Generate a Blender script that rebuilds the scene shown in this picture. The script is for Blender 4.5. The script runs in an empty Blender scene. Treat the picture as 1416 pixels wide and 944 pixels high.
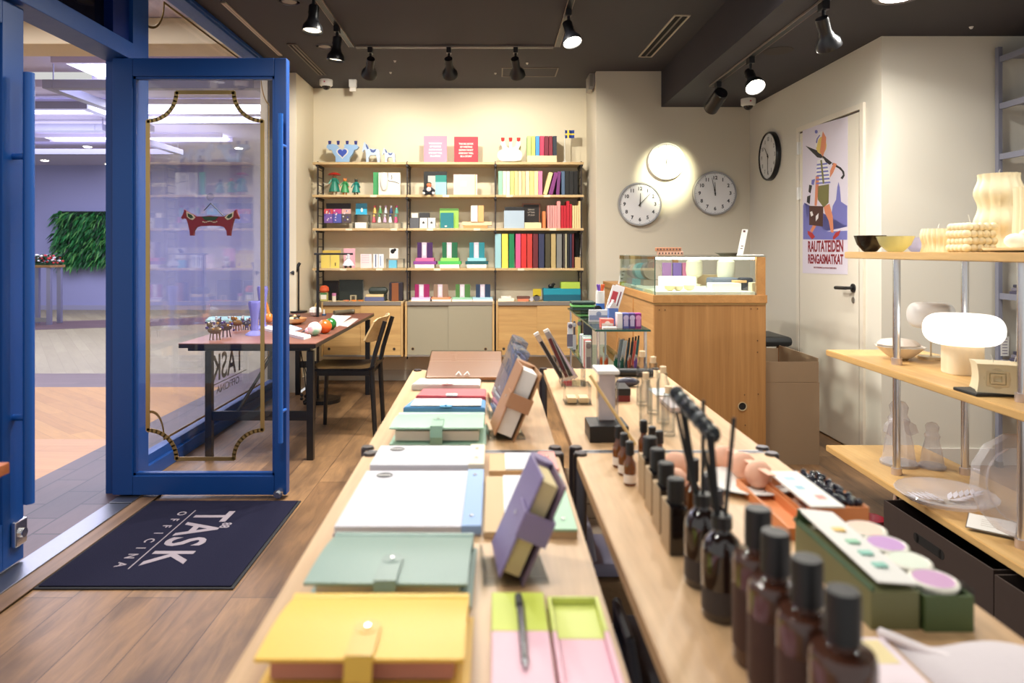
import bpy, bmesh, math, random
from mathutils import Vector, Matrix, Euler
random.seed(7)
C = bpy.context.scene.collection
F, U0, V0, E = 960.0, 684.0, 346.0, 1.25       # focal length in pixels of the 1416x944 frame, vanishing point, eye height
def X(u, Y): return (u-U0)/F*Y
def Z(v, Y): return E-(v-V0)/F*Y
def P(u, v, Y): return Vector((X(u, Y), Y, Z(v, Y)))
def G(u, v, z):
    Y = F*(E-z)/(v-V0); return Vector((X(u, Y), Y, z))
R = math.radians
# ---------------------------------------------------------------- materials
def lin(c):
    c /= 255.0
    return c/12.92 if c <= .04045 else ((c+.055)/1.055)**2.4
def rgb(c): return (lin(c[0]), lin(c[1]), lin(c[2]), 1)
_m = {}
def newmat(name):
    m = bpy.data.materials.new(name); m.use_nodes = True
    return m, m.node_tree.nodes, m.node_tree.links, m.node_tree.nodes['Principled BSDF']
def col(c, rough=.6, metal=0., spec=.5, bump=0., bs=200, coat=0.):
    k = (tuple(c), rough, metal, spec, bump, bs, coat)
    if k in _m: return _m[k]
    m, N, L, b = newmat('paint_%d_%d_%d' % tuple(c))
    b.inputs['Base Color'].default_value = rgb(c); b.inputs['Roughness'].default_value = rough
    b.inputs['Metallic'].default_value = metal; b.inputs['Specular IOR Level'].default_value = spec
    b.inputs['Coat Weight'].default_value = coat
    tc = N.new('ShaderNodeTexCoord'); n = N.new('ShaderNodeTexNoise'); n.inputs['Scale'].default_value = bs
    L.new(tc.outputs['Object'], n.inputs['Vector'])
    if bump:
        bp = N.new('ShaderNodeBump'); bp.inputs['Strength'].default_value = bump; bp.inputs['Distance'].default_value = .002
        L.new(n.outputs['Fac'], bp.inputs['Height']); L.new(bp.outputs['Normal'], b.inputs['Normal'])
    else:
        n.inputs['Scale'].default_value = 25
        mr = N.new('ShaderNodeMapRange'); mr.inputs['To Min'].default_value = max(0, rough-.04); mr.inputs['To Max'].default_value = min(1, rough+.04)
        L.new(n.outputs['Fac'], mr.inputs['Value']); L.new(mr.outputs['Result'], b.inputs['Roughness'])
    _m[k] = m; return m
def emit(c, s, name='glow'):
    k = ('e', tuple(c), s)
    if k in _m: return _m[k]
    m, N, L, b = newmat(name)
    b.inputs['Base Color'].default_value = rgb(c); b.inputs['Emission Color'].default_value = rgb(c); b.inputs['Emission Strength'].default_value = s
    _m[k] = m; return m
def wood(c1, c2, grain='y', rough=.5, cross=16., along=1.1, fine=.25):
    k = ('w', tuple(c1), tuple(c2), grain, rough, cross, along)
    if k in _m: return _m[k]
    m, N, L, b = newmat('wood_%s_%d' % (grain, len(_m)))
    tc = N.new('ShaderNodeTexCoord'); mp = N.new('ShaderNodeMapping')
    mp.inputs['Scale'].default_value = {'x': (along, cross, cross), 'y': (cross, along, cross), 'z': (cross, cross, along)}[grain]
    L.new(tc.outputs['Object'], mp.inputs['Vector'])
    n = N.new('ShaderNodeTexNoise'); n.inputs['Scale'].default_value = 1; n.inputs['Detail'].default_value = 5; n.inputs['Distortion'].default_value = .6
    L.new(mp.outputs[0], n.inputs['Vector'])
    n2 = N.new('ShaderNodeTexNoise'); n2.inputs['Scale'].default_value = 7; n2.inputs['Detail'].default_value = 3
    L.new(mp.outputs[0], n2.inputs['Vector'])
    r = N.new('ShaderNodeValToRGB'); r.color_ramp.elements[0].position = .3; r.color_ramp.elements[1].position = .7
    r.color_ramp.elements[0].color = rgb(c2); r.color_ramp.elements[1].color = rgb(c1)
    L.new(n.outputs['Fac'], r.inputs['Fac'])
    mx = N.new('ShaderNodeMix'); mx.data_type = 'RGBA'; mx.blend_type = 'MULTIPLY'; mx.inputs['Factor'].default_value = fine
    L.new(r.outputs['Color'], mx.inputs['A']); L.new(n2.outputs['Fac'], mx.inputs['B']); L.new(mx.outputs['Result'], b.inputs['Base Color'])
    b.inputs['Roughness'].default_value = rough
    _m[k] = m; return m
def brick(name, c1, c2, mortar, w, h, ms, rough, rot=90, grain=.35, offs=.37, ns=2., knots=0.):
    m, N, L, b = newmat(name)
    tc = N.new('ShaderNodeTexCoord'); mp = N.new('ShaderNodeMapping'); mp.inputs['Rotation'].default_value = (0, 0, R(rot))
    L.new(tc.outputs['Object'], mp.inputs['Vector'])
    t = N.new('ShaderNodeTexBrick'); t.offset = offs; t.inputs['Scale'].default_value = 1
    t.inputs['Color1'].default_value = rgb(c1); t.inputs['Color2'].default_value = rgb(c2); t.inputs['Mortar'].default_value = rgb(mortar)
    t.inputs['Mortar Size'].default_value = ms; t.inputs['Brick Width'].default_value = w; t.inputs['Row Height'].default_value = h
    t.inputs['Mortar Smooth'].default_value = .1; t.inputs['Bias'].default_value = 0
    L.new(mp.outputs[0], t.inputs['Vector'])
    m2 = N.new('ShaderNodeMapping'); m2.inputs['Scale'].default_value = (ns, ns*7, 1); L.new(mp.outputs[0], m2.inputs['Vector'])
    n = N.new('ShaderNodeTexNoise'); n.inputs['Scale'].default_value = 1; n.inputs['Detail'].default_value = 8; n.inputs['Distortion'].default_value = 1.2; n.inputs['Roughness'].default_value = .65
    L.new(m2.outputs[0], n.inputs['Vector'])
    r = N.new('ShaderNodeValToRGB'); r.color_ramp.elements[0].position = .3; r.color_ramp.elements[1].position = .72
    r.color_ramp.elements[0].color = (1-grain, 1-grain, 1-grain*.9, 1); r.color_ramp.elements[1].color = (1.0, 1.0, 1.0, 1)
    L.new(n.outputs['Fac'], r.inputs['Fac'])
    mx = N.new('ShaderNodeMix'); mx.data_type = 'RGBA'; mx.blend_type = 'MULTIPLY'; mx.inputs['Factor'].default_value = 1
    L.new(t.outputs['Color'], mx.inputs['A']); L.new(r.outputs['Color'], mx.inputs['B'])
    out = mx.outputs['Result']
    if knots:
        m3 = N.new('ShaderNodeMapping'); m3.inputs['Scale'].default_value = (1.2, 3.5, 1); L.new(mp.outputs[0], m3.inputs['Vector'])
        n3 = N.new('ShaderNodeTexNoise'); n3.inputs['Scale'].default_value = 1.3; n3.inputs['Detail'].default_value = 3; L.new(m3.outputs[0], n3.inputs['Vector'])
        r3 = N.new('ShaderNodeValToRGB'); r3.color_ramp.elements[0].position = .33; r3.color_ramp.elements[1].position = .55
        r3.color_ramp.elements[0].color = (1-knots, 1-knots, 1-knots*.9, 1); r3.color_ramp.elements[1].color = (1, 1, 1, 1)
        L.new(n3.outputs['Fac'], r3.inputs['Fac'])
        mx3 = N.new('ShaderNodeMix'); mx3.data_type = 'RGBA'; mx3.blend_type = 'MULTIPLY'; mx3.inputs['Factor'].default_value = 1
        L.new(out, mx3.inputs['A']); L.new(r3.outputs['Color'], mx3.inputs['B']); out = mx3.outputs['Result']
    L.new(out, b.inputs['Base Color']); b.inputs['Roughness'].default_value = rough
    bp = N.new('ShaderNodeBump'); bp.inputs['Strength'].default_value = .25; bp.inputs['Distance'].default_value = .002; bp.invert = True
    L.new(t.outputs['Fac'], bp.inputs['Height']); L.new(bp.outputs['Normal'], b.inputs['Normal'])
    return m
def glass(tint=(255, 255, 255), name='clear_glass', refl=1.0, rough=0., ior=1.5, edge=None, body=0.):
    """thin glass: clear straight through, mirror by Fresnel; edge colour gathers at grazing angles"""
    m = bpy.data.materials.new(name); m.use_nodes = True; N = m.node_tree.nodes; L = m.node_tree.links; N.clear()
    o = N.new('ShaderNodeOutputMaterial'); t = N.new('ShaderNodeBsdfTransparent'); g = N.new('ShaderNodeBsdfGlossy'); g.inputs['Roughness'].default_value = rough
    t.inputs['Color'].default_value = rgb(tint)
    if edge:
        lw = N.new('ShaderNodeLayerWeight'); lw.inputs['Blend'].default_value = .35
        mx = N.new('ShaderNodeMix'); mx.data_type = 'RGBA'; mx.inputs['A'].default_value = rgb(tint); mx.inputs['B'].default_value = rgb(edge)
        L.new(lw.outputs['Facing'], mx.inputs['Factor']); L.new(mx.outputs['Result'], t.inputs['Color'])
    f = N.new('ShaderNodeFresnel'); ge = N.new('ShaderNodeNewGeometry'); mr = N.new('ShaderNodeMapRange')
    mr.inputs['To Min'].default_value = ior; mr.inputs['To Max'].default_value = 1/ior      # the same mirror strength from both sides of the sheet
    L.new(ge.outputs['Backfacing'], mr.inputs['Value']); L.new(mr.outputs['Result'], f.inputs['IOR'])
    ms = N.new('ShaderNodeMixShader'); L.new(f.outputs[0], ms.inputs[0]); L.new(t.outputs[0], ms.inputs[1]); L.new(g.outputs[0], ms.inputs[2])
    last = ms
    if body:
        d = N.new('ShaderNodeBsdfDiffuse'); d.inputs['Color'].default_value = rgb(tint); m2 = N.new('ShaderNodeMixShader'); m2.inputs[0].default_value = body
        L.new(ms.outputs[0], m2.inputs[1]); L.new(d.outputs[0], m2.inputs[2]); last = m2
    L.new(last.outputs[0], o.inputs['Surface'])
    return m
# ---------------------------------------------------------------- mesh builder
_txt = {}
class MB:
    def __init__(s): s.b = bmesh.new()
    def _fin(s, vs, M, m):
        if M is not None: bmesh.ops.transform(s.b, matrix=M, verts=vs)
        fs = set(f for v in vs for f in v.link_faces)
        for f in fs: f.material_index = m
        return s
    def box(s, x0, x1, y0, y1, z0, z1, m=0, bev=0., M=None, seg=2):
        x0, x1 = min(x0, x1), max(x0, x1); y0, y1 = min(y0, y1), max(y0, y1); z0, z1 = min(z0, z1), max(z0, z1)
        vs = bmesh.ops.create_cube(s.b, size=1)['verts']
        bmesh.ops.scale(s.b, vec=(x1-x0, y1-y0, z1-z0), verts=vs); bmesh.ops.translate(s.b, vec=((x0+x1)/2, (y0+y1)/2, (z0+z1)/2), verts=vs)
        if bev:
            bev = min(bev, .49*min(x1-x0, y1-y0, z1-z0))
            es = list(set(e for v in vs for e in v.link_edges))
            r = bmesh.ops.bevel(s.b, geom=es, offset=bev, segments=seg, affect='EDGES', profile=.5)
            vs = list(set(v for f in r['faces'] for v in f.verts) | set(v for v in vs if v.is_valid))
        return s._fin(vs, M, m)
    def cyl(s, p0, p1, r0, r1=None, n=16, m=0, M=None, cap=True):
        p0 = Vector(p0); p1 = Vector(p1); d = p1-p0
        vs = bmesh.ops.create_cone(s.b, cap_ends=cap, segments=n, radius1=r0, radius2=r0 if r1 is None else r1, depth=d.length)['verts']
        q = d.to_track_quat('Z', 'Y').to_matrix().to_4x4()
        bmesh.ops.transform(s.b, matrix=Matrix.Translation((p0+p1)/2) @ q, verts=vs)
        return s._fin(vs, M, m)
    def tube(s, pts, r, n=8, m=0, M=None):
        pts = [Vector(p) for p in pts]
        for a, b in zip(pts, pts[1:]): s.cyl(a, b, r, n=n, m=m, M=M)
        for p in pts[1:-1]: s.ball(p, r*1.02, m=m, n=n, M=M)
        return s
    def ball(s, c, r, sc=(1, 1, 1), m=0, n=12, M=None):
        vs = bmesh.ops.create_uvsphere(s.b, u_segments=n, v_segments=max(4, n//2+1), radius=r)['verts']
        bmesh.ops.scale(s.b, vec=sc, verts=vs); bmesh.ops.translate(s.b, vec=c, verts=vs)
        return s._fin(vs, M, m)
    def lathe(s, prof, c=(0, 0, 0), n=24, m=0, M=None, warp=None):
        rings = []
        for r, z in prof:
            ring = []
            for i in range(n):
                a = 2*math.pi*i/n; rr = r*(warp(a, z) if warp else 1)
                ring.append(s.b.verts.new((c[0]+rr*math.cos(a), c[1]+rr*math.sin(a), c[2]+z)))
            rings.append(ring)
        vs = [v for g in rings for v in g]
        for a, b in zip(rings, rings[1:]):
            for i in range(n): s.b.faces.new((a[i], a[(i+1) % n], b[(i+1) % n], b[i]))
        hollow = prof[0][0] > 1e-5 and prof[-1][0] > 1e-5 and abs(prof[0][1]-prof[-1][1]) < .02 and abs(prof[0][0]-prof[-1][0]) < .4*prof[0][0]
        if prof[0][0] > 1e-5 and not hollow: s.b.faces.new(rings[0][::-1])
        if prof[-1][0] > 1e-5 and not hollow: s.b.faces.new(rings[-1])
        return s._fin(vs, M, m)
    def prism(s, pts, f, d0, d1, m=0, M=None):
        """pts 2D outline; f(a, b, d) gives a 3D point"""
        A = [s.b.verts.new(f(a, b, d0)) for a, b in pts]; B = [s.b.verts.new(f(a, b, d1)) for a, b in pts]
        n = len(pts); s.b.faces.new(A); s.b.faces.new(B[::-1])
        for i in range(n): s.b.faces.new((A[i], B[i], B[(i+1) % n], A[(i+1) % n]))
        return s._fin(A+B, M, m)
    def hexa(s, q, m=0, M=None):
        """eight corners: four bottom then four top"""
        v = [s.b.verts.new(p) for p in q]
        for i in ((0, 1, 2, 3), (4, 5, 6, 7), (0, 1, 5, 4), (1, 2, 6, 5), (2, 3, 7, 6), (3, 0, 4, 7)): s.b.faces.new([v[j] for j in i])
        return s._fin(v, M, m)
    def text(s, st, size, M, m=0, ext=.0004, align='CENTER', sx=1., bold=0., fit=None):
        k = (st, size, ext, align, bold)
        if k not in _txt:
            cu = bpy.data.curves.new('t', 'FONT'); cu.body = st; cu.size = size; cu.extrude = ext; cu.align_x = align; cu.align_y = 'CENTER'; cu.resolution_u = 3; cu.offset = bold
            o = bpy.data.objects.new('t', cu); me = bpy.data.meshes.new_from_object(o); _txt[k] = me; bpy.data.objects.remove(o)
        if fit: xs = [v.co.x for v in _txt[k].vertices]; sx = fit/(max(xs)-min(xs))
        b2 = bmesh.new(); b2.from_mesh(_txt[k]); bmesh.ops.transform(b2, matrix=M @ Matrix.Diagonal((sx, 1, 1, 1)), verts=b2.verts[:])
        for f in b2.faces: f.material_index = m
        me = bpy.data.meshes.new('x'); b2.to_mesh(me); b2.free(); s.b.from_mesh(me); bpy.data.meshes.remove(me)
        return s
TMP = []
def mesh_obj(name, mb, mats, smooth=None):
    me = bpy.data.meshes.new(name)
    bmesh.ops.recalc_face_normals(mb.b, faces=mb.b.faces[:])
    mb.b.to_mesh(me); mb.b.free()
    for m in (mats if isinstance(mats, (list, tuple)) else [mats]): me.materials.append(m)
    if smooth:
        for p in me.polygons: p.use_smooth = True
        try: me.set_sharp_from_angle(angle=R(smooth))
        except Exception: pass
    o = bpy.data.objects.new(name, me); C.objects.link(o)
    if smooth and len(me.polygons) < 3000: wn = o.modifiers.new('even_normals', 'WEIGHTED_NORMAL'); wn.keep_sharp = True
    return o
def thing(name, label, cat, loc=(0, 0, 0), group=None):
    o = bpy.data.objects.new(name, None); C.objects.link(o); o.location = loc; o.empty_display_size = .02
    o['label'] = label; o['category'] = cat
    if group: o['group'] = group
    return o
def root(o):
    while o.parent: o = o.parent
    return o
def part(name, mb, mats, parent, label=None, smooth=35, stuff=False):
    o = mesh_obj(name, mb, mats, smooth); o.data.transform(Matrix.Translation(-root(parent).location)); o.parent = parent
    if label: o['label'] = label
    if stuff: o['kind'] = 'stuff'
    return o
def solo(name, mb, mats, label, cat, group=None, smooth=35):
    o = mesh_obj(name, mb, mats, smooth); vs = [v.co for v in o.data.vertices]
    c = Vector(((min(v.x for v in vs)+max(v.x for v in vs))/2, (min(v.y for v in vs)+max(v.y for v in vs))/2, min(v.z for v in vs)))
    o.data.transform(Matrix.Translation(-c)); o.location = c; o['label'] = label; o['category'] = cat
    if group: o['group'] = group
    return o
def struct(name, mb, mats, parent=None, smooth=35):
    o = mesh_obj(name, mb, mats, smooth)
    if parent: o.parent = parent; o.data.transform(Matrix.Translation(-root(parent).location))
    else: o['kind'] = 'structure'
    return o
def place(r, loc, rz=0, ry=0, rx=0):
    r.location = loc; r.rotation_euler = (R(rx), R(ry), R(rz)); return r
WHITE = col((224, 222, 217), .6); BLACK = col((16, 16, 18), .45); PAPER = col((240, 236, 226), .8); CHROME = col((232, 233, 236), .22, 1.)
STEEL = col((170, 172, 178), .35, 1.); BLACKMETAL = col((14, 15, 20), .35, 0, .6); BRASS = col((196, 158, 96), .25, 1.)
GLASS = glass(); ACRYLIC = glass((250, 250, 250), 'acrylic', ior=1.45, edge=(190, 200, 205))
GREENGLASS = glass((250, 253, 251), 'greenish_glass', edge=(226, 240, 234))
# ================================================================ THE ROOM
CEIL = 2.81; BW = 6.685; LW = -1.745; SFX = -1.90
cream = col((230, 220, 196), .85, bump=.05, bs=60); greige = col((214, 206, 188), .85, bump=.05, bs=60); white_wall = col((224, 219, 206), .85, bump=.05, bs=60)
ceil_m = col((57, 54, 60), .8, bump=.08, bs=90)
floor_m = brick('laminate_floor', (166, 128, 88), (130, 97, 66), (78, 56, 40), 1.25, .19, .0018, .42, grain=.5, knots=.55, ns=3.2)
struct('floor', MB().box(-1.70, 4.2, -.6, BW+.1, -.1, 0), floor_m)
struct('wall_back', MB().box(LW-.2, 1.0, BW, BW+.12, 0, CEIL+.1), cream)
struct('wall_left', MB().box(SFX-.06, LW, 6.10, BW+.02, 0, CEIL+.1), cream)
struct('wall_outer_pillar', MB().box(-2.075, -1.965, 6.15, 7.2, 0, 3.2), cream)
struct('wall_pillar', MB().prism([(.885, 6.05), (.885, BW+.1), (2.5, BW+.1), (2.5, 6.05)], lambda a, b, d: (a, b, d), 0, CEIL+.1), greige)
struct('wall_right', MB().prism([(2.225, 6.1), (2.255, 4.047), (4.2, 4.047), (4.2, 6.1)], lambda a, b, d: (a, b, d), 0, CEIL+.1), white_wall)
struct('wall_far_right', MB().box(4.1, 4.2, -.6, 4.1, 0, CEIL), white_wall)
struct('ceiling', MB().box(SFX-.1, 4.2, -.6, BW+.1, CEIL, CEIL+.1), ceil_m)
struct('trim_ceiling_soffit', MB().box(1.452, 4.15, -.6, 6.08, 2.498, CEIL+.005), ceil_m)
bbm = col((196, 186, 170), .6); bbw = col((222, 216, 206), .6)
struct('baseboard_back', MB().box(LW, .885, BW-.015, BW, 0, .1, bev=.003), bbm)
struct('baseboard_left', MB().box(LW, LW+.014, 6.10, BW-.015, 0, .1, bev=.003), bbw)
struct('baseboard_pillar', MB().box(.885, 2.2, 6.036, 6.05, 0, .1, bev=.003), bbm)
struct('baseboard_right', MB().box(2.27, 4.1, 4.032, 4.046, 0, .1, bev=.003), bbw)
# ---- shop front
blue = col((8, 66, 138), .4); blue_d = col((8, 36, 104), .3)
fr = MB()
fr.box(-2.0, -1.86, 3.57, 3.73, 0, CEIL)                      # jamb post between door and window
struct('trim_door_post', fr, blue)
struct('trim_door_header', MB().box(-2.0, -1.85, 1.0, 3.57, 2.222, 2.31, bev=.004), blue)
struct('trim_front_top', MB().box(-1.98, -1.87, 3.73, 6.10, 2.757, CEIL, bev=.004).box(-1.965, -1.855, 3.73, 6.10, 2.775, 2.79), blue)
struct('trim_front_sill', MB().box(-1.99, -1.885, 3.73, 6.10, 0, .075, bev=.004).box(-1.965, -1.905, 3.73, 6.10, .075, .125, bev=.003), blue)
struct('trim_front_end_post', MB().box(-1.98, -1.90, 6.05, 6.10, .125, 2.757), col((40, 36, 38), .5))
tr = struct('window_1', MB().box(-1.935, -1.925, 1.0, 3.57, 2.31, 2.72), glass((30, 34, 60), 'dark_transom_glass', body=.3))
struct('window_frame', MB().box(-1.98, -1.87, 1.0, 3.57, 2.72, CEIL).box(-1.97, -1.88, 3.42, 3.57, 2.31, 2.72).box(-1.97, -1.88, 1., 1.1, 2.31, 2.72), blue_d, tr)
w2 = struct('window_2', MB().box(-1.938, -1.930, 3.73, 6.05, .125, 2.757), GLASS)
def ornament(mb, f, a0, a1, b0, b1, r, w, d0, d1, n=10):
    """a strip outline with hollow quarter-circle corners; f(a, b, d)"""
    pts = []
    for ca, cb, t0 in ((a1, b0, 180), (a1, b1, 270), (a0, b1, 360), (a0, b0, 90)):
        arc = [(ca+r*math.cos(R(t0-90*i/n)), cb+r*math.sin(R(t0-90*i/n))) for i in range(n+1)]
        pts.append(arc)
    # corner arcs run so that the outline stays closed: build segments of the strip one by one
    k = w*1.2
    chain = []
    a = pts[0]; chain += a
    a = pts[1]; chain += a
    a = pts[2]; chain += a
    a = pts[3]; chain += a
    for p, q in zip(chain, chain[1:]+chain[:1]):
        dx, dy = q[0]-p[0], q[1]-p[1]; l = math.hypot(dx, dy)
        if l < 1e-6: continue
        nx, ny = -dy/l*w/2, dx/l*w/2; ex, ey = dx/l*w*.2, dy/l*w*.2
        mb.prism([(p[0]-ex+nx, p[1]-ey+ny), (p[0]-ex-nx, p[1]-ey-ny), (q[0]+ex-nx, q[1]+ey-ny), (q[0]+ex+nx, q[1]+ey+ny)], f, d0, d1)
    return mb
yz = lambda a, b, d: (d, a, b); xz = lambda a, b, d: (a, d, b); xy = lambda a, b, d: (a, b, d)
gold = col((190, 160, 104), .3, .9)
struct('window_ornament', ornament(MB(), yz, 3.85, 5.93, .15, 2.695, .2, .014, -1.930, -1.927), gold, w2)
def MT(loc, xdir, ydir):
    x = Vector(xdir).normalized(); y = Vector(ydir).normalized(); z = x.cross(y)
    m = Matrix((x, y, z)).transposed().to_4x4(); m.translation = Vector(loc); return m
lt = MB(); M_ = MT((-1.941, 5.06, .42), (0, -1, 0), (0, 0, 1))
lt.text('TASK', .26, M_, sx=.95, bold=.004); lt.text('OFFICINA', .075, MT((-1.941, 5.06, .27), (0, -1, 0), (0, 0, 1)), sx=1.3)
lt.box(-1.9415, -1.9405, 4.68, 5.43, .315, .321)
struct('window_lettering', lt, col((120, 110, 80), .4, .5), w2)
# ---- threshold
struct('trim_threshold', MB().box(-1.895, -1.785, 1.0, 3.40, -.05, .012, bev=.003).box(-1.895, -1.785, 3.41, 3.57, -.05, .013, bev=.003), col((150, 152, 160), .38, 1., bump=.2, bs=30))
struct('trim_threshold_strip', MB().box(-1.785, -1.70, 1.0, 3.6, -.05, .006).box(-1.705, -1.70, 1., 3.6, .0, .010), wood((150, 120, 96), (110, 84, 64), 'y'))
struct('trim_window_base', MB().box(-1.885, -1.70, 3.6, 6.10, -.1, 0), floor_m)
# ---- mall outside
pav = brick('mall_pavers', (94, 73, 74), (78, 60, 64), (38, 30, 36), .36, .17, .005, .45, grain=.25, ns=3, offs=.5)
par1 = brick('mall_parquet_light', (198, 148, 100), (186, 136, 90), (152, 110, 74), 1.2, .12, .001, .5, rot=0, grain=.15)
par2 = brick('mall_parquet_diagonal', (192, 140, 66), (176, 124, 54), (140, 98, 44), 1.2, .11, .001, .5, rot=40, grain=.2)
par3 = brick('mall_parquet_far', (148, 138, 110), (136, 125, 98), (108, 96, 76), 1.2, .12, .001, .5, rot=55, grain=.15)
band = brick('mall_dark_band', (108, 84, 86), (96, 74, 78), (74, 56, 60), .9, .12, .001, .4, rot=0, grain=.25)
struct('floor_mall_pavers', MB().box(-2.5, -1.895, .5, 15, -.1, 0), pav)
struct('floor_mall_light', MB().box(-9, -2.5, .5, 4.6, -.1, 0), par1)
struct('floor_mall_diagonal', MB().box(-9, -2.5, 4.6, 6.35, -.1, 0), par2)
struct('floor_mall_band', MB().box(-9, -2.5, 6.35, 7.05, -.1, 0), band)
struct('floor_mall_far', MB().box(-12, -2.5, 7.05, 14.7, -.1, 0), par3)
struct('floor_mall_band_far', MB().prism([(-12, 9.2), (-3, 12.4), (-3, 13.6), (-12, 11.0)], xy, -.01, .002), band)
mw = col((150, 152, 196), .8)
mwall = struct('wall_mall', MB().box(-14, -1.0, 14.6, 14.75, 0, 3.3), mw)
struct('baseboard_mall', MB().box(-14, -1.0, 14.57, 14.6, 0, .1), col((150, 150, 178), .6))
mc = col((192, 186, 212), .8)
ceil_mb = MB().box(-14, -1.98, 7.6, 14.7, 3.04, 3.12).box(-14, -1.98, .5, 6.15, 3.30, 3.4).box(-14, -1.98, 6.5, 7.6, 3.2, 3.25)
struct('ceiling_mall', ceil_mb, mc)
struct('trim_mall_bulkhead', MB().box(-14, -1.98, 6.1, 6.5, 3.06, 3.3, bev=.02), col((214, 196, 160), .7))
glowm = emit((226, 228, 255), 4.0, 'cove_glow')
def cove(x0, x1, y0, y1, z, lab):
    t = thing('cove_light', lab, 'ceiling light', ((x0+x1)/2, (y0+y1)/2, z), 'lights of the mall ceiling')
    part('diffuser', MB().box(x0, x1, y0, y1, z, z+.02, bev=.005), glowm, t); part('frame', MB().box(x0-.05, x1+.05, y0-.05, y0, z-.03, z+.03).box(x0-.05, x1+.05, y1, y1+.05, z-.03, z+.03), mc, t)
cove(-7.2, -2.4, 8.2, 8.75, 3.0, 'long bright cove light on the mall ceiling behind the hanging frames')
cove(-4.3, -2.5, 6.85, 7.5, 3.12, 'short bright cove light on the mall ceiling next to the cream bulkhead')
cove(-7.0, -4.2, 10.6, 11.0, 3.0, 'narrow cove light on the mall ceiling farthest from the shop')
def hang(lab, x0, x1, y0, y1, z):
    t = thing('ceiling_frame', lab, 'ceiling frame', ((x0+x1)/2, (y0+y1)/2, z), 'grey frames hanging in the mall')
    w = .1; mm = col((136, 136, 160), .5)
    part('rail', MB().box(x0, x0+w, y0, y1, z, z+.09, bev=.006), mm, t); part('rail', MB().box(x1-w, x1, y0, y1, z, z+.09, bev=.006), mm, t)
    part('rail', MB().box(x0+w, x1-w, y0, y0+w, z, z+.09, bev=.006), mm, t); part('rail', MB().box(x0+w, x1-w, y1-w, y1, z, z+.09, bev=.006), mm, t)
    h = MB()
    for a in (x0+.05, x1-.05):
        for b in (y0+.1, y1-.1): h.cyl((a, b, z+.09), (a, b, 3.05 if b > 7.6 else 3.2), .006, n=6)
    part('hanger', h, mm, t)
hang('grey square frame hanging under the mall ceiling near the shop front', -4.5, -2.3, 6.9, 8.9, 2.86)
hang('grey square frame hanging under the mall ceiling farther from the shop', -8.2, -5.2, 9.2, 11.6, 2.84)
hang('wide grey frame hanging low between the two other ceiling frames', -6.6, -4.7, 8.0, 9.6, 2.88)
dl = MB()
for i, (u, v) in enumerate(((121, 202), (62, 221), (150, 226), (330, 204))):
    Y = F*(3.04-E)/(V0-v); x = X(u, Y)
    t = thing('downlight', ('recessed downlight in the mall ceiling over the middle of the hall', 'recessed downlight in the mall ceiling above the planted table', 'recessed downlight in the mall ceiling above the plant panel', 'recessed downlight in the mall ceiling seen through the door glass')[i], 'ceiling light', (x, Y, 3.03), 'mall downlights')
    part('trim_ring', MB().cyl((x, Y, 3.028), (x, Y, 3.045), .09, n=20), WHITE, t); part('bulb', MB().cyl((x, Y, 3.02), (x, Y, 3.03), .06, n=20), emit((255, 250, 240), 12, 'lamp_glow'), t)
# plant panel on the mall wall
px0, px1, pz0, pz1 = X(79, 14.5), X(79, 14.5)+1.75, Z(366, 14.5), Z(292, 14.5)
t = thing('plant_panel', 'green living wall panel of ferns on the blue mall wall', 'plant', ((px0+px1)/2, 14.55, pz0))
part('backing_board', MB().box(px0, px1, 14.52, 14.598, pz0, pz1), col((12, 40, 20), .8), t)
lf = MB(); rnd = random.Random(3)
for i in range(2000):
    x = rnd.uniform(px0, px1); z = rnd.uniform(pz0+.02, pz1); a = rnd.uniform(-1, 1); l = rnd.uniform(.10, .28); w = rnd.uniform(.010, .03)
    b0 = Vector((x, 14.52, z)); d = Vector((math.sin(a), -rnd.uniform(.5, 1.1), -math.cos(a)*rnd.uniform(.2, 1))).normalized()
    side = d.cross(Vector((0, 1, .3))).normalized()*w; mid = b0+d*l*.55; tip = b0+d*l-Vector((0, 0, l*.35))
    v = [lf.b.verts.new(p) for p in (b0, mid+side, tip, mid-side)]; f = lf.b.faces.new(v); f.material_index = rnd.choice((0, 0, 1, 1, 2, 3))
part('foliage', lf, [col((14, 84, 40), .6), col((30, 116, 54), .6), col((96, 160, 84), .6), col((6, 40, 24), .6)], t, smooth=None, stuff=True)
# planted side table in the mall
Yt = 11.8; tx = X(60, Yt)
t = thing('side_table', 'tall metal side table with a wooden top against the mall wall', 'table', (tx, Yt, 0))
part('table_top', MB().box(tx-.25, tx+.25, Yt-.2, Yt+.2, .96, 1.0, bev=.005), wood((170, 130, 80), (140, 100, 60), 'x'), t)
for s in (-1, 1):
    lg = MB()
    for q in (-1, 1): lg.box(tx+s*.19-.035, tx+s*.19+.035, Yt+q*.14-.03, Yt+q*.14+.03, 0, .96, bev=.004)
    part('leg', lg, col((150, 150, 176), .35, .6), t)
part('stretcher', MB().box(tx-.16, tx+.16, Yt-.16, Yt-.14, .05, .12), STEEL, t)
fl = MB()
for i in range(260):
    a = Vector((tx+rnd.uniform(-.24, .24), Yt+rnd.uniform(-.18, .18), 1.0+rnd.uniform(.02, .17))); fl.ball(a, rnd.uniform(.012, .03), (1, 1, .8), m=rnd.choice((0, 0, 0, 1, 2)), n=6)
fl.box(tx-.22, tx+.22, Yt-.16, Yt+.16, 1.0, 1.04)
solo('flower_planter', fl, [col((20, 60, 36), .6), col((220, 220, 225), .6), col((190, 40, 50), .6)], 'low planter of dark greenery with white and red flowers on the mall table', 'plant')
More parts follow.
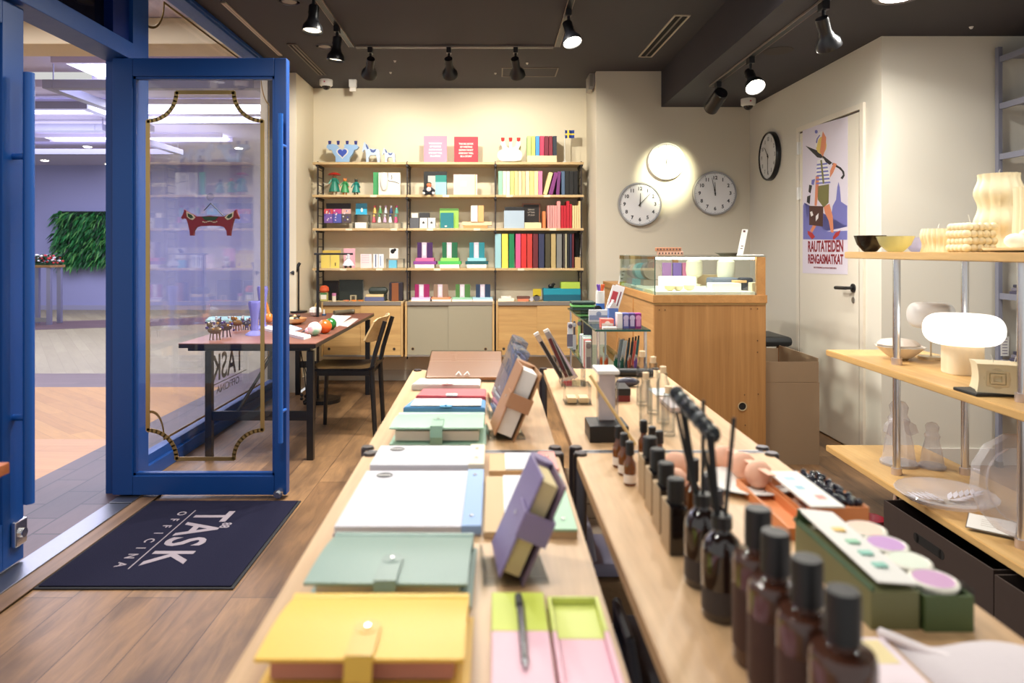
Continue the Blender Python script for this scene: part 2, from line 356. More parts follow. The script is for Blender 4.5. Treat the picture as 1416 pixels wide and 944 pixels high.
# ================================================================ DOORS
def leaf(name, x0, x1, y0, y1, st_l, st_r, z0=.02, z1=2.215, tr=.09, br=.115, along='x'):
    pass
dr = bpy.data.objects.new('door_1', None); C.objects.link(dr); dr.location = (-1.92, 3.53, 0); dr['kind'] = 'structure'
DY0, DY1 = 3.49, 3.545; dx0, dx1 = X(155, DY0), X(396, DY0); gx0, gx1 = X(183, DY0), X(379, DY0); gz0, gz1 = Z(658, DY0), Z(105, DY0); dz0, dz1 = .02, Z(80, DY0)
m = MB(); m.box(dx0, gx0, DY0, DY1, dz0, dz1, bev=.004); m.box(gx1, dx1, DY0, DY1, dz0, dz1, bev=.004); m.box(gx0, gx1, DY0, DY1, dz0, gz0, bev=.004); m.box(gx0, gx1, DY0, DY1, gz1, dz1, bev=.004)
m.box(gx0, gx0+.012, DY0+.012, DY1-.012, gz0, gz1).box(gx1-.012, gx1, DY0+.012, DY1-.012, gz0, gz1).box(gx0, gx1, DY0+.012, DY1-.012, gz0, gz0+.012).box(gx0, gx1, DY0+.012, DY1-.012, gz1-.012, gz1)
struct('door_frame', m, blue, dr)
struct('door_glass', MB().box(gx0, gx1, 3.513, 3.521, gz0, gz1), GLASS, dr)
struct('door_ornament', ornament(MB(), xz, X(203, 3.5), X(362, 3.5), Z(635, 3.5), Z(127, 3.5), .145, .02, 3.508, 3.5125), gold, dr)
hb = MB().cyl((X(388, 3.43), 3.43, Z(612, 3.43)), (X(388, 3.43), 3.43, Z(157, 3.43)), .012, n=14)
for v in (200, 570): hb.cyl((X(388, 3.43), 3.43, Z(v, 3.43)), (X(388, 3.43)+.005, 3.495, Z(v, 3.43)), .008, n=10)
struct('door_handle', hb, col((30, 96, 186), .3), dr)
lk = MB().cyl((X(387, DY0), DY0, Z(680, DY0)), (X(387, DY0), DY0-.035, Z(680, DY0)), .022, n=20).cyl((X(387, DY0), DY0-.035, Z(680, DY0)), (X(387, DY0), DY0-.05, Z(680, DY0)), .014, n=20)
struct('door_lock', lk, CHROME, dr)
d2 = bpy.data.objects.new('door_2', None); C.objects.link(d2); d2.location = (-1.905, 2.32, 0); d2['kind'] = 'structure'
m = MB(); lx0, lx1 = -1.935, -1.885
m.box(lx0, lx1, 2.66, 2.78, .02, 2.215, bev=.004).box(lx0, lx1, 1.86, 1.96, .02, 2.215, bev=.004).box(lx0, lx1, 1.96, 2.66, .02, .2, bev=.004).box(lx0, lx1, 1.96, 2.66, 2.12, 2.215, bev=.004).box(lx0+.01, lx1-.01, 2.645, 2.66, .2, 2.12)
struct('door_frame', m, blue, d2); struct('door_glass', MB().box(-1.915, -1.907, 1.96, 2.66, .2, 2.12), GLASS, d2)
hb = MB().cyl((-1.825, 2.72, .26), (-1.825, 2.72, 1.945), .02, n=18)
for z in (.595, 1.618): hb.cyl((-1.89, 2.72, z), (-1.825, 2.72, z), .013, n=12)
struct('door_handle', hb, col((20, 78, 156), .35), d2)
struct('door_lock', MB().box(-1.884, -1.862, 2.70, 2.77, .09, .19, bev=.006).cyl((-1.862, 2.735, .14), (-1.85, 2.735, .14), .018), CHROME, d2)
# ---- white door in the right wall
def wallR(u, v, d=0.0):
    """pixel -> point on the right-hand wall, d metres proud of it"""
    k = (u-U0)/F; Y = (2.225+.0146*6.1)/(k+.0146); x = k*Y
    return Vector((x-d, Y, E-(v-V0)/F*Y))
wr = lambda Y: 2.225+(6.1-Y)*.0146
d3 = bpy.data.objects.new('door_3', None); C.objects.link(d3); d3.location = (2.24, 4.65, 0); d3['kind'] = 'structure'
dm = col((232, 224, 208), .55)
def wbox(mb, y0, y1, z0, z1, d0, d1, m=0):
    q = []
    for z in (z0, z1): q += [(wr(y0)-d0, y0, z), (wr(y0)-d1, y0, z), (wr(y1)-d1, y1, z), (wr(y1)-d0, y1, z)]
    return mb.hexa(q, m)
struct('door_leaf', wbox(MB(), 4.27, 5.07, .012, 2.10, 0.0, .012), dm, d3)
f = MB(); wbox(f, 5.085, 5.12, 0, 2.15, 0, .016); wbox(f, 4.215, 4.255, 0, 2.15, 0, .016); wbox(f, 4.256, 5.084, 2.115, 2.15, 0, .016)
struct('door_frame', f, dm, d3)
g = MB(); wbox(g, 4.255, 5.085, 2.10, 2.115, 0, .003); wbox(g, 5.07, 5.085, 0, 2.1, 0, .003); wbox(g, 4.255, 4.27, 0, 2.1, 0, .003)
struct('door_gap', g, col((90, 80, 70), .9), d3)
for z in (.25, 1.62, 1.95):
    h = MB(); h.cyl((wr(5.08)-.022, 5.078, z), (wr(5.08)-.022, 5.078, z+.09), .009); wbox(h, 5.05, 5.10, z, z+.09, .012, .016)
    struct('door_hinge', h, WHITE, d3)
hz = 1.015
struct('door_handle', MB().cyl((wr(4.33)-.012, 4.33, hz), (wr(4.33)-.02, 4.33, hz), .027, n=20).cyl((wr(4.33)-.02, 4.33, hz), (wr(4.33)-.07, 4.33, hz), .010, n=14).cyl((wr(4.33)-.065, 4.32, hz), (wr(4.43)-.065, 4.45, hz-.004), .011, n=14), BLACKMETAL, d3)
struct('door_keyplate', MB().cyl((wr(4.33)-.012, 4.33, .94), (wr(4.33)-.016, 4.33, .94), .02, n=16), CHROME, d3)
# poster
pp = lambda cx, cy, d=.0135: wallR(1040+cx/3.495, 150+cy/3.495, d)
po = thing('poster', 'tall travel poster of a striding child with suitcase taped on the white door', 'poster', wallR(1144, 378, .014))
def poly(mb, pts, d0, d1, m=0):
    A = [mb.b.verts.new(pp(a, b, d0)) for a, b in pts]; B = [mb.b.verts.new(pp(a, b, d1)) for a, b in pts]; n = len(pts)
    fs = [mb.b.faces.new(A), mb.b.faces.new(B[::-1])]+[mb.b.faces.new((A[i], B[i], B[(i+1) % n], A[(i+1) % n])) for i in range(n)]
    for f in fs: f.material_index = m
    return mb
def ell(cx, cy, rx, ry, n=14, rot=0): return [(cx+rx*math.cos(t)*math.cos(rot)-ry*math.sin(t)*math.sin(rot), cy+rx*math.cos(t)*math.sin(rot)+ry*math.sin(t)*math.cos(rot)) for t in [2*math.pi*i/n for i in range(n)]]
part('paper', poly(MB(), [(253, 100), (472, 38), (472, 802), (253, 795)], .0125, .0135), col((226, 218, 232), .7), po)
art = MB(); a0, a1 = .0135, .0140
poly(art, [(256, 632), (256, 470), (262, 455), (268, 470), (272, 540), (285, 520), (300, 560), (330, 575), (345, 600), (470, 570), (470, 470), (440, 450), (434, 380), (428, 355), (422, 380), (416, 440), (400, 470), (392, 520), (380, 560), (360, 590), (300, 632)], a0, a1, 0)
poly(art, [(256, 632), (256, 600), (470, 590), (470, 634)], a0, a1+.00002, 0)
a1 += .0003
L_ = lambda pts, m, e=0: poly(art, pts, a0+.0005, a1+.0002+e, m)
L_([(268, 180), (330, 205), (352, 232), (345, 240), (325, 236)], 1); L_([(350, 225), (398, 262), (385, 272), (350, 248)], 1)      # umbrella
L_([(400, 262), (440, 285), (456, 305), (458, 325), (448, 342), (438, 336), (450, 320), (445, 304), (430, 290), (398, 272)], 1)
L_(ell(344, 178, 26, 42), 2, .0001); L_([(352, 110), (368, 140), (366, 190), (352, 232), (338, 210), (344, 160)], 4, .0002)                                    # hair, face
L_([(316, 178), (318, 145), (332, 118), (352, 108), (348, 130), (330, 150), (322, 190)], 5, .0003); L_([(318, 165), (322, 145), (336, 126), (340, 130), (328, 148), (324, 168)], 0, .0004); L_(ell(320, 112, 7, 9), 0, .0003)
L_([(326, 250), (355, 240), (376, 275), (388, 330), (385, 360), (330, 370), (318, 325)], 5, .0001)                               # shirt
for k in range(6): L_([(324-k*.5, 268+k*18), (372+k*3, 262+k*18), (374+k*3, 270+k*18), (322-k*.5, 276+k*18)], 0, .0003)
L_([(340, 250), (348, 248), (360, 360), (352, 365)], 6, .0005)
L_([(326, 375), (382, 365), (380, 455), (356, 478), (328, 440)], 6, .0002)                                                     # shorts
L_([(318, 325), (334, 330), (330, 400), (322, 470), (312, 468)], 4, .0002); L_([(388, 300), (405, 262), (420, 268), (402, 310), (386, 335)], 4, .0002)      # arms
L_([(356, 475), (384, 460), (400, 520), (404, 600), (392, 598), (380, 540), (364, 508)], 4); L_([(306, 560), (320, 566), (300, 600), (290, 590)], 4)
L_([(286, 470), (354, 472), (352, 570), (286, 562)], 7, .0003); L_([(290, 500), (300, 496), (306, 515), (296, 522)], 5, .0005); L_([(318, 520), (332, 505), (330, 530), (318, 545)], 5, .0005)
L_([(278, 590), (300, 600), (314, 620), (300, 632), (280, 608)], 3, .0002); L_([(400, 622), (414, 600), (438, 588), (430, 612), (404, 634)], 3, .0002)       # shoes
L_([(298, 345), (314, 340), (308, 370), (296, 366)], 0); L_([(286, 368), (300, 372), (292, 410), (282, 402)], 1); L_([(276, 425), (292, 418), (288, 462), (274, 452)], 1)
part('printed_figure', art, [col((120, 120, 190), .7), col((44, 40, 44), .7), col((222, 196, 110), .7), col((180, 50, 50), .7), col((222, 140, 104), .7), col((236, 232, 232), .7), col((120, 116, 70), .7), col((78, 46, 40), .7)], po, smooth=None)
tx_ = MB(); dirx = (pp(460, 700)-pp(260, 700)).normalized()
Lw = (pp(446, 670)-pp(276, 670)).length
for s_, cy, h in (('RAUTATEIDEN', 668, .105), ('RENGASMATKAT', 730, .088)):
    c = pp(361, cy, .0142); tx_.text(s_, h, MT(c, dirx, (0, 0, 1)), fit=Lw, bold=.003)
tx_.text('RAUTATIEASEMILTA JA MATKATOIMISTOISTA', .017, MT(pp(361, 770, .0142), dirx, (0, 0, 1)), sx=.9)
part('lettering', tx_, col((140, 30, 44), .7), po, smooth=None)
# ================================================================ WALL SHELVING
oak = wood((232, 204, 156), (206, 174, 124), 'x'); oak_c = wood((222, 180, 118), (198, 154, 96), 'x', cross=22); SF = 6.42
ZS = [Z(224.5, 6.45), Z(269.5, 6.45), Z(315.5, 6.45), Z(370.5, 6.45), Z(416.5, 6.45)]
un = thing('wall_shelving', 'long wall shelving of pale wood boards on dark ladder panels', 'shelving', ((X(434, SF)+X(806, SF))/2, 6.6, .25))
VX = [X(441, 6.5), X(564, 6.5), X(685, 6.5), X(803, 6.5)]
for i, z in enumerate(ZS[:4]):
    for k in range(3):
        part('shelf', MB().box(VX[k]-(.04 if k == 0 else -.004), VX[k+1]+(.02 if k == 2 else -.004), SF, 6.67, z-.022, z, bev=.003), oak, un)
for k, x in enumerate(VX):
    m = MB(); y0 = 6.44 if k else 6.44
    for y in (6.46, 6.66): m.box(x-.006, x+.006, y-.008, y+.008, .24 if k else .5, ZS[0]+.01)
    for q in range(18): m.cyl((x, 6.46, .78+q*.072), (x, 6.66, .78+q*.072), .0035, n=6)
    part('side_panel', m, col((48, 40, 40), .5), un)
    br = MB()
    for z in ZS[:4]: br.box(x-.012, x+.012, SF+.004, 6.66, z-.04, z-.0225)
    part('bracket', br, col((40, 34, 34), .5), un)
for k_, (z_, us) in enumerate(((ZS[1], (512, 612, 700, 752)), (ZS[2], (478, 540, 590, 655, 760)), (ZS[3], (470, 520, 600, 716)))):
    for u_ in us: part('price_tag', MB().box(X(u_, SF), X(u_+9, SF), SF-.0022, SF-.0004, z_-.022, z_-.002), col((240, 226, 196), .6), un)
# cabinets
greyc = col((158, 150, 128), .55); steelg = col((140, 132, 124), .5, .3)
def cabinet(x0, x1, dmat, label):
    t = thing('wall_cabinet', label, 'cabinet', ((x0+x1)/2, 6.5, .27), 'wall cabinets under the shelving')
    z0, z1 = Z(493, 6.38), ZS[4]
    part('body', MB().box(x0, x0+.018, 6.385, 6.68, z0, z1-.018).box(x1-.018, x1, 6.385, 6.68, z0, z1-.018).box(x0+.018, x1-.018, 6.42, 6.68, z0+.012, z0+.03).box(x0+.018, x1-.018, 6.66, 6.68, z0+.03, z1-.02), wood((224, 186, 128), (204, 160, 100), 'z'), t)
    part('cabinet_top', MB().box(x0, x1, 6.40, 6.68, z1-.018, z1, bev=.002), oak, t)
    part('track', MB().box(x0+.018, x1-.018, 6.378, 6.40, z1-.032, z1-.0).box(x0+.018, x1-.018, 6.378, 6.40, z0, z0+.014), steelg, t)
    xm = (x0+x1)/2
    for k, (a, b, y) in enumerate(((x0+.02, xm+.012, 6.395), (xm-.012, x1-.02, 6.383))):
        d = part('door', MB().box(a, b, y, y+.01, z0+.014, z1-.034, bev=.001), dmat, t)
        hx = a+.05 if k == 0 else b-.06
        part('finger_hole', MB().cyl((hx, y-.0015, z0+.07), (hx, y+.002, z0+.07), .015, n=20).cyl((hx, y-.002, z0+.07), (hx, y, z0+.07), .011, n=18, m=1), [col((150, 120, 80), .5), col((40, 30, 24), .7)], d)
cx = [X(444, 6.38), X(557, 6.38), X(560, 6.38), X(683.5, 6.38), X(686, 6.38), X(803, 6.38)]
cabinet(cx[0], cx[1], oak_c, 'oak wall cabinet with sliding doors behind the dark desk')
cabinet(cx[2], cx[3], greyc, 'grey green wall cabinet with two sliding doors')
cabinet(cx[4], cx[5], oak_c, 'oak wall cabinet with sliding doors between grey cabinet and counter')
# ---- things on the shelves
def T3(f):  # outline in pixels at depth Y, thickness back from Y
    return lambda a, b, d: (X(a, f), d, Z(b, f))
def bookS(u0, u1, v0, k, c, label, cat='book', group=None, name='book', d=.17, Y=6.45, lean=0, v1=None, page=True):
    x0, x1 = X(u0, Y)+.0006, X(u1, Y)-.0006; z0 = ZS[k] if v1 is None else Z(v1, Y); z1 = Z(v0, Y); m = MB(); w = x1-x0; t = min(.003, w*.2); y1 = min(Y+d, 6.66)
    m.box(x0, x1, Y, Y+.003, z0, z1, bev=.0008).box(x0, x0+t, Y+.003, y1, z0, z1).box(x1-t, x1, Y+.003, y1, z0, z1)
    if page: m.box(x0+t, x1-t, Y+.003, y1-.004, z0+.003, z1-.004, m=1)
    o = solo(name, m, [col(c, .6), PAPER], label, cat, group)
    if lean: o.rotation_euler = (0, R(lean), 0); o.location.z += abs(math.sin(R(lean)))*w/2+.0005
    return o
def slab(u0, u1, v0, k, c, label, cat='notebook', group=None, name='notebook', d=.02, Y=6.46, v1=None, tilt=0, art=None, mats=None, pages=True):
    """a flat thing standing with its face to the room; art(mb, x0, x1, z0, z1, y) adds printed detail"""
    x0, x1 = X(u0, Y), X(u1, Y); z0 = ZS[k] if v1 is None else Z(v1, Y); z1 = Z(v0, Y)
    t = thing(name, label, cat, ((x0+x1)/2, Y+d/2, z0), group)
    part('cover', MB().box(x0, x1, Y, Y+.002, z0, z1, bev=.0008).box(x0, x1, Y+d-.002, Y+d, z0, z1).box(x0, x0+.002, Y+.002, Y+d-.002, z0, z1), col(c, .6), t)
    if pages: part('pages', MB().box(x0+.003, x1-.002, Y+.002, Y+d-.002, z0+.002, z1-.003), PAPER, t)
    if art:
        m = MB(); art(m, x0, x1, z0, z1, Y-.0008); part('printed_front', m, mats, t, smooth=None)
    return t
def boxI(name, u0, u1, v0, v1, c, label, cat, d=.1, Y=6.46, group=None, bev=.002, c2=None, ztop=None, lid=False):
    x0, x1 = X(u0, Y), X(u1, Y); z0, z1 = Z(v1, Y), Z(v0, Y)
    if lid:
        t = thing(name, label, cat, ((x0+x1)/2, Y+d/2, z0), group); part('body', MB().box(x0, x1, Y, Y+d, z0, z1-(z1-z0)*.35, bev=bev), col(c, .6), t)
        part('lid', MB().box(x0-.002, x1+.002, Y-.002, Y+d+.002, z1-(z1-z0)*.35, z1, bev=bev), col(c2 or c, .6), t); return t
    return solo(name, MB().box(x0, x1, Y, Y+d, z0, z1, bev=bev), col(c, .6), label, cat, group)
def line_text(m, x0, x1, z0, z1, y, rows, h, mi=0, words='LIFE IS SHORT AND SO IS THIS BOOK'):
    n = len(rows)
    for i, s in enumerate(rows): m.text(s, h, MT(((x0+x1)/2, y, z1-(z1-z0)*(.28+.12*i)), (1, 0, 0), (0, 0, 1)), m=mi, sx=.9, bold=.0008)
def sh(v): return v
# top board
def animal_outline(): return [(0, .55), (.06, .8), (.13, 1.0), (.17, .92), (.28, .86), (.4, .66), (.85, .64), (.95, .58), (1.0, .3), (.98, 0), (.84, 0), (.82, .2), (.76, .34), (.45, .34), (.36, .22), (.36, 0), (.22, 0), (.22, .38), (.18, .58), (.1, .6), (.05, .48)]
def dala(name, u0, u1, v0, v1, c, label, cat, Y=6.50, dd=.03, group=None, mane=(70, 90, 150)):
    x0, x1, z0, z1 = X(u0, Y), X(u1, Y), Z(v1, Y), Z(v0, Y); w, h = x1-x0, z1-z0
    t = thing(name, label, cat, ((x0+x1)/2, Y, z0), group)
    part('body', MB().prism([(x0+a*w, z0+b*h) for a, b in animal_outline()], xz, Y-dd/2, Y+dd/2), c, t)
    part('painted_harness', MB().prism([(x0+a*w, z0+b*h) for a, b in ((.42, .66), (.5, .5), (.62, .46), (.72, .5), (.8, .65), (.62, .58))], xz, Y-dd/2-.001, Y+dd/2+.001).prism([(x0+a*w, z0+b*h) for a, b in ((.2, .9), (.27, .84), (.38, .66), (.3, .62), (.22, .76))], xz, Y-dd/2-.001, Y+dd/2+.001), col(mane, .5), t)
    return t
pb = col((150, 186, 226), .4)
dala('toy_horse', 501, 526, 196, 224.5, col((186, 204, 226), .4), 'larger pale blue wooden horse on the top shelf', 'figurine', group='pale blue wooden horses')
dala('toy_horse', 529, 547, 204, 224.5, col((192, 208, 228), .4), 'small pale blue wooden horse behind the larger one on the top shelf', 'figurine', group='pale blue wooden horses')
Y = 6.5; t = thing('candle_holder', 'light blue wooden candle holder with a dark blue heart on the top shelf', 'candle holder', (X(475, Y), Y, ZS[0]))
q = lambda l: [(X(440+a/10.49, Y), Z(185+b/10.49, Y)) for a, b in l]
part('body', MB().prism(q([(255, 410), (262, 340), (225, 290), (200, 235), (160, 235), (125, 200), (140, 160), (185, 155), (220, 150), (280, 165), (300, 200), (330, 215), (360, 230), (385, 205), (385, 160), (440, 155), (500, 165), (560, 158), (590, 190), (570, 230), (530, 235), (505, 300), (465, 345), (450, 410)]), xz, Y-.02, Y+.02), pb, t)
heart = lambda cx_, cy_, s: [(cx_+s*16*math.sin(a)**3/17, cy_-s*(13*math.cos(a)-5*math.cos(2*a)-2*math.cos(3*a)-math.cos(4*a))/17) for a in [2*math.pi*i/28 for i in range(28)]]
part('painted_heart', MB().prism(q(heart(358, 280, 92)), xz, Y-.0215, Y-.02).prism(q(heart(358, 278, 72)), xz, Y-.024, Y-.0215, m=1), [WHITE, col((60, 84, 180), .4)], t)
for a in (167, 290, 422, 546):
    xx, zz = X(440+a/10.49, Y), Z(185+158/10.49, Y); part('candle_cup', MB().cyl((xx, Y, zz), (xx, Y, zz+.035), .011, .015, n=14), col((44, 44, 120), .35), t)
def txt_front(rows, h, mi=0):
    return lambda m, x0, x1, z0, z1, y: line_text(m, x0, x1, z0, z1, y, rows, h, mi)
rowsA = ['THE BIG BOOK', 'OF WRITING', 'DOWN WHAT', 'ONE DAY WILL', 'BE A STORY']
slab(586, 618, 188, 0, (216, 138, 164), 'pink hardback with pale lettering on the top shelf', 'book', name='book', art=txt_front(rowsA, .02), mats=[col((250, 236, 236), .6)])
slab(628, 661, 189, 0, (168, 48, 66), 'dark red hardback with white lettering on the top shelf', 'book', name='book', art=txt_front(rowsA, .022), mats=[WHITE])
# white holder with red tulips
t = thing('candle_holder', 'white candle holder with three red tulip cups on the top shelf', 'candle holder', (X(706, Y), Y, ZS[0]))
m = MB(); q2 = lambda l: [(X(620+a/6.745, Y), Z(160+b/6.745, Y)) for a, b in l]
m.prism(q2([(500, 425), (505, 300), (490, 270), (495, 240), (525, 240), (540, 290), (565, 300), (570, 240), (590, 240), (595, 300), (625, 290), (640, 240), (670, 240), (670, 275), (655, 310), (640, 425)]), xz, Y-.012, Y+.012)
m.prism(q2(ell(500, 370, 42, 52)), xz, Y-.010, Y+.010).prism(q2(ell(655, 370, 32, 52)), xz, Y-.010, Y+.010)
part('body', m, col((240, 232, 216), .4), t)
for a in (508, 580, 655):
    xx, zz = X(620+a/6.745, Y), Z(160+244/6.745, Y); part('candle_cup', MB().cyl((xx, Y, zz), (xx, Y, zz+.038), .013, .018, n=14), col((220, 50, 50), .35), t)
bx = boxI('book_box', 728.5, 770, 215, 224.5, (236, 216, 176), 'low wooden box holding a row of coloured notebooks on the top shelf', 'box', d=.008, Y=6.44)
for u0, u1, c, n in ((729, 734.5, (176, 212, 130), 'light green'), (735, 740, (240, 226, 110), 'yellow'), (740.5, 746, (70, 150, 210), 'blue'), (746.5, 752.5, (206, 60, 96), 'raspberry'), (753, 758.5, (120, 30, 54), 'wine red'), (759, 764, (136, 40, 60), 'speckled maroon'), (764.5, 770, (44, 52, 66), 'charcoal')):
    bookS(u0, u1, 188, 0, c, n+' notebook standing in the low wooden box', 'notebook', 'notebooks in the box on the top shelf', 'notebook', Y=6.452)
# small flag
t = thing('table_flag', 'small blue flag with yellow cross on a white pole on the top shelf', 'flag', (X(780, Y), Y, ZS[0]))
xx = X(781, Y); part('pole', MB().cyl((xx, Y, ZS[0]), (xx, Y, Z(178, Y)), .0035, n=8).lathe([(.022, 0), (.02, .01), (.006, .02), (.004, .05)], (xx, Y, ZS[0])), WHITE, t)
fm = MB(); fx0, fx1, fz0, fz1 = xx+.003, X(794, Y), Z(191, Y), Z(180, Y); n = 12
for i in range(n):
    for j in range(5):
        a = [fx0+(fx1-fx0)*k/n for k in (i, i+1)]; b = [fz0+(fz1-fz0)*k/5 for k in (j, j+1)]
        yy = [Y+.006*math.sin(k*.9) for k in (i, i+1)]
        fm.hexa([(a[0], yy[0], b[0]), (a[1], yy[1], b[0]), (a[1], yy[1]+.001, b[0]), (a[0], yy[0]+.001, b[0]), (a[0], yy[0], b[1]), (a[1], yy[1], b[1]), (a[1], yy[1]+.001, b[1]), (a[0], yy[0]+.001, b[1])], m=1 if (j == 2 or i in (3, 4)) else 0)
part('cloth', fm, [col((30, 60, 140), .7), col((240, 214, 70), .7)], t)
# second board: three costume figures
def figure(uc, v0, k, h_c, dress, skin, label, hat=None, ears=False, Y=6.5):
    x, z0, z1 = X(uc, Y), ZS[k], Z(v0, Y); h = z1-z0; t = thing('figurine', label, 'figurine', (x, Y, z0), 'painted figurines on the second shelf')
    m = MB(); m.lathe([(.001, .16), (.26, .17), (.2, .42), (.13, .62), (.16, .72), (.09, .8), (.001, .81)], (0, 0, 0), 14)
    m.cyl((.14, -.05, .7), (.24, -.14, .5), .05, .035, n=8).cyl((-.14, -.05, .7), (-.24, -.14, .5), .05, .035, n=8)
    S = Matrix.Translation((x, Y, z0)) @ Matrix.Scale(h, 4); bmesh.ops.transform(m.b, matrix=S, verts=m.b.verts[:]); part('dress', m, col(dress, .4), t)
    m = MB(); m.ball((0, 0, .87), .1).cyl((0, 0, .78), (0, 0, .83), .05, n=8).ball((.25, -.15, .48), .04, n=8).ball((-.25, -.15, .48), .04, n=8).ball((0, -.1, .86), .03, n=6)
    for s in (-1, 1): m.cyl((s*.08, 0, .03), (s*.08, 0, .2), .04, n=8)
    if ears:
        for s in (-1, 1): m.cyl((s*.06, 0, .92), (s*.1, 0, 1.02), .03, .005, n=8)
    bmesh.ops.transform(m.b, matrix=S, verts=m.b.verts[:]); part('body', m, col(skin, .45), t)
    m = MB()
    for s in (-1, 1): m.ball((s*.08, -.04, .03), .06, (.8, 1.4, .5), n=8)
    bmesh.ops.transform(m.b, matrix=S, verts=m.b.verts[:]); part('shoes', m, col(h_c, .4), t)
    if hat:
        m = MB(); m.lathe([(.3, .93), (.24, 1.0), (.1, 1.05), (.001, 1.06)], (0, 0, 0), 16).cyl((.1, 0, .6), (.02, 0, 1.0), .015, n=6)
        bmesh.ops.transform(m.b, matrix=S, verts=m.b.verts[:]); part('umbrella', m, col(hat, .4), t)
figure(462.5, 240, 1, (170, 150, 130), (40, 130, 110), (190, 150, 120), 'green coated figurine under a red umbrella on the second shelf', hat=(170, 40, 30))
figure(477, 246, 1, (200, 170, 60), (60, 150, 90), (226, 130, 60), 'orange eared figurine in a green skirt on the second shelf', ears=True)
figure(492.5, 247, 1, (200, 170, 60), (30, 130, 120), (40, 50, 44), 'dark cat figurine in a teal dress on the second shelf', ears=True)
slab(516, 524, 238, 1, (70, 160, 100), 'green book half hidden behind the white book with a drawing', 'book', name='book', Y=6.53, d=.015)
def dr_(m, x0, x1, z0, z1, y):
    w, h = x1-x0, z1-z0; f = lambda a, b: (x0+a*w, y, z0+b*h)
    for p in ([(.42, .98), (.42, .68), (.5, .62), (.7, .6), (.95, .52)], [(.42, .66), (.36, .55), (.28, .4), (.16, .34)], [(.6, .9), (.62, .75), (.58, .7)]): m.tube([f(*c) for c in p], .0028, n=5, m=0)
slab(523.5, 553.5, 238.5, 1, (240, 238, 228), 'large white picture book with thin dark line drawing on the second shelf', 'book', name='book', Y=6.49, art=dr_, mats=[col((60, 50, 60), .7)])
m = MB(); m.lathe([(.001, 0), (.02, .01), (.034, .05), (.036, .1), (.03, .15), (.018, .165), (.001, .168)], (X(531, 6.47), 6.472, Z(263, 6.47)), 18)
bmesh.ops.scale(m.b, vec=(1, .3, 1), space=Matrix.Translation((0, -6.472, 0)), verts=m.b.verts[:])
solo('paper_lantern', m, WHITE, 'white rounded paper cutout leaning on the white picture book', 'ornament')
def teal_art(m, x0, x1, z0, z1, y):
    w, h = x1-x0, z1-z0
    m.box(x0+.18*w, x0+.5*w, y-.001, y, z0+.02*h, z0+.82*h, 0).box(x0+.5*w, x0+.98*w, y-.001, y, z0+.55*h, z0+.84*h, 1).box(x0+.5*w, x0+.98*w, y-.001, y, z0+.02*h, z0+.55*h, 2)
slab(586, 618, 237, 1, (22, 24, 26), 'black book with pale teal and grey panels behind the doll', 'book', name='book', art=teal_art, mats=[col((190, 184, 180), .6), col((30, 130, 120), .6), col((150, 205, 210), .6)])
# doll sitting on the board's edge
Y = 6.415; x, z = X(593, Y), ZS[1]; t = thing('doll', 'little cloth doll with orange face sitting on the second shelf edge', 'doll', (x, Y, z))
part('body', MB().ball((x, Y+.02, z+.035), .03, (1, .8, 1.25)).cyl((x-.015, Y+.01, z+.014), (x-.04, Y-.025, z+.006), .012, n=8).cyl((x+.015, Y+.01, z+.014), (x+.04, Y-.025, z+.006), .012, n=8).cyl((x-.02, Y+.015, z+.06), (x-.052, Y, z+.03), .011, n=8).cyl((x+.02, Y+.015, z+.06), (x+.052, Y, z+.034), .011, n=8), col((36, 40, 50), .7), t)
part('bib', MB().ball((x, Y-.002, z+.05), .022, (1, .5, 1)), col((235, 215, 210), .7), t); part('head', MB().ball((x, Y+.012, z+.088), .023), col((222, 120, 80), .6), t); part('hair', MB().ball((x, Y+.018, z+.104), .022, (1, 1, .7)), col((30, 60, 36), .7), t)
[part('shoe', MB().ball((x+s_*.044, Y-.03, z+.01), .013, (1, .8, 1)), WHITE, t) for s_ in (-1, 1)]
def sq(m, x0, x1, z0, z1, y): m.box(x0+.3*(x1-x0), x0+.55*(x1-x0), y-.001, y, z0+.42*(z1-z0), z0+.68*(z1-z0)); m.box(x1-.1*(x1-x0), x1-.07*(x1-x0), y-.001, y, z0, z1, 1)
slab(627, 660, 241, 1, (226, 190, 190), 'pale pink album with a small white label on the second shelf', 'album', name='album', art=sq, mats=[WHITE, col((226, 190, 120), .5)], d=.035)
R1 = [(689, 695, (150, 200, 176), 'mint green', 'beside the dark ladder panel'), (695.3, 700, (236, 232, 214), 'white', 'beside the mint one'), (700.3, 705, (240, 238, 228), 'bright white', 'beside the lime one'), (705.3, 711, (206, 216, 130), 'lime', 'between white and cream ones'),
      (711.3, 716.5, (240, 222, 150), 'pale yellow', 'beside the lime one'), (716.8, 721.5, (240, 228, 176), 'butter coloured', 'beside the pale yellow one'), (721.8, 726.5, (240, 206, 150), 'peach', 'beside the butter coloured one'), (726.8, 732, (242, 226, 190), 'cream', 'beside the peach one'), (732.3, 738, (238, 222, 140), 'straw yellow', 'beside the cream one'), (738.3, 744, (244, 232, 170), 'light straw', 'beside the pink one'), (744.3, 750, (222, 130, 170), 'pink', 'just before the leaning albums'),
      (776.5, 781, (84, 108, 140), 'grey blue', 'beside the black ones'), (781.3, 787, (26, 28, 30), 'black', 'beside the grey blue one'), (787.3, 793, (32, 32, 34), 'middle black', 'of three black ones'), (793.3, 799, (22, 22, 24), 'outer black', 'beside the ladder panel')]
for u0, u1, c, n, w in R1: bookS(u0, u1, 236.5, 1, c, n+' album spine on the second shelf '+w, 'album', 'albums on the second shelf', 'album')
bookS(751, 756.5, 238, 1, (240, 224, 160), 'cream album leaning over on the second shelf', 'album', 'albums on the second shelf', 'album', lean=15)
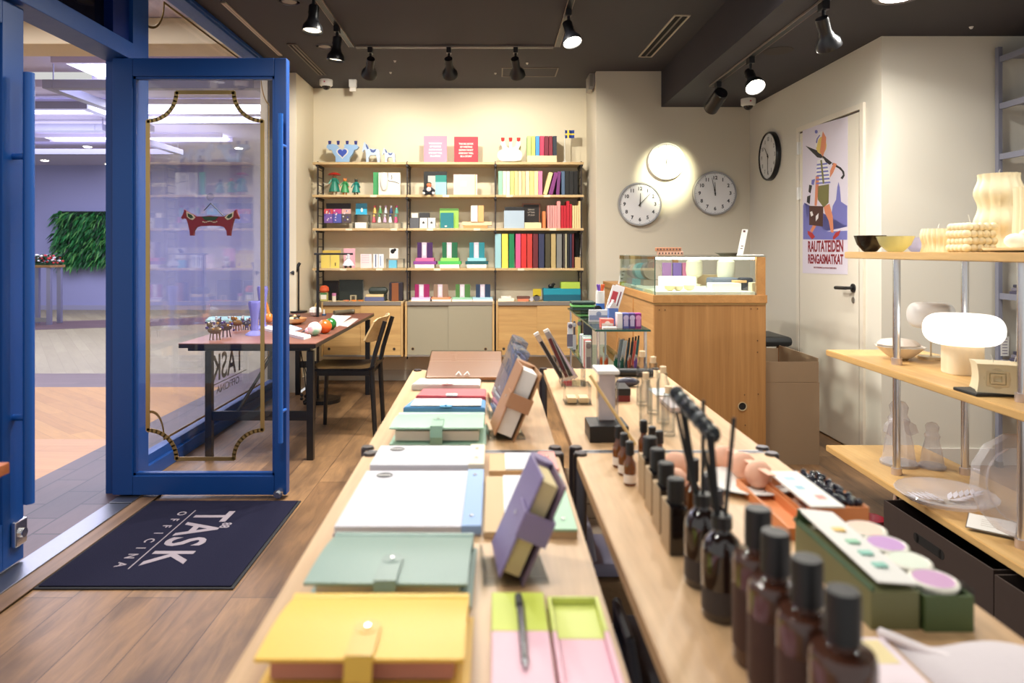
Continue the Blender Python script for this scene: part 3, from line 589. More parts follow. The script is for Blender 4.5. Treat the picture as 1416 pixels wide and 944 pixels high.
bookS(758.5, 764, 238, 1, (132, 60, 128), 'purple album leaning beside the cream one on the second shelf', 'album', 'albums on the second shelf', 'album', lean=15)
bookS(769, 773.5, 237, 1, (118, 56, 120), 'purple album slightly tilted against the grey blue one', 'album', 'albums on the second shelf', 'album', lean=4)
# third board
def riser(u0, u1, v, k, label, d=.12, Y=6.46):
    x0, x1, z = X(u0, Y), X(u1, Y), Z(v, Y)
    solo('display_riser', MB().box(x0, x1, Y, Y+d, z-.004, z).box(x0, x0+.004, Y, Y+d, ZS[k], z-.004).box(x1-.004, x1, Y, Y+d, ZS[k], z-.004), ACRYLIC, label, 'display stand', 'clear risers on the shelves'); return z
z = riser(447, 488, 308, 2, 'clear acrylic riser under the patterned gift boxes')
for i, (u0, u1, c, cc, n) in enumerate(((448, 460, (206, 80, 84), (120, 90, 170), 'red topped'), (460.5, 472, (196, 70, 140), (90, 96, 180), 'magenta topped'), (472.5, 485, (226, 180, 170), (90, 80, 84), 'peach topped'))):
    t = thing('gift_box', n+' patterned gift box on the clear riser of the third shelf', 'box', (X((u0+u1)/2, 6.47), 6.47, z), 'patterned boxes on the third shelf')
    x0, x1 = X(u0, 6.47), X(u1, 6.47); part('body', MB().box(x0, x1, 6.47, 6.50, z, z+.085, bev=.002), col(cc, .5), t); part('lid', MB().box(x0, x1, 6.47, 6.50, z+.085, z+.13, bev=.002), col(c, .5), t)
    pm = MB()
    for q in range(9): pm.cyl((rnd.uniform(x0+.01, x1-.01), 6.4685, z+rnd.uniform(.01, .12)), (rnd.uniform(x0+.01, x1-.01), 6.47, z+rnd.uniform(.01, .12)), .0001, n=6) if 0 else pm.ball((rnd.uniform(x0+.01, x1-.01), 6.469, z+rnd.uniform(.012, .12)), .007, (1, .1, 1), n=8, m=q % 3)
    part('printed_pattern', pm, [WHITE, col((70, 60, 150), .5), col((230, 210, 220), .5)], t)
boxI('picture_card', 451, 485, 281, 307.8, (40, 38, 40), 'dark patterned card sheet standing behind the gift boxes', 'card', d=.006, Y=6.53)
zc = riser(490, 509, 296.5, 2, 'clear acrylic riser under the teal card')
t = slab(492, 507.5, 281, 2, (20, 84, 104), 'teal picture card standing on the middle riser of the third shelf', 'card', name='picture_card', v1=296.5, d=.006, art=lambda m, x0, x1, z0, z1, y: m.box(x0, x1, y-.001, y, z0, z0+.5*(z1-z0)).ball(((x0+x1)/2+.004, y-.001, z0+.4*(z1-z0)), .014, (.8, .1, 1.4), m=1, n=8), mats=[col((60, 180, 220), .5), WHITE], pages=False)
boxI('price_card', 491, 506.5, 307.5, 315.5, (246, 244, 236), 'blank white card under the teal picture card', 'card', d=.01, Y=6.445)
z = riser(510, 555, 307.5, 2, 'clear acrylic riser under the grid of little ornaments')
cs = [((232, 190, 100), (220, 90, 100)), ((90, 160, 100), (236, 230, 220)), ((200, 206, 210), (210, 170, 200)), ((36, 60, 110), (236, 236, 240)), ((90, 170, 150), (210, 80, 130))]
nm = [['golden', 'green', 'silver', 'navy', 'teal'], ['pink', 'pale green', 'lilac', 'white', 'magenta']]
for r_ in range(2):
    for i in range(5):
        x = X(517+i*7.6, 6.48); c = cs[i][1-r_] if r_ == 0 else cs[i][0]; c2 = cs[i][0 if r_ == 0 else 1]; zz = z+.0+r_*.088; t = thing('ornament', '%s bell ornament in the %s row of the riser on the third shelf' % (nm[1-r_][i], ('front', 'raised rear')[r_]), 'ornament', (x, 6.48+r_*.05, zz), 'little ornaments on the third shelf'); yy = 6.48+r_*.05
        if r_: part('pedestal', MB().box(x-.019, x+.019, yy-.015, yy+.015, z, zz-.001), ACRYLIC, t)
        part('bell', MB().lathe([(.018, 0), (.016, .02), (.010, .045), (.006, .055), (.001, .056)], (x, yy, zz), 12), col(c, .4), t); part('head', MB().ball((x, yy, zz+.064), .012, n=8), col(c2, .4), t)
# middle of third board
boxI('storage_box', 567, 579.5, 301, 315.5, (92, 94, 100), 'small slate grey box on the third shelf beside two white boxes', 'box')
boxI('gift_box', 569, 578, 294.5, 301, (236, 226, 216), 'tiny white gift box lying on the slate grey box', 'box', d=.04)
for u0, u1, n in ((580.3, 590.8, 'white box with a dark motif beside the slate grey box'), (591.6, 602, 'white box with a dark motif beside the teal notebook')):
    t = thing('gift_box', n, 'box', (X((u0+u1)/2, 6.46), 6.5, ZS[2]), 'white motif boxes'); x0, x1 = X(u0, 6.46), X(u1, 6.46)
    part('body', MB().box(x0, x1, 6.46, 6.53, ZS[2], Z(301, 6.46), bev=.002), WHITE, t); xm = (x0+x1)/2; zm = Z(308, 6.46)
    part('printed_motif', MB().ball((xm, 6.4595, zm), .012, (1, .08, .7), n=10).ball((xm, 6.459, zm+.008), .006, (1, .1, 1), n=8), col((60, 60, 60), .6), t)
boxI('notebook', 579.5, 593.5, 294, 301, (56, 56, 58), 'small charcoal notebook lying on the white motif boxes', 'notebook', d=.06, Y=6.465)
slab(608, 634, 288, 2, (150, 200, 90), 'lime green notebook standing behind the teal one', 'notebook', Y=6.50, art=lambda m, x0, x1, z0, z1, y: m.box(x0, x1, y-.001, y, z1-.02, z1), mats=[col((80, 130, 60), .6)])
slab(609, 627, 294, 2, (36, 122, 132), 'teal notebook with white emblem before the lime green one', 'notebook', Y=6.47, art=lambda m, x0, x1, z0, z1, y: m.ball(((x0+x1)/2-.01, y, z0+.02), .012, (1, .1, .6), n=8), mats=[WHITE])
bookS(651, 660.5, 284, 2, (242, 226, 214), 'off white notebook standing on the peach stack', 'notebook', 'peach notebooks', 'notebook', v1=306.5, d=.05)
bookS(661, 669, 284, 2, (240, 176, 116), 'orange notebook standing on the peach stack', 'notebook', 'peach notebooks', 'notebook', v1=306.5, d=.05)
boxI('notebook', 639, 680, 306.5, 311.5, (244, 214, 170), 'pale peach notebook lying on the orange one on the third shelf', 'notebook', d=.13); boxI('notebook', 641, 674, 311.5, 315.5, (236, 150, 96), 'orange notebook lying lowest of the peach stack', 'notebook', d=.13)
slab(698, 724.5, 286, 2, (30, 30, 34), 'black folder standing behind the pale blue notebook', 'folder', name='folder', Y=6.50)
slab(697, 725, 291, 2, (176, 196, 214), 'pale blue notebook standing before the black folder', 'notebook', Y=6.46)
def brd(m, x0, x1, z0, z1, y):
    m.box(x0+.012, x1-.012, y-.001, y, z0+.012, z1-.012, 0)
    for i in range(3): m.text(('DESIGN', 'LETTERS', 'STUDIO')[i], .018, MT(((x0+x1)/2, y-.0015, z1-.06-i*.026), (1, 0, 0), (0, 0, 1)), m=1)
slab(722, 747, 281, 2, (120, 76, 54), 'brown framed black board with lettering on the third shelf', 'board', name='letter_board', Y=6.53, art=brd, mats=[col((28, 22, 22), .6), col((190, 180, 170), .6)], d=.012, pages=False)
boxI('storage_box', 725.5, 748.5, 307.5, 315.5, (228, 220, 176), 'low cream box before the framed letter board', 'box')
bookS(750.5, 754.5, 292, 2, (230, 136, 80), 'small orange notebook beside the pink albums', 'notebook', None, 'notebook')
names = {(0): ('rose pink', (230, 160, 156)), 1: ('cherry red', (196, 30, 50)), 2: ('cream', (238, 214, 160))}
for i, (u0, u1, vt, kc, w) in enumerate(((757, 760.2, 284, 0, 'beside the small orange notebook'), (760.5, 763.5, 284, 0, 'second of the short pink ones'), (763.8, 766.8, 284, 0, 'third of the short pink ones'), (767, 770, 284, 0, 'beside the tall pink one'), (770.3, 775, 278, 0, 'tallest of the pink ones'), (775.6, 779, 284, 1, 'beside the tall pink one'), (779.3, 783, 284, 1, 'beside the tall red one'), (783.3, 787.5, 278, 1, 'tallest of the red ones'), (787.8, 790.8, 282, 1, 'beside the cream ones'), (791.5, 794.2, 284, 2, 'beside the red ones'), (794.5, 797, 284, 2, 'second of the short cream ones'), (797.3, 800, 284, 2, 'beside the tall cream one'), (800.2, 802.8, 278, 2, 'tallest of the cream ones'))):
    n, c = names[kc]; bookS(u0, u1, vt, 2, c, '%s album spine on the third shelf, %s' % (n, w), 'album', 'albums on the third shelf', 'album')
# fourth board
for i, (u0, u1, n) in enumerate(((444, 456, 'yellow booklet leaning beside the ladder panel of the fourth shelf'), (457, 469, 'yellow booklet with a dark mark on the fourth shelf'))):
    slab(u0, u1, 351, 3, (236, 214, 110), n, 'booklet', 'yellow booklets', 'booklet', d=.01, Y=6.47, art=(lambda m, x0, x1, z0, z1, y: m.box(x0+.5*(x1-x0), x0+.62*(x1-x0), y-.001, y, z0+.02, z0+.05)) if i else None, mats=[col((90, 70, 40), .6)])
boxI('booklet', 446, 471, 346, 352, (220, 190, 90), 'golden booklet standing behind the yellow booklets', 'booklet', d=.01, Y=6.53)
bpy.data.objects[-1] if 0 else None
slab(475, 491, 343.5, 3, (240, 180, 196), 'pink greeting card standing on the fourth shelf', 'card', None, 'greeting_card', v1=371, d=.004, Y=6.53, pages=False)
Y = 6.48; x, z = X(481.5, Y), ZS[3]; t = thing('plush_toy', 'little white plush animal with black feet on the fourth shelf', 'toy', (x, Y, z))
part('body', MB().ball((x, Y, z+.04), .026, (1, .9, 1.3)).ball((x, Y-.01, z+.085), .024).ball((x-.018, Y-.008, z+.106), .008, n=8).ball((x+.018, Y-.008, z+.106), .008, n=8).ball((x-.028, Y-.01, z+.055), .010, (1, 1, 1.5), n=8).ball((x+.028, Y-.01, z+.055), .010, (1, 1, 1.5), n=8), WHITE, t); part('feet', MB().ball((x-.02, Y-.02, z+.012), .013, n=8).ball((x+.026, Y-.02, z+.012), .013, n=8), BLACK, t); part('face', MB().ball((x-.008, Y-.033, z+.09), .003, n=6).ball((x+.008, Y-.033, z+.09), .003, n=6).ball((x, Y-.034, z+.082), .004, n=6), BLACK, t)
dots = lambda m, x0, x1, z0, z1, y: [m.box(x0+.15*(x1-x0)+i*.014, x0+.15*(x1-x0)+i*.014+.005, y-.001, y, z1-.016-j*.022, z1-.010-j*.022, (i+j) % 2) for i in range(5) for j in range(4)]
slab(498.5, 514, 351, 3, (244, 224, 226), 'pink dotted card booklet on the fourth shelf', 'card', None, 'greeting_card', d=.008, Y=6.47, art=dots, mats=[col((190, 80, 150), .6), col((226, 140, 150), .6)], pages=False)
slab(516, 522.7, 351, 3, (222, 228, 236), 'white and blue card booklet beside the pink dotted one', 'card', None, 'greeting_card', d=.008, Y=6.47, art=lambda m, x0, x1, z0, z1, y: m.box(x0+.02, x0+.028, y-.001, y, z0+.01, z1-.005), mats=[col((60, 80, 130), .6)], pages=False)
slab(523.5, 530.5, 351, 3, (232, 234, 240), 'white and blue card booklet beside the acrylic display', 'card', None, 'greeting_card', d=.008, Y=6.47, art=lambda m, x0, x1, z0, z1, y: m.box(x0+.015, x0+.022, y-.001, y, z0+.02, z1-.02), mats=[col((110, 140, 190), .6)], pages=False)
z = riser(534, 558, 357.5, 3, 'clear acrylic riser under the black and white card')
slab(538.5, 550.5, 343, 3, (236, 236, 230), 'black and white picture card on the riser of the fourth shelf', 'card', None, 'greeting_card', v1=357.5, d=.004, art=lambda m, x0, x1, z0, z1, y: m.ball((x0+.03, y, z1-.03), .02, (1, .05, 1.1), n=8).ball((x0+.05, y, z1-.016), .014, (1, .05, 1), n=8), mats=[BLACK], pages=False)
boxI('gift_box', 537.5, 548.5, 359.5, 370.5, (110, 190, 220), 'sky blue gift box under the riser of the fourth shelf', 'box', d=.05)
def bands(m, x0, x1, z0, z1, y):
    w = x1-x0; m.box(x0+.3*w, x0+.62*w, y-.001, y, z0, z1, 0); m.box(x0+.36*w, x0+.56*w, y-.002, y-.001, z0+.15*(z1-z0), z0+.85*(z1-z0), 1)
lbl = [col((206, 190, 204), .6), col((226, 216, 224), .6)]
for u, vt, cc, names_ in ((587.5, 335, [(66, 30, 86), (226, 110, 160), (140, 70, 150), (244, 236, 232)], ('purple', 'pink', 'violet')), (622, 335, [(24, 96, 62), (150, 220, 110), (80, 190, 90), (240, 240, 232)], ('green', 'light green', 'grass green')), (659.5, 335, [(34, 130, 142), (150, 216, 226), (24, 90, 96), (240, 240, 236)], ('teal', 'pale aqua', 'dark teal'))):
    slab(u-10.5, u+10.5, vt, 3, cc[0], '%s notebook set with pale label standing on the stack of the fourth shelf' % names_[0], 'notebook', 'labelled notebook sets on the fourth shelf', v1=356.5, art=bands, mats=lbl, d=.03, Y=6.5)
    for j, (a, b, va, vb, n) in enumerate(((-13, 12.5, 356.5, 361, names_[1]+' notebook topmost of the stack'), (-16, 15.5, 361, 365.5, names_[2]+' notebook in the middle of the stack'), (-14, 13, 365.5, 370.5, 'white notebook lowest of the stack'))):
        boxI('notebook', u+a, u+b, va, vb, cc[j+1], n+' under the %s set' % names_[0], 'notebook', d=.15, group='stacked notebooks on the fourth shelf', Y=6.455)
R3 = [(684.5, 693, (160, 206, 214), 'light blue'), (694, 702.5, (240, 224, 90), 'yellow'), (703.8, 711, (24, 130, 80), 'green'), (713, 720, (214, 90, 140), 'rose'), (720.6, 728, (214, 48, 48), 'bright red'), (728.8, 736, (200, 60, 52), 'brick red'), (737, 744, (110, 36, 44), 'maroon'), (745, 752.6, (50, 56, 88), 'navy'), (754, 761, (74, 68, 48), 'olive brown'), (762, 768.5, (190, 168, 116), 'gold patterned'), (769.8, 777, (130, 130, 128), 'grey'), (778.3, 781, (60, 52, 50), 'dark slim'), (781.3, 784, (176, 170, 140), 'beige slim'), (784.6, 787.6, (26, 28, 32), 'black slim'), (788, 790.6, (44, 48, 80), 'slim navy'), (791, 793.8, (96, 24, 36), 'slim wine red')]
for u0, u1, c, n in R3: bookS(u0, u1, 323, 3, c, n+' binder spine standing on the fourth shelf', 'binder', 'binders on the fourth shelf', 'binder', d=.2)
boxI('magazine_file', 795, 805.5, 355.5, 370.5, (206, 176, 126), 'small kraft magazine box at the end of the fourth shelf', 'box', d=.1)
bookS(795, 800.5, 322, 3, (20, 20, 24), 'black binder standing behind the kraft box of the fourth shelf', 'binder', None, 'binder', Y=6.565, d=.09); bookS(801, 803.6, 324, 3, (224, 222, 214), 'white pad standing behind the kraft box of the fourth shelf', 'notepad', None, 'notepad', Y=6.565, d=.09, lean=3)
# cabinet top
Y = 6.45
def onC(u, Y=6.47): return X(u, Y)
x, z = onC(448.5), ZS[4]; t = thing('jar', 'square jar with a green label and orange cloth lid on the cabinet top', 'jar', (x, 6.47, z))
part('body', MB().box(x-.034, x+.034, 6.44, 6.50, z, z+.085, bev=.01), col((196, 190, 120), .3), t); part('label', MB().box(x-.026, x+.026, 6.4385, 6.44, z+.02, z+.07).box(x-.03, x+.03, 6.438, 6.4395, z+.062, z+.08, 1), [PAPER, col((80, 130, 80), .6)], t); part('lid', MB().lathe([(.036, .085), (.045, .10), (.04, .13), (.02, .145), (.001, .148)], (x, 6.47, z), 16), col((214, 90, 50), .6), t)
x = onC(462); t = thing('jar', 'tiny pink lidded jar beside the square jar on the cabinet top', 'jar', (x, 6.47, z)); part('body', MB().cyl((x, 6.47, z), (x, 6.47, z+.05), .019, n=16), col((222, 214, 196), .4), t); part('lid', MB().cyl((x, 6.47, z+.05), (x, 6.47, z+.075), .02, n=16), col((206, 130, 176), .4), t)
slab(446, 468, 388, 4, (18, 18, 22), 'black portfolio standing behind the jars on the cabinet top', 'portfolio', None, 'portfolio', Y=6.58, d=.02)
slab(469, 502, 387, 4, (34, 42, 40), 'large dark green black portfolio on the cabinet top', 'portfolio', None, 'portfolio', Y=6.55, d=.03)
for i, (u, c, n) in enumerate(((478, (214, 130, 90), 'small peach leather keyring on the cabinet top'), (488.5, (222, 130, 50), 'small orange leather keyring under the little frame'), (498, (200, 120, 50), 'small tan leather keyring beside the navy tray'))):
    x = onC(u, 6.45); solo('key_fob', MB().cyl((x-.01, 6.45, z+.006), (x-.01, 6.45, z+.012), .016, n=14).box(x-.005, x+.03, 6.44, 6.46, z, z+.014, bev=.004), col(c, .5), n, 'key fob', 'leather key fobs')
t = slab(484, 493, 408, 4, (170, 160, 130), 'little framed card on the cabinet top', 'card', None, 'framed_card', Y=6.50, d=.008, art=lambda m, x0, x1, z0, z1, y: m.box(x0+.015, x1-.015, y-.001, y, z0+.01, z1-.008), mats=[col((70, 64, 50), .6)], pages=False)
boxI('notebook', 504, 531, 410.5, 416.5, (92, 100, 140), 'slate blue notebook lowest of the pile under the dark case', 'notebook', d=.14, bev=.006); boxI('notebook', 506, 530, 407, 410.5, (226, 200, 150), 'cream notebook under the dark green case', 'notebook', d=.13)
m = MB().box(onC(508), onC(535), 6.50, 6.56, ZS[4]+.06, Z(397, 6.5), bev=.03); m.box(onC(510), onC(533), 6.50, 6.56, ZS[4], ZS[4]+.06)
solo('pencil_case', m, col((40, 50, 44), .5), 'dark green rounded case behind the notebook pile on the cabinet top', 'case')
t = thing('pen_case', 'black case with a tan band standing on the cabinet top', 'case', (onC(547), 6.5, z)); part('body', MB().box(onC(537.5), onC(557), 6.48, 6.54, z, Z(390, 6.48), bev=.012), col((44, 38, 46), .45), t); part('band', MB().box(onC(541.5), onC(551), 6.474, 6.48, z+.001, Z(391, 6.48), bev=.002), col((136, 80, 46), .5), t)
for u, c, n in ((583.5, (150, 24, 90), 'magenta'), (609.5, (140, 116, 96), 'taupe'), (640, (76, 120, 60), 'moss green'), (668, (36, 56, 84), 'navy')):
    slab(u-10, u+10, 393, 4, c, '%s notebook with pale label standing on the grey cabinet' % n, 'notebook', 'labelled notebooks on the grey cabinet', v1=411.5, art=bands, mats=lbl, d=.03, Y=6.5)
    cc = {'magenta': (206, 190, 226), 'taupe': (240, 150, 110), 'moss green': (150, 200, 170), 'navy': (170, 210, 226)}[n]
    boxI('notebook', u-14.5, u+13, 411.5, 414, cc, 'thin pastel notebook under the %s labelled notebook' % n, 'notebook', d=.14, Y=6.44, bev=.001); boxI('notebook', u-15, u+14, 414, 416.5, (236, 230, 230), 'thin white notebook lowest under the %s labelled notebook' % n, 'notebook', d=.15, Y=6.435, bev=.001)
boxI('notebook', 693, 707, 410, 413, (244, 240, 230), 'small white notebook topmost of the white pair on the oak cabinet', 'notebook', d=.1); boxI('notebook', 688.5, 711, 413, 416.5, (240, 234, 220), 'wider white notebook below the small one on the oak cabinet', 'notebook', d=.14)
boxI('notebook', 715, 733, 410, 413, (110, 70, 60), 'small brown notebook lying on the oak cabinet', 'notebook', d=.1); boxI('notebook', 716, 731, 413, 416.5, (222, 130, 100), 'salmon notebook under the small brown one', 'notebook', d=.11)
boxI('gift_box', 737, 748.5, 399.5, 409.5, (196, 176, 40), 'small yellow box balanced on the grey roll on the oak cabinet', 'box', d=.04)
solo('washi_tape', MB().cyl((onC(742), 6.46, z+.03), (onC(742), 6.52, z+.03), .03, n=20), col((90, 90, 96), .4), 'dark grey roll lying under the small yellow box', 'roll'); solo('washi_tape', MB().cyl((onC(735), 6.46, z+.018), (onC(735), 6.49, z+.018), .018, n=18), col((190, 190, 200), .4), 'small silver grey roll on the oak cabinet', 'roll')
boxI('storage_box', 751.5, 803, 407.5, 416.5, (14, 92, 116), 'long petrol blue box lowest of the stack on the oak cabinet', 'box', d=.16, lid=False); boxI('storage_box', 751.5, 803, 399, 407.5, (24, 144, 168), 'long turquoise box upon the petrol blue one', 'box', d=.16); boxI('storage_box', 776, 802, 390, 399, (176, 206, 80), 'lime green box topmost upon the turquoise box', 'box', d=.14)
x, zz = onC(762, 6.5), Z(399, 6.46)+.0; t = thing('figurine', 'small black bird figurine sitting on the turquoise box', 'figurine', (x, 6.5, zz)); part('body', MB().ball((x, 6.5, zz+.022), .026, (1.1, .8, .85)).ball((x+.022, 6.5, zz+.04), .014), BLACK, t); part('beak', MB().cyl((x+.03, 6.5, zz+.04), (x+.046, 6.5, zz+.038), .005, .001, n=8), col((60, 50, 40), .5), t)
# ================================================================ MAT
t = thing('doormat', 'dark navy doormat with pale shop lettering inside the open blue door', 'doormat', (-1.33, 3.0, 0))
mm_ = col((28, 28, 46), 1., spec=.1, bump=1., bs=300)
part('rubber_border', MB().box(-1.70, -.962, 2.555, 3.452, .0005, .006, bev=.002), col((20, 20, 26), .8), t)
part('pile', MB().box(-1.688, -.974, 2.567, 3.44, .006, .011, bev=.002), mm_, t)
cm = MB(); gy = col((138, 128, 136), .95)
[cm.text(c_, .235, MT((-1.325, y_, .0113), (0, -1, 0), (1, 0, 0)), sx=.9, bold=.004, ext=.0003) for c_, y_ in (('T', 3.235), ('A', 3.09), ('S', 2.955), ('K', 2.805))]
for i, ch in enumerate('OFFICINA'): cm.text(ch, .055, MT((-1.475, 3.27-i*.076, .0113), (0, -1, 0), (1, 0, 0)), sx=1.1, bold=.001, ext=.0003)
cm.box(-1.428, -1.423, 2.70, 3.31, .011, .0116)
cm.text('88', .06, MT((-1.215, 3.13, .0113), (0, -1, 0), (1, 0, 0)), bold=.001, ext=.0003)
part('lettering', cm, gy, t, smooth=None)
# ================================================================ DESK
walnut = wood((150, 96, 78), (112, 68, 54), 'x', cross=18, rough=.4); DZ = .70
t = thing('desk', 'long dark-topped desk on black metal legs beside the shop window', 'desk', (-1.47, 5.1, 0))
part('tabletop', MB().box(-1.868, -1.057, 4.10, 6.09, DZ-.006, DZ, bev=.001), walnut, t); part('edge_band', MB().box(-1.868, -1.057, 4.10, 6.09, DZ-.028, DZ-.006, bev=.002), col((36, 24, 20), .4), t)
part('apron', MB().box(-1.83, -1.10, 4.14, 6.05, DZ-.05, DZ-.028, bev=.002), BLACKMETAL, t)
LXL, LXR = -1.705, -1.10
for x in (LXL, LXR):
    for y in (4.15, 6.02): part('leg', MB().box(x-.02, x+.02, y-.02, y+.02, 0, DZ-.05, bev=.003), BLACKMETAL, t)
for y in (4.15, 6.02): part('crossbar', MB().box(LXL+.02, LXR-.02, y-.012, y+.012, .235, .29, bev=.002), BLACKMETAL, t)
part('brace', MB().cyl((-1.54, 4.16, .285), (-1.345, 4.28, DZ-.05), .010, n=8), BLACKMETAL, t)
# chair
t = thing('dining_chair', 'black metal chair with a pale wooden backrest beside the desk', 'chair', (-1.0, 4.82, 0))
y0, y1 = 4.65, 4.99; sx0, sx1 = -1.24, -.80
for y in (y0, y1):
    part('leg', MB().cyl((sx0+.02, y, 0), (sx0+.035, y, .44), .014, .016, n=10), BLACKMETAL, t)
    part('leg', MB().cyl((-.80, y, 0), (-.825, y, .47), .016, .018, n=10), BLACKMETAL, t)
    part('back_post', MB().tube([(-.825, y, .44), (-.80, y, .56), (-.735, y, .775)], .0155, n=10), BLACKMETAL, t)
part('seat_frame', MB().box(sx0+.02, -.83, y0-.005, y0+.02, .41, .445, bev=.003).box(sx0+.02, -.83, y1-.02, y1+.005, .41, .445, bev=.003).box(sx0+.02, sx0+.045, y0, y1, .41, .445).box(-.85, -.83, y0, y1, .41, .445), BLACKMETAL, t)
sm = MB(); nx, ny = 10, 6; gr = []
for i in range(nx+1):
    row = []
    for j in range(ny+1):
        a, b = i/nx, j/ny; x = sx0+(sx1-sx0)*a; y = y0-.03+(y1-y0+.06)*b; z = .462-.018*math.sin(math.pi*a)*math.sin(math.pi*b)+(.03*max(0, a-.8)**2*25*.6)
        row.append((x, y, z))
    gr.append(row)
for dz in (0, -.014):
    pass
top = [[sm.b.verts.new(p) for p in r] for r in gr]; bot = [[sm.b.verts.new((p[0], p[1], p[2]-.016)) for p in r] for r in gr]
for i in range(nx):
    for j in range(ny): sm.b.faces.new((top[i][j], top[i+1][j], top[i+1][j+1], top[i][j+1])); sm.b.faces.new((bot[i][j], bot[i][j+1], bot[i+1][j+1], bot[i+1][j]))
for i in range(nx):
    for j in (0, ny): sm.b.faces.new((top[i][j], top[i+1][j], bot[i+1][j], bot[i][j]))
for j in range(ny):
    for i in (0, nx): sm.b.faces.new((top[i][j], top[i][j+1], bot[i][j+1], bot[i][j]))
part('seat', sm, col((9, 7, 7), .2), t)
bk = MB(); n = 12; pts = []
for i in range(n+1):
    a = i/n; y = 4.575+.49*a; dx = -.055*(2*a-1)**2; pts.append((y, dx))
def bprof(m_, off):
    rows = []
    for y, dx in pts:
        e = min(1, min(y-4.575, 5.065-y)/.05); k = .02*(1-e)
        rows.append([m_.b.verts.new((-.812+dx+off+.066*f_, y, .635+k+(.165-2*k)*f_)) for f_ in (0, .5, 1)])
    return rows
A = bprof(bk, .012); B = bprof(bk, 0)
for i in range(n):
    for j in range(2): bk.b.faces.new((A[i][j], A[i+1][j], A[i+1][j+1], A[i][j+1])); bk.b.faces.new((B[i][j], B[i][j+1], B[i+1][j+1], B[i+1][j]))
    for j in (0, 2): bk.b.faces.new((A[i][j], A[i+1][j], B[i+1][j], B[i][j]))
for i in (0, n):
    for j in range(2): bk.b.faces.new((A[i][j], A[i][j+1], B[i][j+1], B[i][j]))
part('backrest', bk, wood((226, 196, 146), (206, 172, 120), 'y'), t)
# things on the desk
def D(u, v): return G(u, v, DZ)
vio = glass((150, 150, 232), 'violet_glass', edge=(80, 80, 200), body=.6)
for u, v, h, r, n_ in ((352, 463, .22, .028, 'shorter violet glass vase with a flared foot on the desk'), (363, 455, .30, .026, 'taller violet glass vase behind the shorter one on the desk')):
    p = D(u, v); t = thing('glass_vase', n_, 'vase', p, 'violet glass vases'); part('body', MB().lathe([(r*2, 0), (r*1.9, .008), (r*.8, .03), (r*.75, .08), (r*1.0, h*.7), (r*1.35, h*.93), (r*1.2, h), (r*1.05, h), (r*1.0, h*.93), (r*.55, .12), (.001, .1)], p, 20, warp=lambda a, z: 1+.06*math.sin(6*a)), vio, t)
cl_ = [(96, 70, 40), (50, 40, 70), (60, 34, 40), (40, 70, 60), (120, 84, 40)]
for k, (u, v, n_, s) in enumerate(((297, 470, 'tiny colourful glass horse figurine nearest the desk corner', 1.), (311, 466, 'amber and purple glass figurine beside the glass horse', 1.1), (328, 457, 'dark glass animal figurine before the teal papers', .9), (341, 456, 'pale green glass figurine beside the violet vase', .8))):
    p = D(u, v); t = thing('glass_figurine', n_, 'figurine', p, 'little glass figurines'); rr = random.Random(k); m = MB()
    m.ball(p+Vector((0, 0, .06*s)), .03*s, (1.5, .8, .8), n=10).ball(p+Vector((-.035*s, 0, .095*s)), .016*s, n=8)
    for a in (-.028, -.012, .014, .03): m.cyl(p+Vector((a*s, (a*31 % 1-.5)*.02, 0)), p+Vector((a*s*.8, 0, .055*s)), .004, n=6)
    m.cyl(p+Vector((-.022*s, 0, .07*s)), p+Vector((-.036*s, 0, .1*s)), .012*s, .01*s, n=8)
    part('body', m, col(cl_[(k*2) % 5], .15, coat=.5), t)
    m = MB()
    for q in range(14): m.ball(p+Vector((rr.uniform(-.05, .05)*s, rr.uniform(-.025, .01), rr.uniform(.03, .12)*s)), .006+.005*rr.random(), n=6, m=q % 3)
    part('beads', m, [col((150, 110, 50), .12), col((60, 44, 100), .12), col((170, 170, 180), .1)], t)
p = D(372, 447); t = thing('glass_figurine', 'orange glass bird figurine with dark beak behind the violet vases', 'figurine', p, 'little glass figurines'); part('body', MB().ball(p+Vector((0, 0, .04)), .035, (1, 1, 1.1)).cyl(p+Vector((0, 0, .06)), p+Vector((-.02, 0, .16)), .014, .006, n=8), col((230, 130, 40), .15, coat=.5), t); part('beak', MB().cyl(p+Vector((-.02, 0, .15)), p+Vector((-.035, -.01, .11)), .007, .001, n=8), BLACK, t)
def bird(u, v, r, c, lab, beak=(40, 40, 50)):
    p = D(u, v); t = thing('bird_ornament', lab, 'ornament', p, 'round bird ornaments on the desk')
    part('body', MB().ball(p+Vector((0, 0, r*.98)), r, (1, 1, .98), n=20), c, t)
    part('head', MB().ball(p+Vector((-r*.9, -.01, r*.75)), r*.42, n=12), c, t); part('beak', MB().cyl(p+Vector((-r*1.2, -.015, r*.75)), p+Vector((-r*1.75, -.02, r*.55)), r*.14, .001, n=8), col(beak, .3), t)
def opal():
    m, N, L, b = newmat('opal_glass'); tc = N.new('ShaderNodeTexCoord'); n = N.new('ShaderNodeTexNoise'); n.inputs['Scale'].default_value = 14; r = N.new('ShaderNodeValToRGB')
    r.color_ramp.elements[0].color = rgb((236, 170, 180)); r.color_ramp.elements[1].color = rgb((150, 220, 186)); e = r.color_ramp.elements.new(.5); e.color = rgb((240, 232, 224)); r.color_ramp.elements[0].position = .38; r.color_ramp.elements[2].position = .62
    L.new(tc.outputs['Object'], n.inputs['Vector']); L.new(n.outputs['Fac'], r.inputs[0]); L.new(r.outputs[0], b.inputs['Base Color']); b.inputs['Roughness'].default_value = .12; return m
bird(435, 464, .046, opal(), 'pastel pink and green glass bird ball at the desk edge'); bird(449, 461, .047, col((226, 96, 36), .15), 'orange glass bird ball between the pastel and green ones'); bird(457, 456, .042, col((40, 110, 50), .15), 'green glass bird ball behind the orange one')
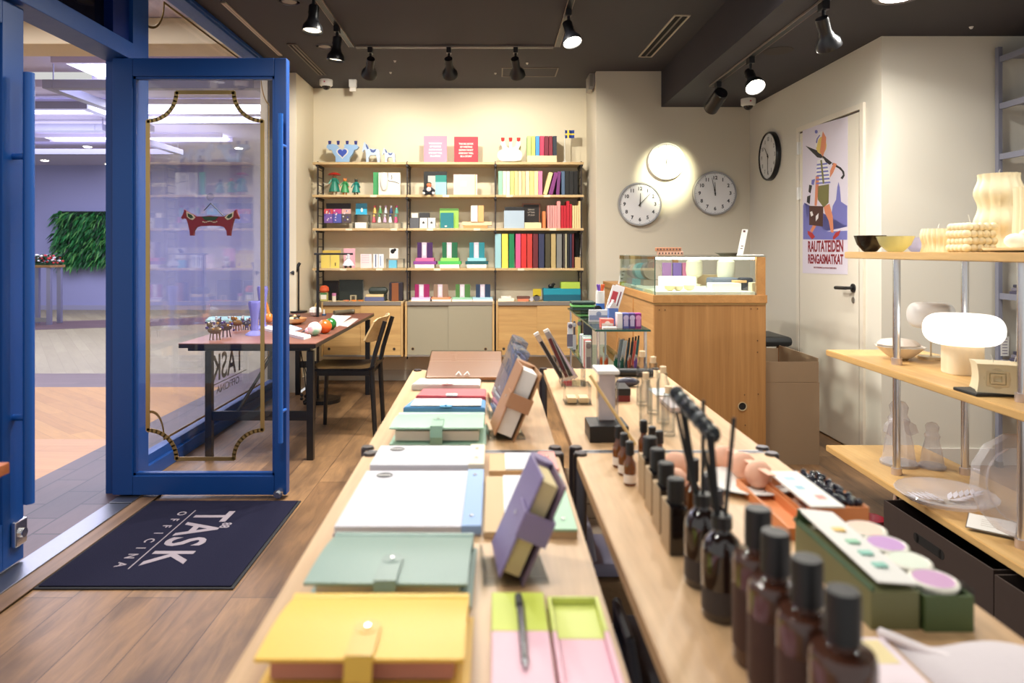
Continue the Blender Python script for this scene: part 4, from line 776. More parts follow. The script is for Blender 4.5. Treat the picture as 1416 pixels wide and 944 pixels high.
p = D(436, 437); t = thing('pumpkin_ornament', 'white ribbed pumpkin ornament on the far part of the desk', 'ornament', p); part('body', MB().lathe([(.012, 0), (.035, .008), (.052, .035), (.048, .062), (.028, .078), (.001, .08)], p, 40, warp=lambda a, z: 1+.05*math.cos(8*a)), col((240, 232, 222), .3), t); part('stem', MB().tube([p+Vector((0, 0, .076)), p+Vector((.004, 0, .1)), p+Vector((.02, 0, .112))], .006, n=8), col((220, 190, 120), .5), t)
p = D(448, 436); t = thing('candle', 'thin white candle stub beside the pumpkin ornament', 'candle', p); part('body', MB().cyl(p, p+Vector((0, 0, .05)), .008, n=12), WHITE, t); part('holder', MB().cyl(p, p+Vector((0, 0, .012)), .018, n=16), col((40, 80, 120), .4), t)
def sheet(u0, v0, u1, v1, u2, v2, u3, v3, c, name, lab, cat, th=.004, z=DZ):
    q = [G(a, b, z) for a, b in ((u0, v0), (u1, v1), (u2, v2), (u3, v3))]; return solo(name, MB().hexa([p+Vector((0, 0, .0005)) for p in q]+[p+Vector((0, 0, th)) for p in q]), col(c, .6), lab, cat)
sheet(455, 444, 466, 452, 486, 437, 460, 436, (240, 238, 232), 'paper', 'white paper sheet lying on the desk behind the bird balls', 'paper')
sheet(378, 447, 405, 458, 418, 455, 392, 446, (170, 200, 236), 'booklet', 'pale blue booklet lying on the desk behind the door edge', 'booklet')
sheet(356, 455, 420, 470, 430, 467, 372, 453, (240, 240, 244), 'tray', 'long white tray lying diagonally across the desk', 'tray', .018)
sheet(466, 450, 481, 452, 496, 441, 487, 440, (200, 190, 186), 'plastic_sleeve', 'clear plastic sleeve lying near the corner of the desk', 'sleeve', .002)
sheet(284, 446, 352, 445, 350, 440, 290, 441, (140, 200, 206), 'tray', 'teal tray lying on the desk behind the glass figurines', 'tray', .02)
p = D(405, 448); t = thing('basket', 'low round wooden bowl of small ducks on the desk', 'bowl', p); part('bowl', MB().lathe([(.05, 0), (.09, .02), (.1, .045), (.095, .045), (.085, .022), (.001, .01)], p, 24), col((206, 150, 96), .5), t)
for k in range(3): q = p+Vector((.03*k-.03, -.02, .04)); part('duck', MB().ball(q, .022, (1.3, 1, .8), n=10).ball(q+Vector((.02, 0, .022)), .012, n=8), col(((30, 30, 34), (226, 200, 150), (40, 36, 34))[k], .4), t)
a, b = D(462, 436), D(487, 434); m = MB().cyl(a+Vector((0, 0, .022)), b+Vector((0, 0, .022)), .02, n=14).cyl(b+Vector((0, 0, .022)), b+Vector((.02, 0, .022)), .024, .018, n=14)
solo('document_tube', m, col((96, 88, 70), .5), 'dark grey rolled tube lying along the far side of the desk', 'tube')
p = G(413, 432, DZ); t = thing('desk_lamp', 'slim black reading lamp standing on the desk by the blue door', 'lamp', p)
part('base', MB().cyl(p, p+Vector((0, 0, .016)), .075, n=28), BLACKMETAL, t); part('pole', MB().cyl(p+Vector((0, 0, .016)), p+Vector((0, 0, .40)), .007, n=10), BLACKMETAL, t); part('lamp_shade', MB().cyl(p+Vector((.012, 0, .44)), p+Vector((-.05, -.02, .34)), .012, .03, n=16), BLACKMETAL, t)
Yp = 5.74; px_ = X(447, Yp); t = thing('floor_lamp', 'black floor lamp with thin pole and round base behind the chair', 'lamp', (px_, Yp, 0))
part('base', MB().cyl((px_, Yp, 0), (px_, Yp, .03), .14, n=32), BLACKMETAL, t); xx = X(439.5, Yp)
part('pole', MB().cyl((xx, Yp, .03), (xx, Yp, Z(351, Yp)), .012, n=12), BLACKMETAL, t); part('arm', MB().cyl((xx-.03, Yp, Z(351, Yp)), (X(488, Yp), Yp, Z(351, Yp)), .008, n=8), BLACKMETAL, t)
lx = X(482, Yp); part('lamp_shade', MB().cyl((lx, Yp, Z(351, Yp)), (lx, Yp, Z(360, Yp)), .012, n=10).lathe([(.05, -.0), (.035, .03), (.014, .05), (.001, .05)], (lx, Yp, Z(367, Yp)), 20), col((206, 206, 214), .35), t)
m = MB(); rnd2 = random.Random(5)
for k in range(2):
    pts_ = [(X(414+k*3, 5.6), 5.6+.05*k, DZ-.04), (X(416-2*k, 5.6), 5.6, .45), (X(421+k*3, 5.6), 5.6, .25), (X(424, 5.6), 5.6, .06), (X(430, 5.5), 5.5, .02)]
    m.tube(pts_, .004, n=6)
for k in range(16): m.ball((X(426, 5.6)+rnd2.uniform(-.05, .05), 5.6+rnd2.uniform(-.06, .04), rnd2.uniform(.015, .09)), .014, n=6)
solo('power_cable', m, BLACK, 'tangled black cables hanging from the desk to the floor', 'cable')
# red double horse hanging on the door glass
Yh = 3.502; t = thing('hanging_ornament', 'dark red two-headed wooden horse hanging on the open glass door', 'ornament', (X(291, Yh), Yh, Z(300, Yh)))
f2 = lambda l: [(X(240+a/9.44, Yh), Z(250+b/9.44, Yh)) for a, b in l]
half = [(490, 455), (390, 465), (305, 465), (270, 440), (215, 420), (180, 395), (150, 375), (148, 400), (135, 440), (110, 480), (125, 500), (150, 490), (180, 500), (200, 560), (220, 650), (228, 715), (272, 715), (280, 650), (310, 605), (360, 590), (490, 585)]
full = half+[(980-a, b) for a, b in half[::-1][1:-1]]
part('body', MB().prism(f2(full), xz, Yh-.012, Yh+.004), col((116, 26, 40), .4), t)
m = MB()
for s in (0, 1):
    g = (lambda a: 980-a) if s else (lambda a: a)
    m.prism(f2([(g(a), b) for a, b in ((180, 398), (215, 420), (270, 445), (300, 480), (265, 512), (225, 500), (190, 470))]), xz, Yh-.014, Yh-.012); m.prism(f2([(g(a), b) for a, b in ((200, 425), (250, 445), (275, 480), (240, 492), (205, 465))]), xz, Yh-.0155, Yh-.014, m=1)
m.prism(f2([(380, 468), (600, 468), (560, 510), (490, 525), (420, 510)]), xz, Yh-.014, Yh-.012, m=1)
for k in range(9): m.ball((X(240+(400+k*22)/9.44, Yh), Yh-.013, Z(250+(535+8*math.sin(k*1.2))/9.44, Yh)), .0035, n=6)
part('painted_pattern', m, [col((190, 180, 160), .5), col((30, 60, 40), .5)], t)
part('cord', MB().tube([(X(282, Yh), Yh, Z(291, Yh)), (X(291.5, Yh), Yh, Z(281, Yh)), (X(309, Yh), Yh, Z(298.5, Yh))], .0022, n=6), BLACK, t)
part('suction_cup', MB().lathe([(.02, 0), (.016, .006), (.006, .012), (.001, .012)], (0, 0, 0), 20, M=Matrix.Translation((X(290, Yh), Yh+.008, Z(272, Yh))) @ Matrix.Rotation(R(90), 4, 'X')), ACRYLIC, t)
# ================================================================ CLOCKS
def clock(pc, r, right, rim, hh, mh, label, numerals=True, numc=(60, 60, 66)):
    t = thing('wall_clock', label, 'clock', pc, 'wall clocks'); up = Vector((0, 0, 1)); x = Vector(right); nrm = x.cross(up).normalized()
    M = MT(pc, x, up); th = .035
    part('frame', MB().lathe([(r, 0), (r*1.0, th*.7), (r*.97, th), (r*.93, th), (r*.92, th*.8), (r*.92, 0)], (0, 0, 0), 48, M=M), rim, t)
    part('dial', MB().cyl((0, 0, th*.3), (0, 0, th*.72), r*.915, n=48, M=M), col((226, 226, 228), .5), t)
    m = MB(); zz = th*.74
    for k in range(1, 13):
        a = math.pi/2-k*math.pi/6
        if numerals: m.text(str(k), r*.22, M @ Matrix.Translation((r*.70*math.cos(a), r*.70*math.sin(a), zz)), bold=.0015)
        for q in range(5):
            b_ = a-q*math.pi/30; r0 = r*(.84 if q == 0 else .87); m.box(r0, r*.90, -.0006-(.0008 if q == 0 else 0), .0006+(.0008 if q == 0 else 0), zz, zz+.0006, M=M @ Matrix.Rotation(b_, 4, 'Z'))
    part('numerals', m, col(numc, .6), t, smooth=None)
    for nme, ang, l, w in (('hour_hand', hh, .5, .008), ('minute_hand', mh, .72, .006)):
        a = math.pi/2-R(ang); part(nme, MB().prism([(-.02, -w/2), (r*l, -w/5), (r*l, w/5), (-.02, w/2)], xy, zz+.003, zz+.005, M=M @ Matrix.Rotation(a, 4, 'Z')), BLACK, t)
    part('hub', MB().cyl((0, 0, zz), (0, 0, zz+.008), .006, n=12, M=M), BLACK, t)
silver = col((176, 176, 180), .3, .8); YC = 6.048
clock(P(884, 282.5, YC), .191, (1, 0, 0), silver, 3, 44, 'silver rimmed wall clock showing eight past twelve above the counter')
clock(P(920.5, 223.5, YC), .162, (1, 0, 0), col((240, 238, 232), .4), 182, 24, 'plain white wall clock hanging highest in the bright light spot', numerals=False)
clock(P(987.5, 267.5, YC), .191, (1, 0, 0), silver, 359, 348, 'silver rimmed wall clock with hands just before twelve')
pk = wallR(1066.5, 216, .0); clock(pk, .197, (-.0146, -1, 0), col((16, 18, 24), .3), 320, 180, 'black rimmed wall clock on the side wall beside the white door', numc=(150, 150, 156))
# ================================================================ COUNTER
cw = wood((188, 138, 82), (168, 118, 66), 'z', cross=26, along=.8, rough=.5); cwx = wood((204, 150, 88), (186, 132, 74), 'y', cross=22)
t = thing('sales_counter', 'wooden sales counter with a cable hole in its end panel', 'counter', (1.24, 4.8, 0)); CY = 3.95; cx0, cx1 = X(904, CY), X(1060, CY); CZ = .995
part('end_panel', MB().box(cx0+.006, cx1-.002, CY+.006, CY+.025, 0, CZ-.055), cw, t)
part('side_panel', MB().box(cx0+.004, cx0+.022, CY+.025, 5.75, 0, CZ-.055), wood((208, 160, 104), (190, 140, 84), 'y', cross=20), t)
part('side_panel', MB().box(cx1-.022, cx1-.004, CY+.025, 5.75, 0, CZ-.055), cw, t)
m = MB().box(cx0-.004, cx1+.004, CY-.002, 5.78, CZ-.045, CZ, bev=.002); part('worktop', m, cwx, t)
part('trim_strip', MB().box(cx0+.003, cx1-.001, CY+.002, 5.76, CZ-.055, CZ-.045), col((176, 140, 84), .5), t)
for y in (4.55, 5.15): part('panel_moulding', MB().box(cx0-.001, cx0+.004, y-.012, y+.012, .0, CZ-.056), cwx, t)
hx, hz_ = X(1027, CY), Z(562, CY)
part('cable_hole', MB().lathe([(.026, 0), (.026, .004), (.021, .004), (.020, .0)], (0, 0, 0), 24, M=Matrix.Translation((hx, CY+.0065, hz_)) @ Matrix.Rotation(R(90), 4, 'X')).cyl((hx, CY+.0055, hz_), (hx, CY+.007, hz_), .021, n=24, m=1), [col((196, 176, 140), .4, .4), col((24, 18, 16), .8)], t)
sc_ = MB()
for u, v in ((912, 428.5), (920, 428.5), (1039, 427), (1048, 427), (1048, 471), (1048, 487), (1030, 546), (1049, 545), (1031, 588)): p = P(u, v, CY); sc_.cyl((p.x, CY+.0035, p.z), (p.x, CY+.0065, p.z), .0035, n=10)
part('screw_cap', sc_, col((90, 60, 36), .6), t)
# glass case
gz1_, gy1 = 1.212, 5.06; gxa, gxb = cx0+.008, cx1-.002
t = thing('glass_showcase', 'low glass showcase full of jewellery and bowls standing on the counter', 'showcase', ((gxa+gxb)/2, 4.5, CZ))
gt = .006
part('front_pane', MB().box(gxa, gxb-.05, CY+.01, CY+.01+gt, CZ, gz1_), GREENGLASS, t); part('side_pane', MB().box(gxa, gxa+gt, CY+.016, gy1, CZ, gz1_), GREENGLASS, t); part('top_pane', MB().box(gxa-.002, gxb+.002, CY+.008, gy1, gz1_, gz1_+gt), GREENGLASS, t)
part('back_frame', MB().box(gxa, gxb, gy1, gy1+.02, CZ, CZ+.02).box(gxa, gxb, gy1, gy1+.02, gz1_-.025, gz1_).box((gxa+gxb)/2+.07, (gxa+gxb)/2+.11, gy1, gy1+.02, CZ+.02, gz1_-.025), cwx, t)
part('side_panel', MB().box(gxb-.05, gxb, CY+.01, CY+.03, CZ, gz1_).box(gxb-.015, gxb, CY+.03, gy1, CZ, CZ+.02).box(gxb-.015, gxb, CY+.03, gy1, gz1_-.02, gz1_), cwx, t)
part('corner_post', MB().box(gxa-.001, gxa+.004, CY+.009, CY+.014, CZ, gz1_), col((60, 90, 80), .2), t)
part('display_base', MB().box(gxa+.008, gxb-.055, CY+.02, gy1-.01, CZ+.0005, CZ+.018), col((244, 238, 224), .7), t)
part('strip_light', MB().box(gxa+.01, gxb-.06, CY+.017, CY+.03, gz1_-.014, gz1_-.002), emit((255, 248, 240), 16, 'led_strip'), t)
zb = CZ+.0185
def inC(name, u, Y, mk, c, lab, cat, group=None): x = X(u, Y); m = MB(); mk(m, x, Y, zb); return solo(name, m, col(c, .5) if isinstance(c, tuple) else c, lab, cat, group)
stand = lambda h: (lambda m, x, y, z: m.lathe([(.045, 0), (.045, .01), (.02, .014), (.02, .05), (.05, .07), (.055, .10), (.052, h-.02), (.035, h), (.001, h)], (x, y, z), 20))
inC('necklace_bust', 960, 4.65, stand(.18), (234, 228, 200), 'pale rounded jewellery bust standing in the middle of the showcase', 'display bust', 'jewellery busts'); inC('necklace_bust', 1004, 4.30, stand(.185), (230, 226, 200), 'pale rounded jewellery bust nearer the wooden end of the showcase', 'display bust', 'jewellery busts')
boxs = lambda w, d, h: (lambda m, x, y, z: m.box(x-w/2, x+w/2, y-d/2, y+d/2, z, z+h, bev=.003))
inC('display_block', 936, 4.3, boxs(.20, .14, .075), (246, 244, 238), 'large white display block in the corner part of the showcase', 'display block'); inC('display_block', 1001, 4.08, boxs(.17, .10, .045), (246, 242, 230), 'flat cream display block beneath the grey cloth', 'display block')
inC('display_block', 1043, 4.03, boxs(.05, .06, .05), (232, 214, 180), 'small beige display block against the wooden showcase end', 'display block')
bowlp = lambda r: (lambda m, x, y, z: m.lathe([(r*.4, 0), (r*.8, r*.3), (r, r*.9), (r*.94, r*.9), (r*.7, r*.3), (.001, r*.1)], (x, y, z), 18))
for i, (u, Y_, r, c, n) in enumerate(((926, 4.06, .032, (240, 220, 170), 'cream cup in the showcase nearest the glass corner'), (938, 4.08, .03, (240, 230, 190), 'cream cup beside the glass corner cup in the showcase'), (953, 4.1, .034, (236, 226, 180), 'pale yellow bowl before the white display block'))): inC('cup', u, Y_, bowlp(r), c, n, 'cup', 'cups in the showcase')
for i, (u, Y_, r, c, n) in enumerate(((878, 4.95, .05, (226, 200, 206), 'pale pink roll at the far end of the showcase'), (887, 4.8, .055, (150, 200, 210), 'pale blue roll at the far end of the showcase'), (900, 4.7, .06, (170, 150, 140), 'brown striped roll at the far end of the showcase'))):
    inC('scarf_roll', u, Y_, (lambda rr: lambda m, x, y, z: m.cyl((x, y-.05, z+.04+rr), (x, y+.05, z+.04+rr), rr, n=20).box(x-rr, x+rr, y-.05, y+.05, z, z+.04))(r), c, n, 'scarf roll', 'scarf rolls in the showcase')
for i, (u, Y_, c, n) in enumerate(((922, 4.85, (170, 120, 180), 'lilac patterned pouch hanging at the back of the showcase'), (936, 4.85, (130, 100, 180), 'violet patterned pouch hanging at the back of the showcase'), (949, 4.85, (206, 120, 160), 'pink patterned pouch hanging at the back of the showcase'))): inC('pouch', u, Y_, boxs(.06, .03, .15), c, n, 'pouch', 'pouches in the showcase')
inC('folded_cloth', 1003, 4.2, lambda m, x, y, z: m.box(x-.1, x+.06, y-.06, y+.06, z, z+.072, bev=.01), (96, 104, 120), 'slate grey folded cloth lying in the showcase', 'cloth'); inC('folded_cloth', 1034, 4.12, lambda m, x, y, z: m.box(x-.05, x+.02, y-.04, y+.04, z, z+.075, bev=.01), (40, 44, 56), 'black folded cloth near the wooden showcase end', 'cloth')
inC('wooden_box', 1022, 4.1, lambda m, x, y, z: m.box(x-.035, x+.035, y-.03, y+.03, z+.046, z+.06, bev=.002), (206, 166, 110), 'tiny wooden tray lying on the flat display block', 'tray'); inC('wooden_box', 975, 4.75, boxs(.16, .08, .07), (222, 196, 150), 'long pale wooden box at the back of the showcase', 'box'); inC('wooden_box', 1006, 4.5, boxs(.07, .08, .10), (214, 186, 140), 'short pale wooden box at the back of the showcase', 'box')
inC('blue_bowl', 1022, 4.24, bowlp(.03), (60, 90, 160), 'blue bowl at the back of the showcase', 'bowl')
# on top of the case
zt = gz1_+gt
for k, (dx, c, n) in enumerate(((0, (176, 120, 90), 'patterned copper coloured roll lying highest on the showcase'), (.012, (206, 160, 140), 'rose patterned roll lying directly on the showcase glass'))):
    zz = zt+.0135+(.025 if k == 0 else 0); yy = 4.42+.0*k; m = MB().box(X(907, 4.4)+dx, X(943, 4.4)+dx, yy-.012, yy+.012, zz-.013, zz+.012, bev=.004)
    for q in range(8): m.box(X(909, 4.4)+dx+q*.02, X(909, 4.4)+dx+q*.02+.008, yy-.0125, yy+.0125, zz-.006, zz+.005, m=1)
    solo('pencil_roll', m, [col(c, .5), col((70, 50, 50), .5)], n, 'roll')
t = thing('price_sign', 'white price sheet leaning on the small black tray on the showcase', 'sign', (X(1027, 4.3), 4.3, zt)); Ys = 4.3
part('sheet', MB().prism([(X(a, Ys), Z(b, Ys)) for a, b in ((1019, 353.5), (1027, 354.2), (1034.5, 317), (1026.5, 317))], xz, Ys, Ys+.004), WHITE, t)
pm = MB()
for a, b in ((1029, 320), (1026, 339.5), (1025, 343)): pm.box(X(a, Ys)-.006, X(a, Ys)+.008, Ys-.0008, Ys, Z(b, Ys)-.005, Z(b, Ys)+(.008 if b == 320 else 0))
part('print', pm, col((90, 60, 60), .6), t)
solo('card_tray', MB().lathe([(.05, 0), (.085, .016), (.08, .016), (.05, .004), (.001, .003)], (X(1007, 4.5), 4.5, zt), 24), col((110, 104, 100), .5), 'small grey dish lying on the showcase beside the price sheet', 'dish')
solo('card_tray', MB().box(X(1020, 4.3)-.01, X(1052, 4.2), 4.15, 4.29, zt, zt+.006, bev=.002), WHITE, 'flat white card lying on the showcase below the price sheet', 'card')
# sign at the far left end of the counter
t = thing('price_sign', 'narrow white sign leaning against the far end of the showcase', 'sign', P(860, 392, 5.2)); part('sheet', MB().prism([(X(a, 5.2), Z(b, 5.2)) for a, b in ((854.5, 392), (860, 395), (866, 368), (860.5, 366))], xz, 5.2, 5.206), WHITE, t)
pm = MB()
for k in range(4): pm.box(X(857+k*1.2, 5.2), X(860+k*1.2, 5.2), 5.199, 5.2, Z(391-k*5, 5.2), Z(389-k*5, 5.2))
part('print', pm, BLACK, t)
# black stool and box beside the counter
t = thing('stool', 'black upholstered chair with wooden legs behind the counter', 'chair', (1.93, 5.0, 0))
part('seat', MB().box(1.70, 2.07, 4.8, 5.2, .58, .65, bev=.03), col((26, 30, 34), .4), t)
for x in (1.74, 2.0):
    for y in (4.85, 5.15): part('leg', MB().cyl((x+(.03 if x > 1.9 else -.02), y, 0), (x-.01, y, .58), .018, .022, n=10), wood((150, 100, 60), (120, 76, 44), 'z'), t)
part('backrest', MB().box(1.74, 1.80, 4.84, 5.16, .78, 1.0, bev=.02).box(1.755, 1.78, 4.86, 4.9, .64, .8).box(1.755, 1.78, 5.1, 5.14, .64, .8), col((26, 28, 30), .4), t)
t = thing('cardboard_box', 'tall open cardboard box standing against the end of the counter', 'box', (1.75, 4.3, 0)); bx0, bx1, by0, by1, bz = 1.555, X(1133, 4.05), 4.05, 4.62, .60
cb = col((152, 128, 101), .85); 
part('body', MB().box(bx0, bx1, by0, by0+.006, 0, bz-.12).box(bx0, bx1, by1-.006, by1, 0, bz-.12).box(bx0, bx0+.006, by0+.006, by1-.006, 0, bz-.12).box(bx1-.006, bx1, by0+.006, by1-.006, 0, bz-.12).box(bx0+.006, bx1-.006, by0+.006, by1-.006, 0, .006), cb, t)
part('flap', MB().box(bx0, bx1-.004, by0, by0+.005, bz-.118, bz+.0), cb, t); part('flap', MB().box(bx1-.006, bx1-.001, by0+.01, by1-.01, bz-.118, bz+.02), cb, t); part('flap', MB().box(bx0, bx1-.01, by1-.006, by1-.001, bz-.118, bz), cb, t); part('flap', MB().box(bx0, bx0+.005, by0+.01, by1-.01, bz-.118, bz), cb, t)
# ================================================================ GLASS DISPLAY STAND (left of counter)
SX0, SX1, SY0, SY1 = .43, .655, 2.93, 4.05
t = thing('display_stand', 'low chrome stand with glass shelves standing before the counter', 'display stand', ((SX0+SX1)/2, 3.5, 0))
zt1, zt2, zt3 = .915, .70, .30
for z in (zt1, zt2, zt3): part('glass_shelf', MB().box(SX0-.004, SX1+.004, SY0, SY1, z-.008, z, bev=.001), glass((214, 236, 228), 'shelf_glass%d' % int(z*100), edge=(200, 224, 214)), t); part('glass_edge', MB().box(SX0-.004, SX1+.004, SY0-.0015, SY0, z-.008, z).box(SX0-.0055, SX0-.004, SY0, SY1, z-.008, z), col((24, 84, 76), .15), t)
for x in (SX0+.012, SX1-.012):
    for y in (SY0+.03, SY1-.03):
        m = MB()
        for a, b in ((0, zt3-.008), (zt3, zt2-.008), (zt2, zt1-.008)): m.cyl((x, y, a), (x, y, b), .007, n=12)
        part('pole', m, CHROME, t)
gp = lambda u, Y, z: Vector((X(u, Y), Y, z))
def up_box(name, u0, u1, Y, d, z0, v_top, c, lab, cat, group=None, c2=None, mats=None):
    m = MB().box(X(u0, Y), X(u1, Y), Y, Y+d, z0, Z(v_top, Y), bev=.002)
    if c2: m.box(X(u0, Y)+.004, X(u1, Y)-.004, Y-.001, Y, z0+.01, z0+(Z(v_top, Y)-z0)*.55, m=1).ball(((X(u0, Y)+X(u1, Y))/2, Y-.001, Z(v_top, Y)-.02), .012, (1, .1, 1), m=1, n=8)
    return solo(name, m, [col(c, .5), col(c2 or c, .5)], lab, cat, group)
up_box('card_box', 861.5, 870, 2.97, .04, zt1, 433, (96, 100, 170), 'blue violet patterned box at the front of the glass stand', 'box', 'patterned boxes on the glass stand', (190, 180, 220)); up_box('card_box', 870.3, 878.5, 2.97, .04, zt1, 433, (96, 70, 140), 'deep violet patterned box between blue and magenta ones', 'box', 'patterned boxes on the glass stand', (200, 190, 226)); up_box('card_box', 878.8, 887, 2.97, .04, zt1, 433, (150, 50, 130), 'magenta patterned box at the corner of the glass stand', 'box', 'patterned boxes on the glass stand', (220, 150, 200))
up_box('card_box', 853.5, 861, 2.97, .05, zt1, 433, (226, 222, 226), 'white slim box beside the blue violet patterned box', 'box')
# milk carton
Y = 3.12; x0, x1 = X(842, Y), X(855, Y); t = thing('milk_carton', 'blue and white milk carton shaped container on the glass stand', 'carton', ((x0+x1)/2, Y, zt1))
zc1 = Z(426, Y); part('body', MB().box(x0, x1, Y, Y+.042, zt1, zc1, bev=.001), col((100, 136, 206), .5), t); part('top', MB().prism([(x0, zc1), (x1, zc1), ((x0+x1)/2+.003, zc1+.028), ((x0+x1)/2-.003, zc1+.028)], xz, Y, Y+.042).box((x0+x1)/2-.003, (x0+x1)/2+.003, Y, Y+.042, zc1+.026, zc1+.036), WHITE, t)
up_box('printed_card', 814, 842, 3.25, .006, zt1, 428, (236, 236, 240), 'white printed card standing behind the milk carton', 'card', None, (150, 160, 190))
up_box('candy_box', 831, 849, 2.98, .05, zt1, 441, (226, 110, 100), 'clear topped coral candy box at the glass stand edge', 'box', None, (240, 220, 210)); solo('price_card', MB().box(X(833, 2.95), X(852, 2.95), 2.935, 2.965, zt1+.0003, zt1+.01), WHITE, 'small white card before the coral candy box', 'card')
Y = 3.75; x = X(830, Y); t = thing('pen_cup', 'white and blue cup holding purple and orange pens on the stand', 'pen cup', (x, Y, zt1)); zc2 = Z(402, Y); m = MB().cyl((x, Y, zt1), (x, Y, zt1+.05), .024, n=20, m=1).cyl((x, Y, zt1+.05), (x, Y, zc2), .024, n=20)
part('cup', m, [WHITE, col((60, 110, 190), .5)], t)
for k, (dx, c) in enumerate(((-.012, (110, 70, 170)), (-.004, (120, 80, 180)), (.006, (226, 110, 50)), (.014, (220, 90, 50)))): part('pen', MB().cyl((x+dx*.5, Y, zc2-.02), (x+dx*1.4, Y-.005, zc2+.035), .005, n=8), col(c, .4), t)
for k, (u, c, n) in enumerate(((843, (180, 60, 70), 'red and white magazine leaning at the counter side'), (849, (120, 60, 80), 'dark red magazine leaning beside the red and white one'))):
    m = MB().box(-.025, .025, 0, .01, 0, .14).box(-.015, .015, -.001, 0, .03, .11, 1); o = solo('magazine', m, [col((230, 226, 228), .5), col(c, .5)], n, 'magazine', 'magazines on the stand'); o.location = (X(u, 3.7), 3.70+.03*k, zt1+.001+.01); o.rotation_euler = (R(-6), R(18), 0)
a0 = MB()
for k in range(3): a0.box(X(790, 3.9), X(822, 3.9), 3.85, 3.98, zt1+.001+k*.017, zt1+.014+k*.017, m=k % 2, bev=.003)
solo('notebook_pile', a0, [col((40, 60, 54), .5), col((120, 190, 110), .5)], 'pile of green and black bound pads at the far end of the glass stand', 'notepads')
solo('tape_reel', MB().cyl((X(826, 3.8)-.01, 3.7, zt1+.02), (X(826, 3.8)-.01, 3.73, zt1+.02), .02, n=16), BLACK, 'small black tape reel beside the pen cup on the stand', 'tape')
# middle shelf: cards and pens
for k, (u, c, n) in enumerate(((778, (230, 226, 232), 'white dotted card pack hanging at the end of the glass stand'), (786, (86, 80, 96), 'dark card pack beside the white dotted one on the stand'), (796, (176, 190, 120), 'lime card pack on the middle level of the stand'), (812, (70, 66, 80), 'charcoal card pack on the middle level of the stand'))):
    Y = 3.9-.12*k; up_box('card_pack', max(u-5, U0+(SX0+.01)*F/Y), u+7, Y, .012, zt2, 446-k*2, c, n, 'card pack', 'card packs on the stand', (200, 190, 200) if k % 2 else (120, 110, 130))
for k in range(6):
    Y = 3.05+.11*k; c = [(190, 186, 176), (170, 60, 60), (200, 190, 170), (190, 200, 196), (150, 150, 150), (206, 200, 206)][k]
    up_box('pen_case', 796+k*1.5+14-k*3, 814+k*2+4-k*2, Y, .03, zt2, 472-k*2, c, ['clear pen case with silver clips in front on the stand', 'red pen case behind the front clear one on the stand', 'beige pen case in the middle of the row on the stand', 'pale teal pen case in the row on the stand', 'grey pen case in the row on the stand', 'pinkish pen case at the back of the row on the stand'][k], 'pen case', 'pen cases on the stand', (140, 130, 130))
pc = [((214, 110, 50), 'orange', 832), ((206, 90, 40), 'burnt orange', 840), ((24, 110, 80), 'green', 853), ((30, 90, 76), 'dark green', 862), ((180, 90, 60), 'copper', 872), ((110, 70, 150), 'purple', 881)]
for k, (c, n, u) in enumerate(pc):
    Y = 2.96; x = X(u, Y); t = thing('pen_bin', 'clear bin of %s pens on the glass stand' % n, 'pen bin', (x, Y+.02, zt2), 'clear pen bins on the stand')
    part('bin', MB().box(x-.012, x+.012, Y, Y+.06, zt2, zt2+.05), ACRYLIC, t)
    for j in range(5): part('pen', MB().cyl((x-.007+.0035*j, Y+.01+.009*j, zt2+.003), (x-.009+.0045*j, Y+.012+.01*j, zt2+.078+.006*(j % 3)), .0032, n=6).cyl((x-.009+.0045*j, Y+.012+.01*j, zt2+.078+.006*(j % 3)), (x-.009+.0045*j, Y+.012+.01*j, zt2+.09+.006*(j % 3)), .0025, n=6, m=1), [col(c, .35), col((200, 190, 180), .3, .5)], t)
for k, (u, n, c) in enumerate(((862, 'clear tube of white pens leaning on the glass stand', (214, 210, 214)), (857, 'clear tube of grey pens leaning behind the white ones', (150, 146, 150)))):
    Y = 3.1+.04*k; t = thing('pen_tube', n, 'pen tube', (X(u, Y), Y, zt2), 'leaning pen tubes'); part('tube', MB().cyl((X(u-4, Y), Y, zt2), (X(u+4, Y), Y+.02, zt2+.15), .014, n=14), ACRYLIC, t)
    for j in range(3): part('pen', MB().cyl((X(u-4, Y)-.006+.006*j, Y, zt2+.006), (X(u+4, Y)-.006+.006*j, Y+.02, zt2+.145), .003, n=6), col(c, .4), t)
for k, (u, c, n) in enumerate(((868, (40, 60, 70), 'dark teal'), (873, (30, 34, 40), 'black'), (877, (200, 80, 70), 'coral'), (881, (46, 90, 90), 'pine green'))):
    Y = 3.16+.03*k; solo('marker_pen', MB().cyl((X(u, Y)-.01, Y, zt2), (X(u, Y)+.008, Y+.01, zt2+.13), .006, n=10).cyl((X(u, Y)+.008, Y+.01, zt2+.13), (X(u, Y)+.010, Y+.011, zt2+.15), .004, n=8, m=1), [col(c, .3), BLACK], '%s marker standing tilted behind the pen bins' % n, 'marker', 'tilted markers on the stand')
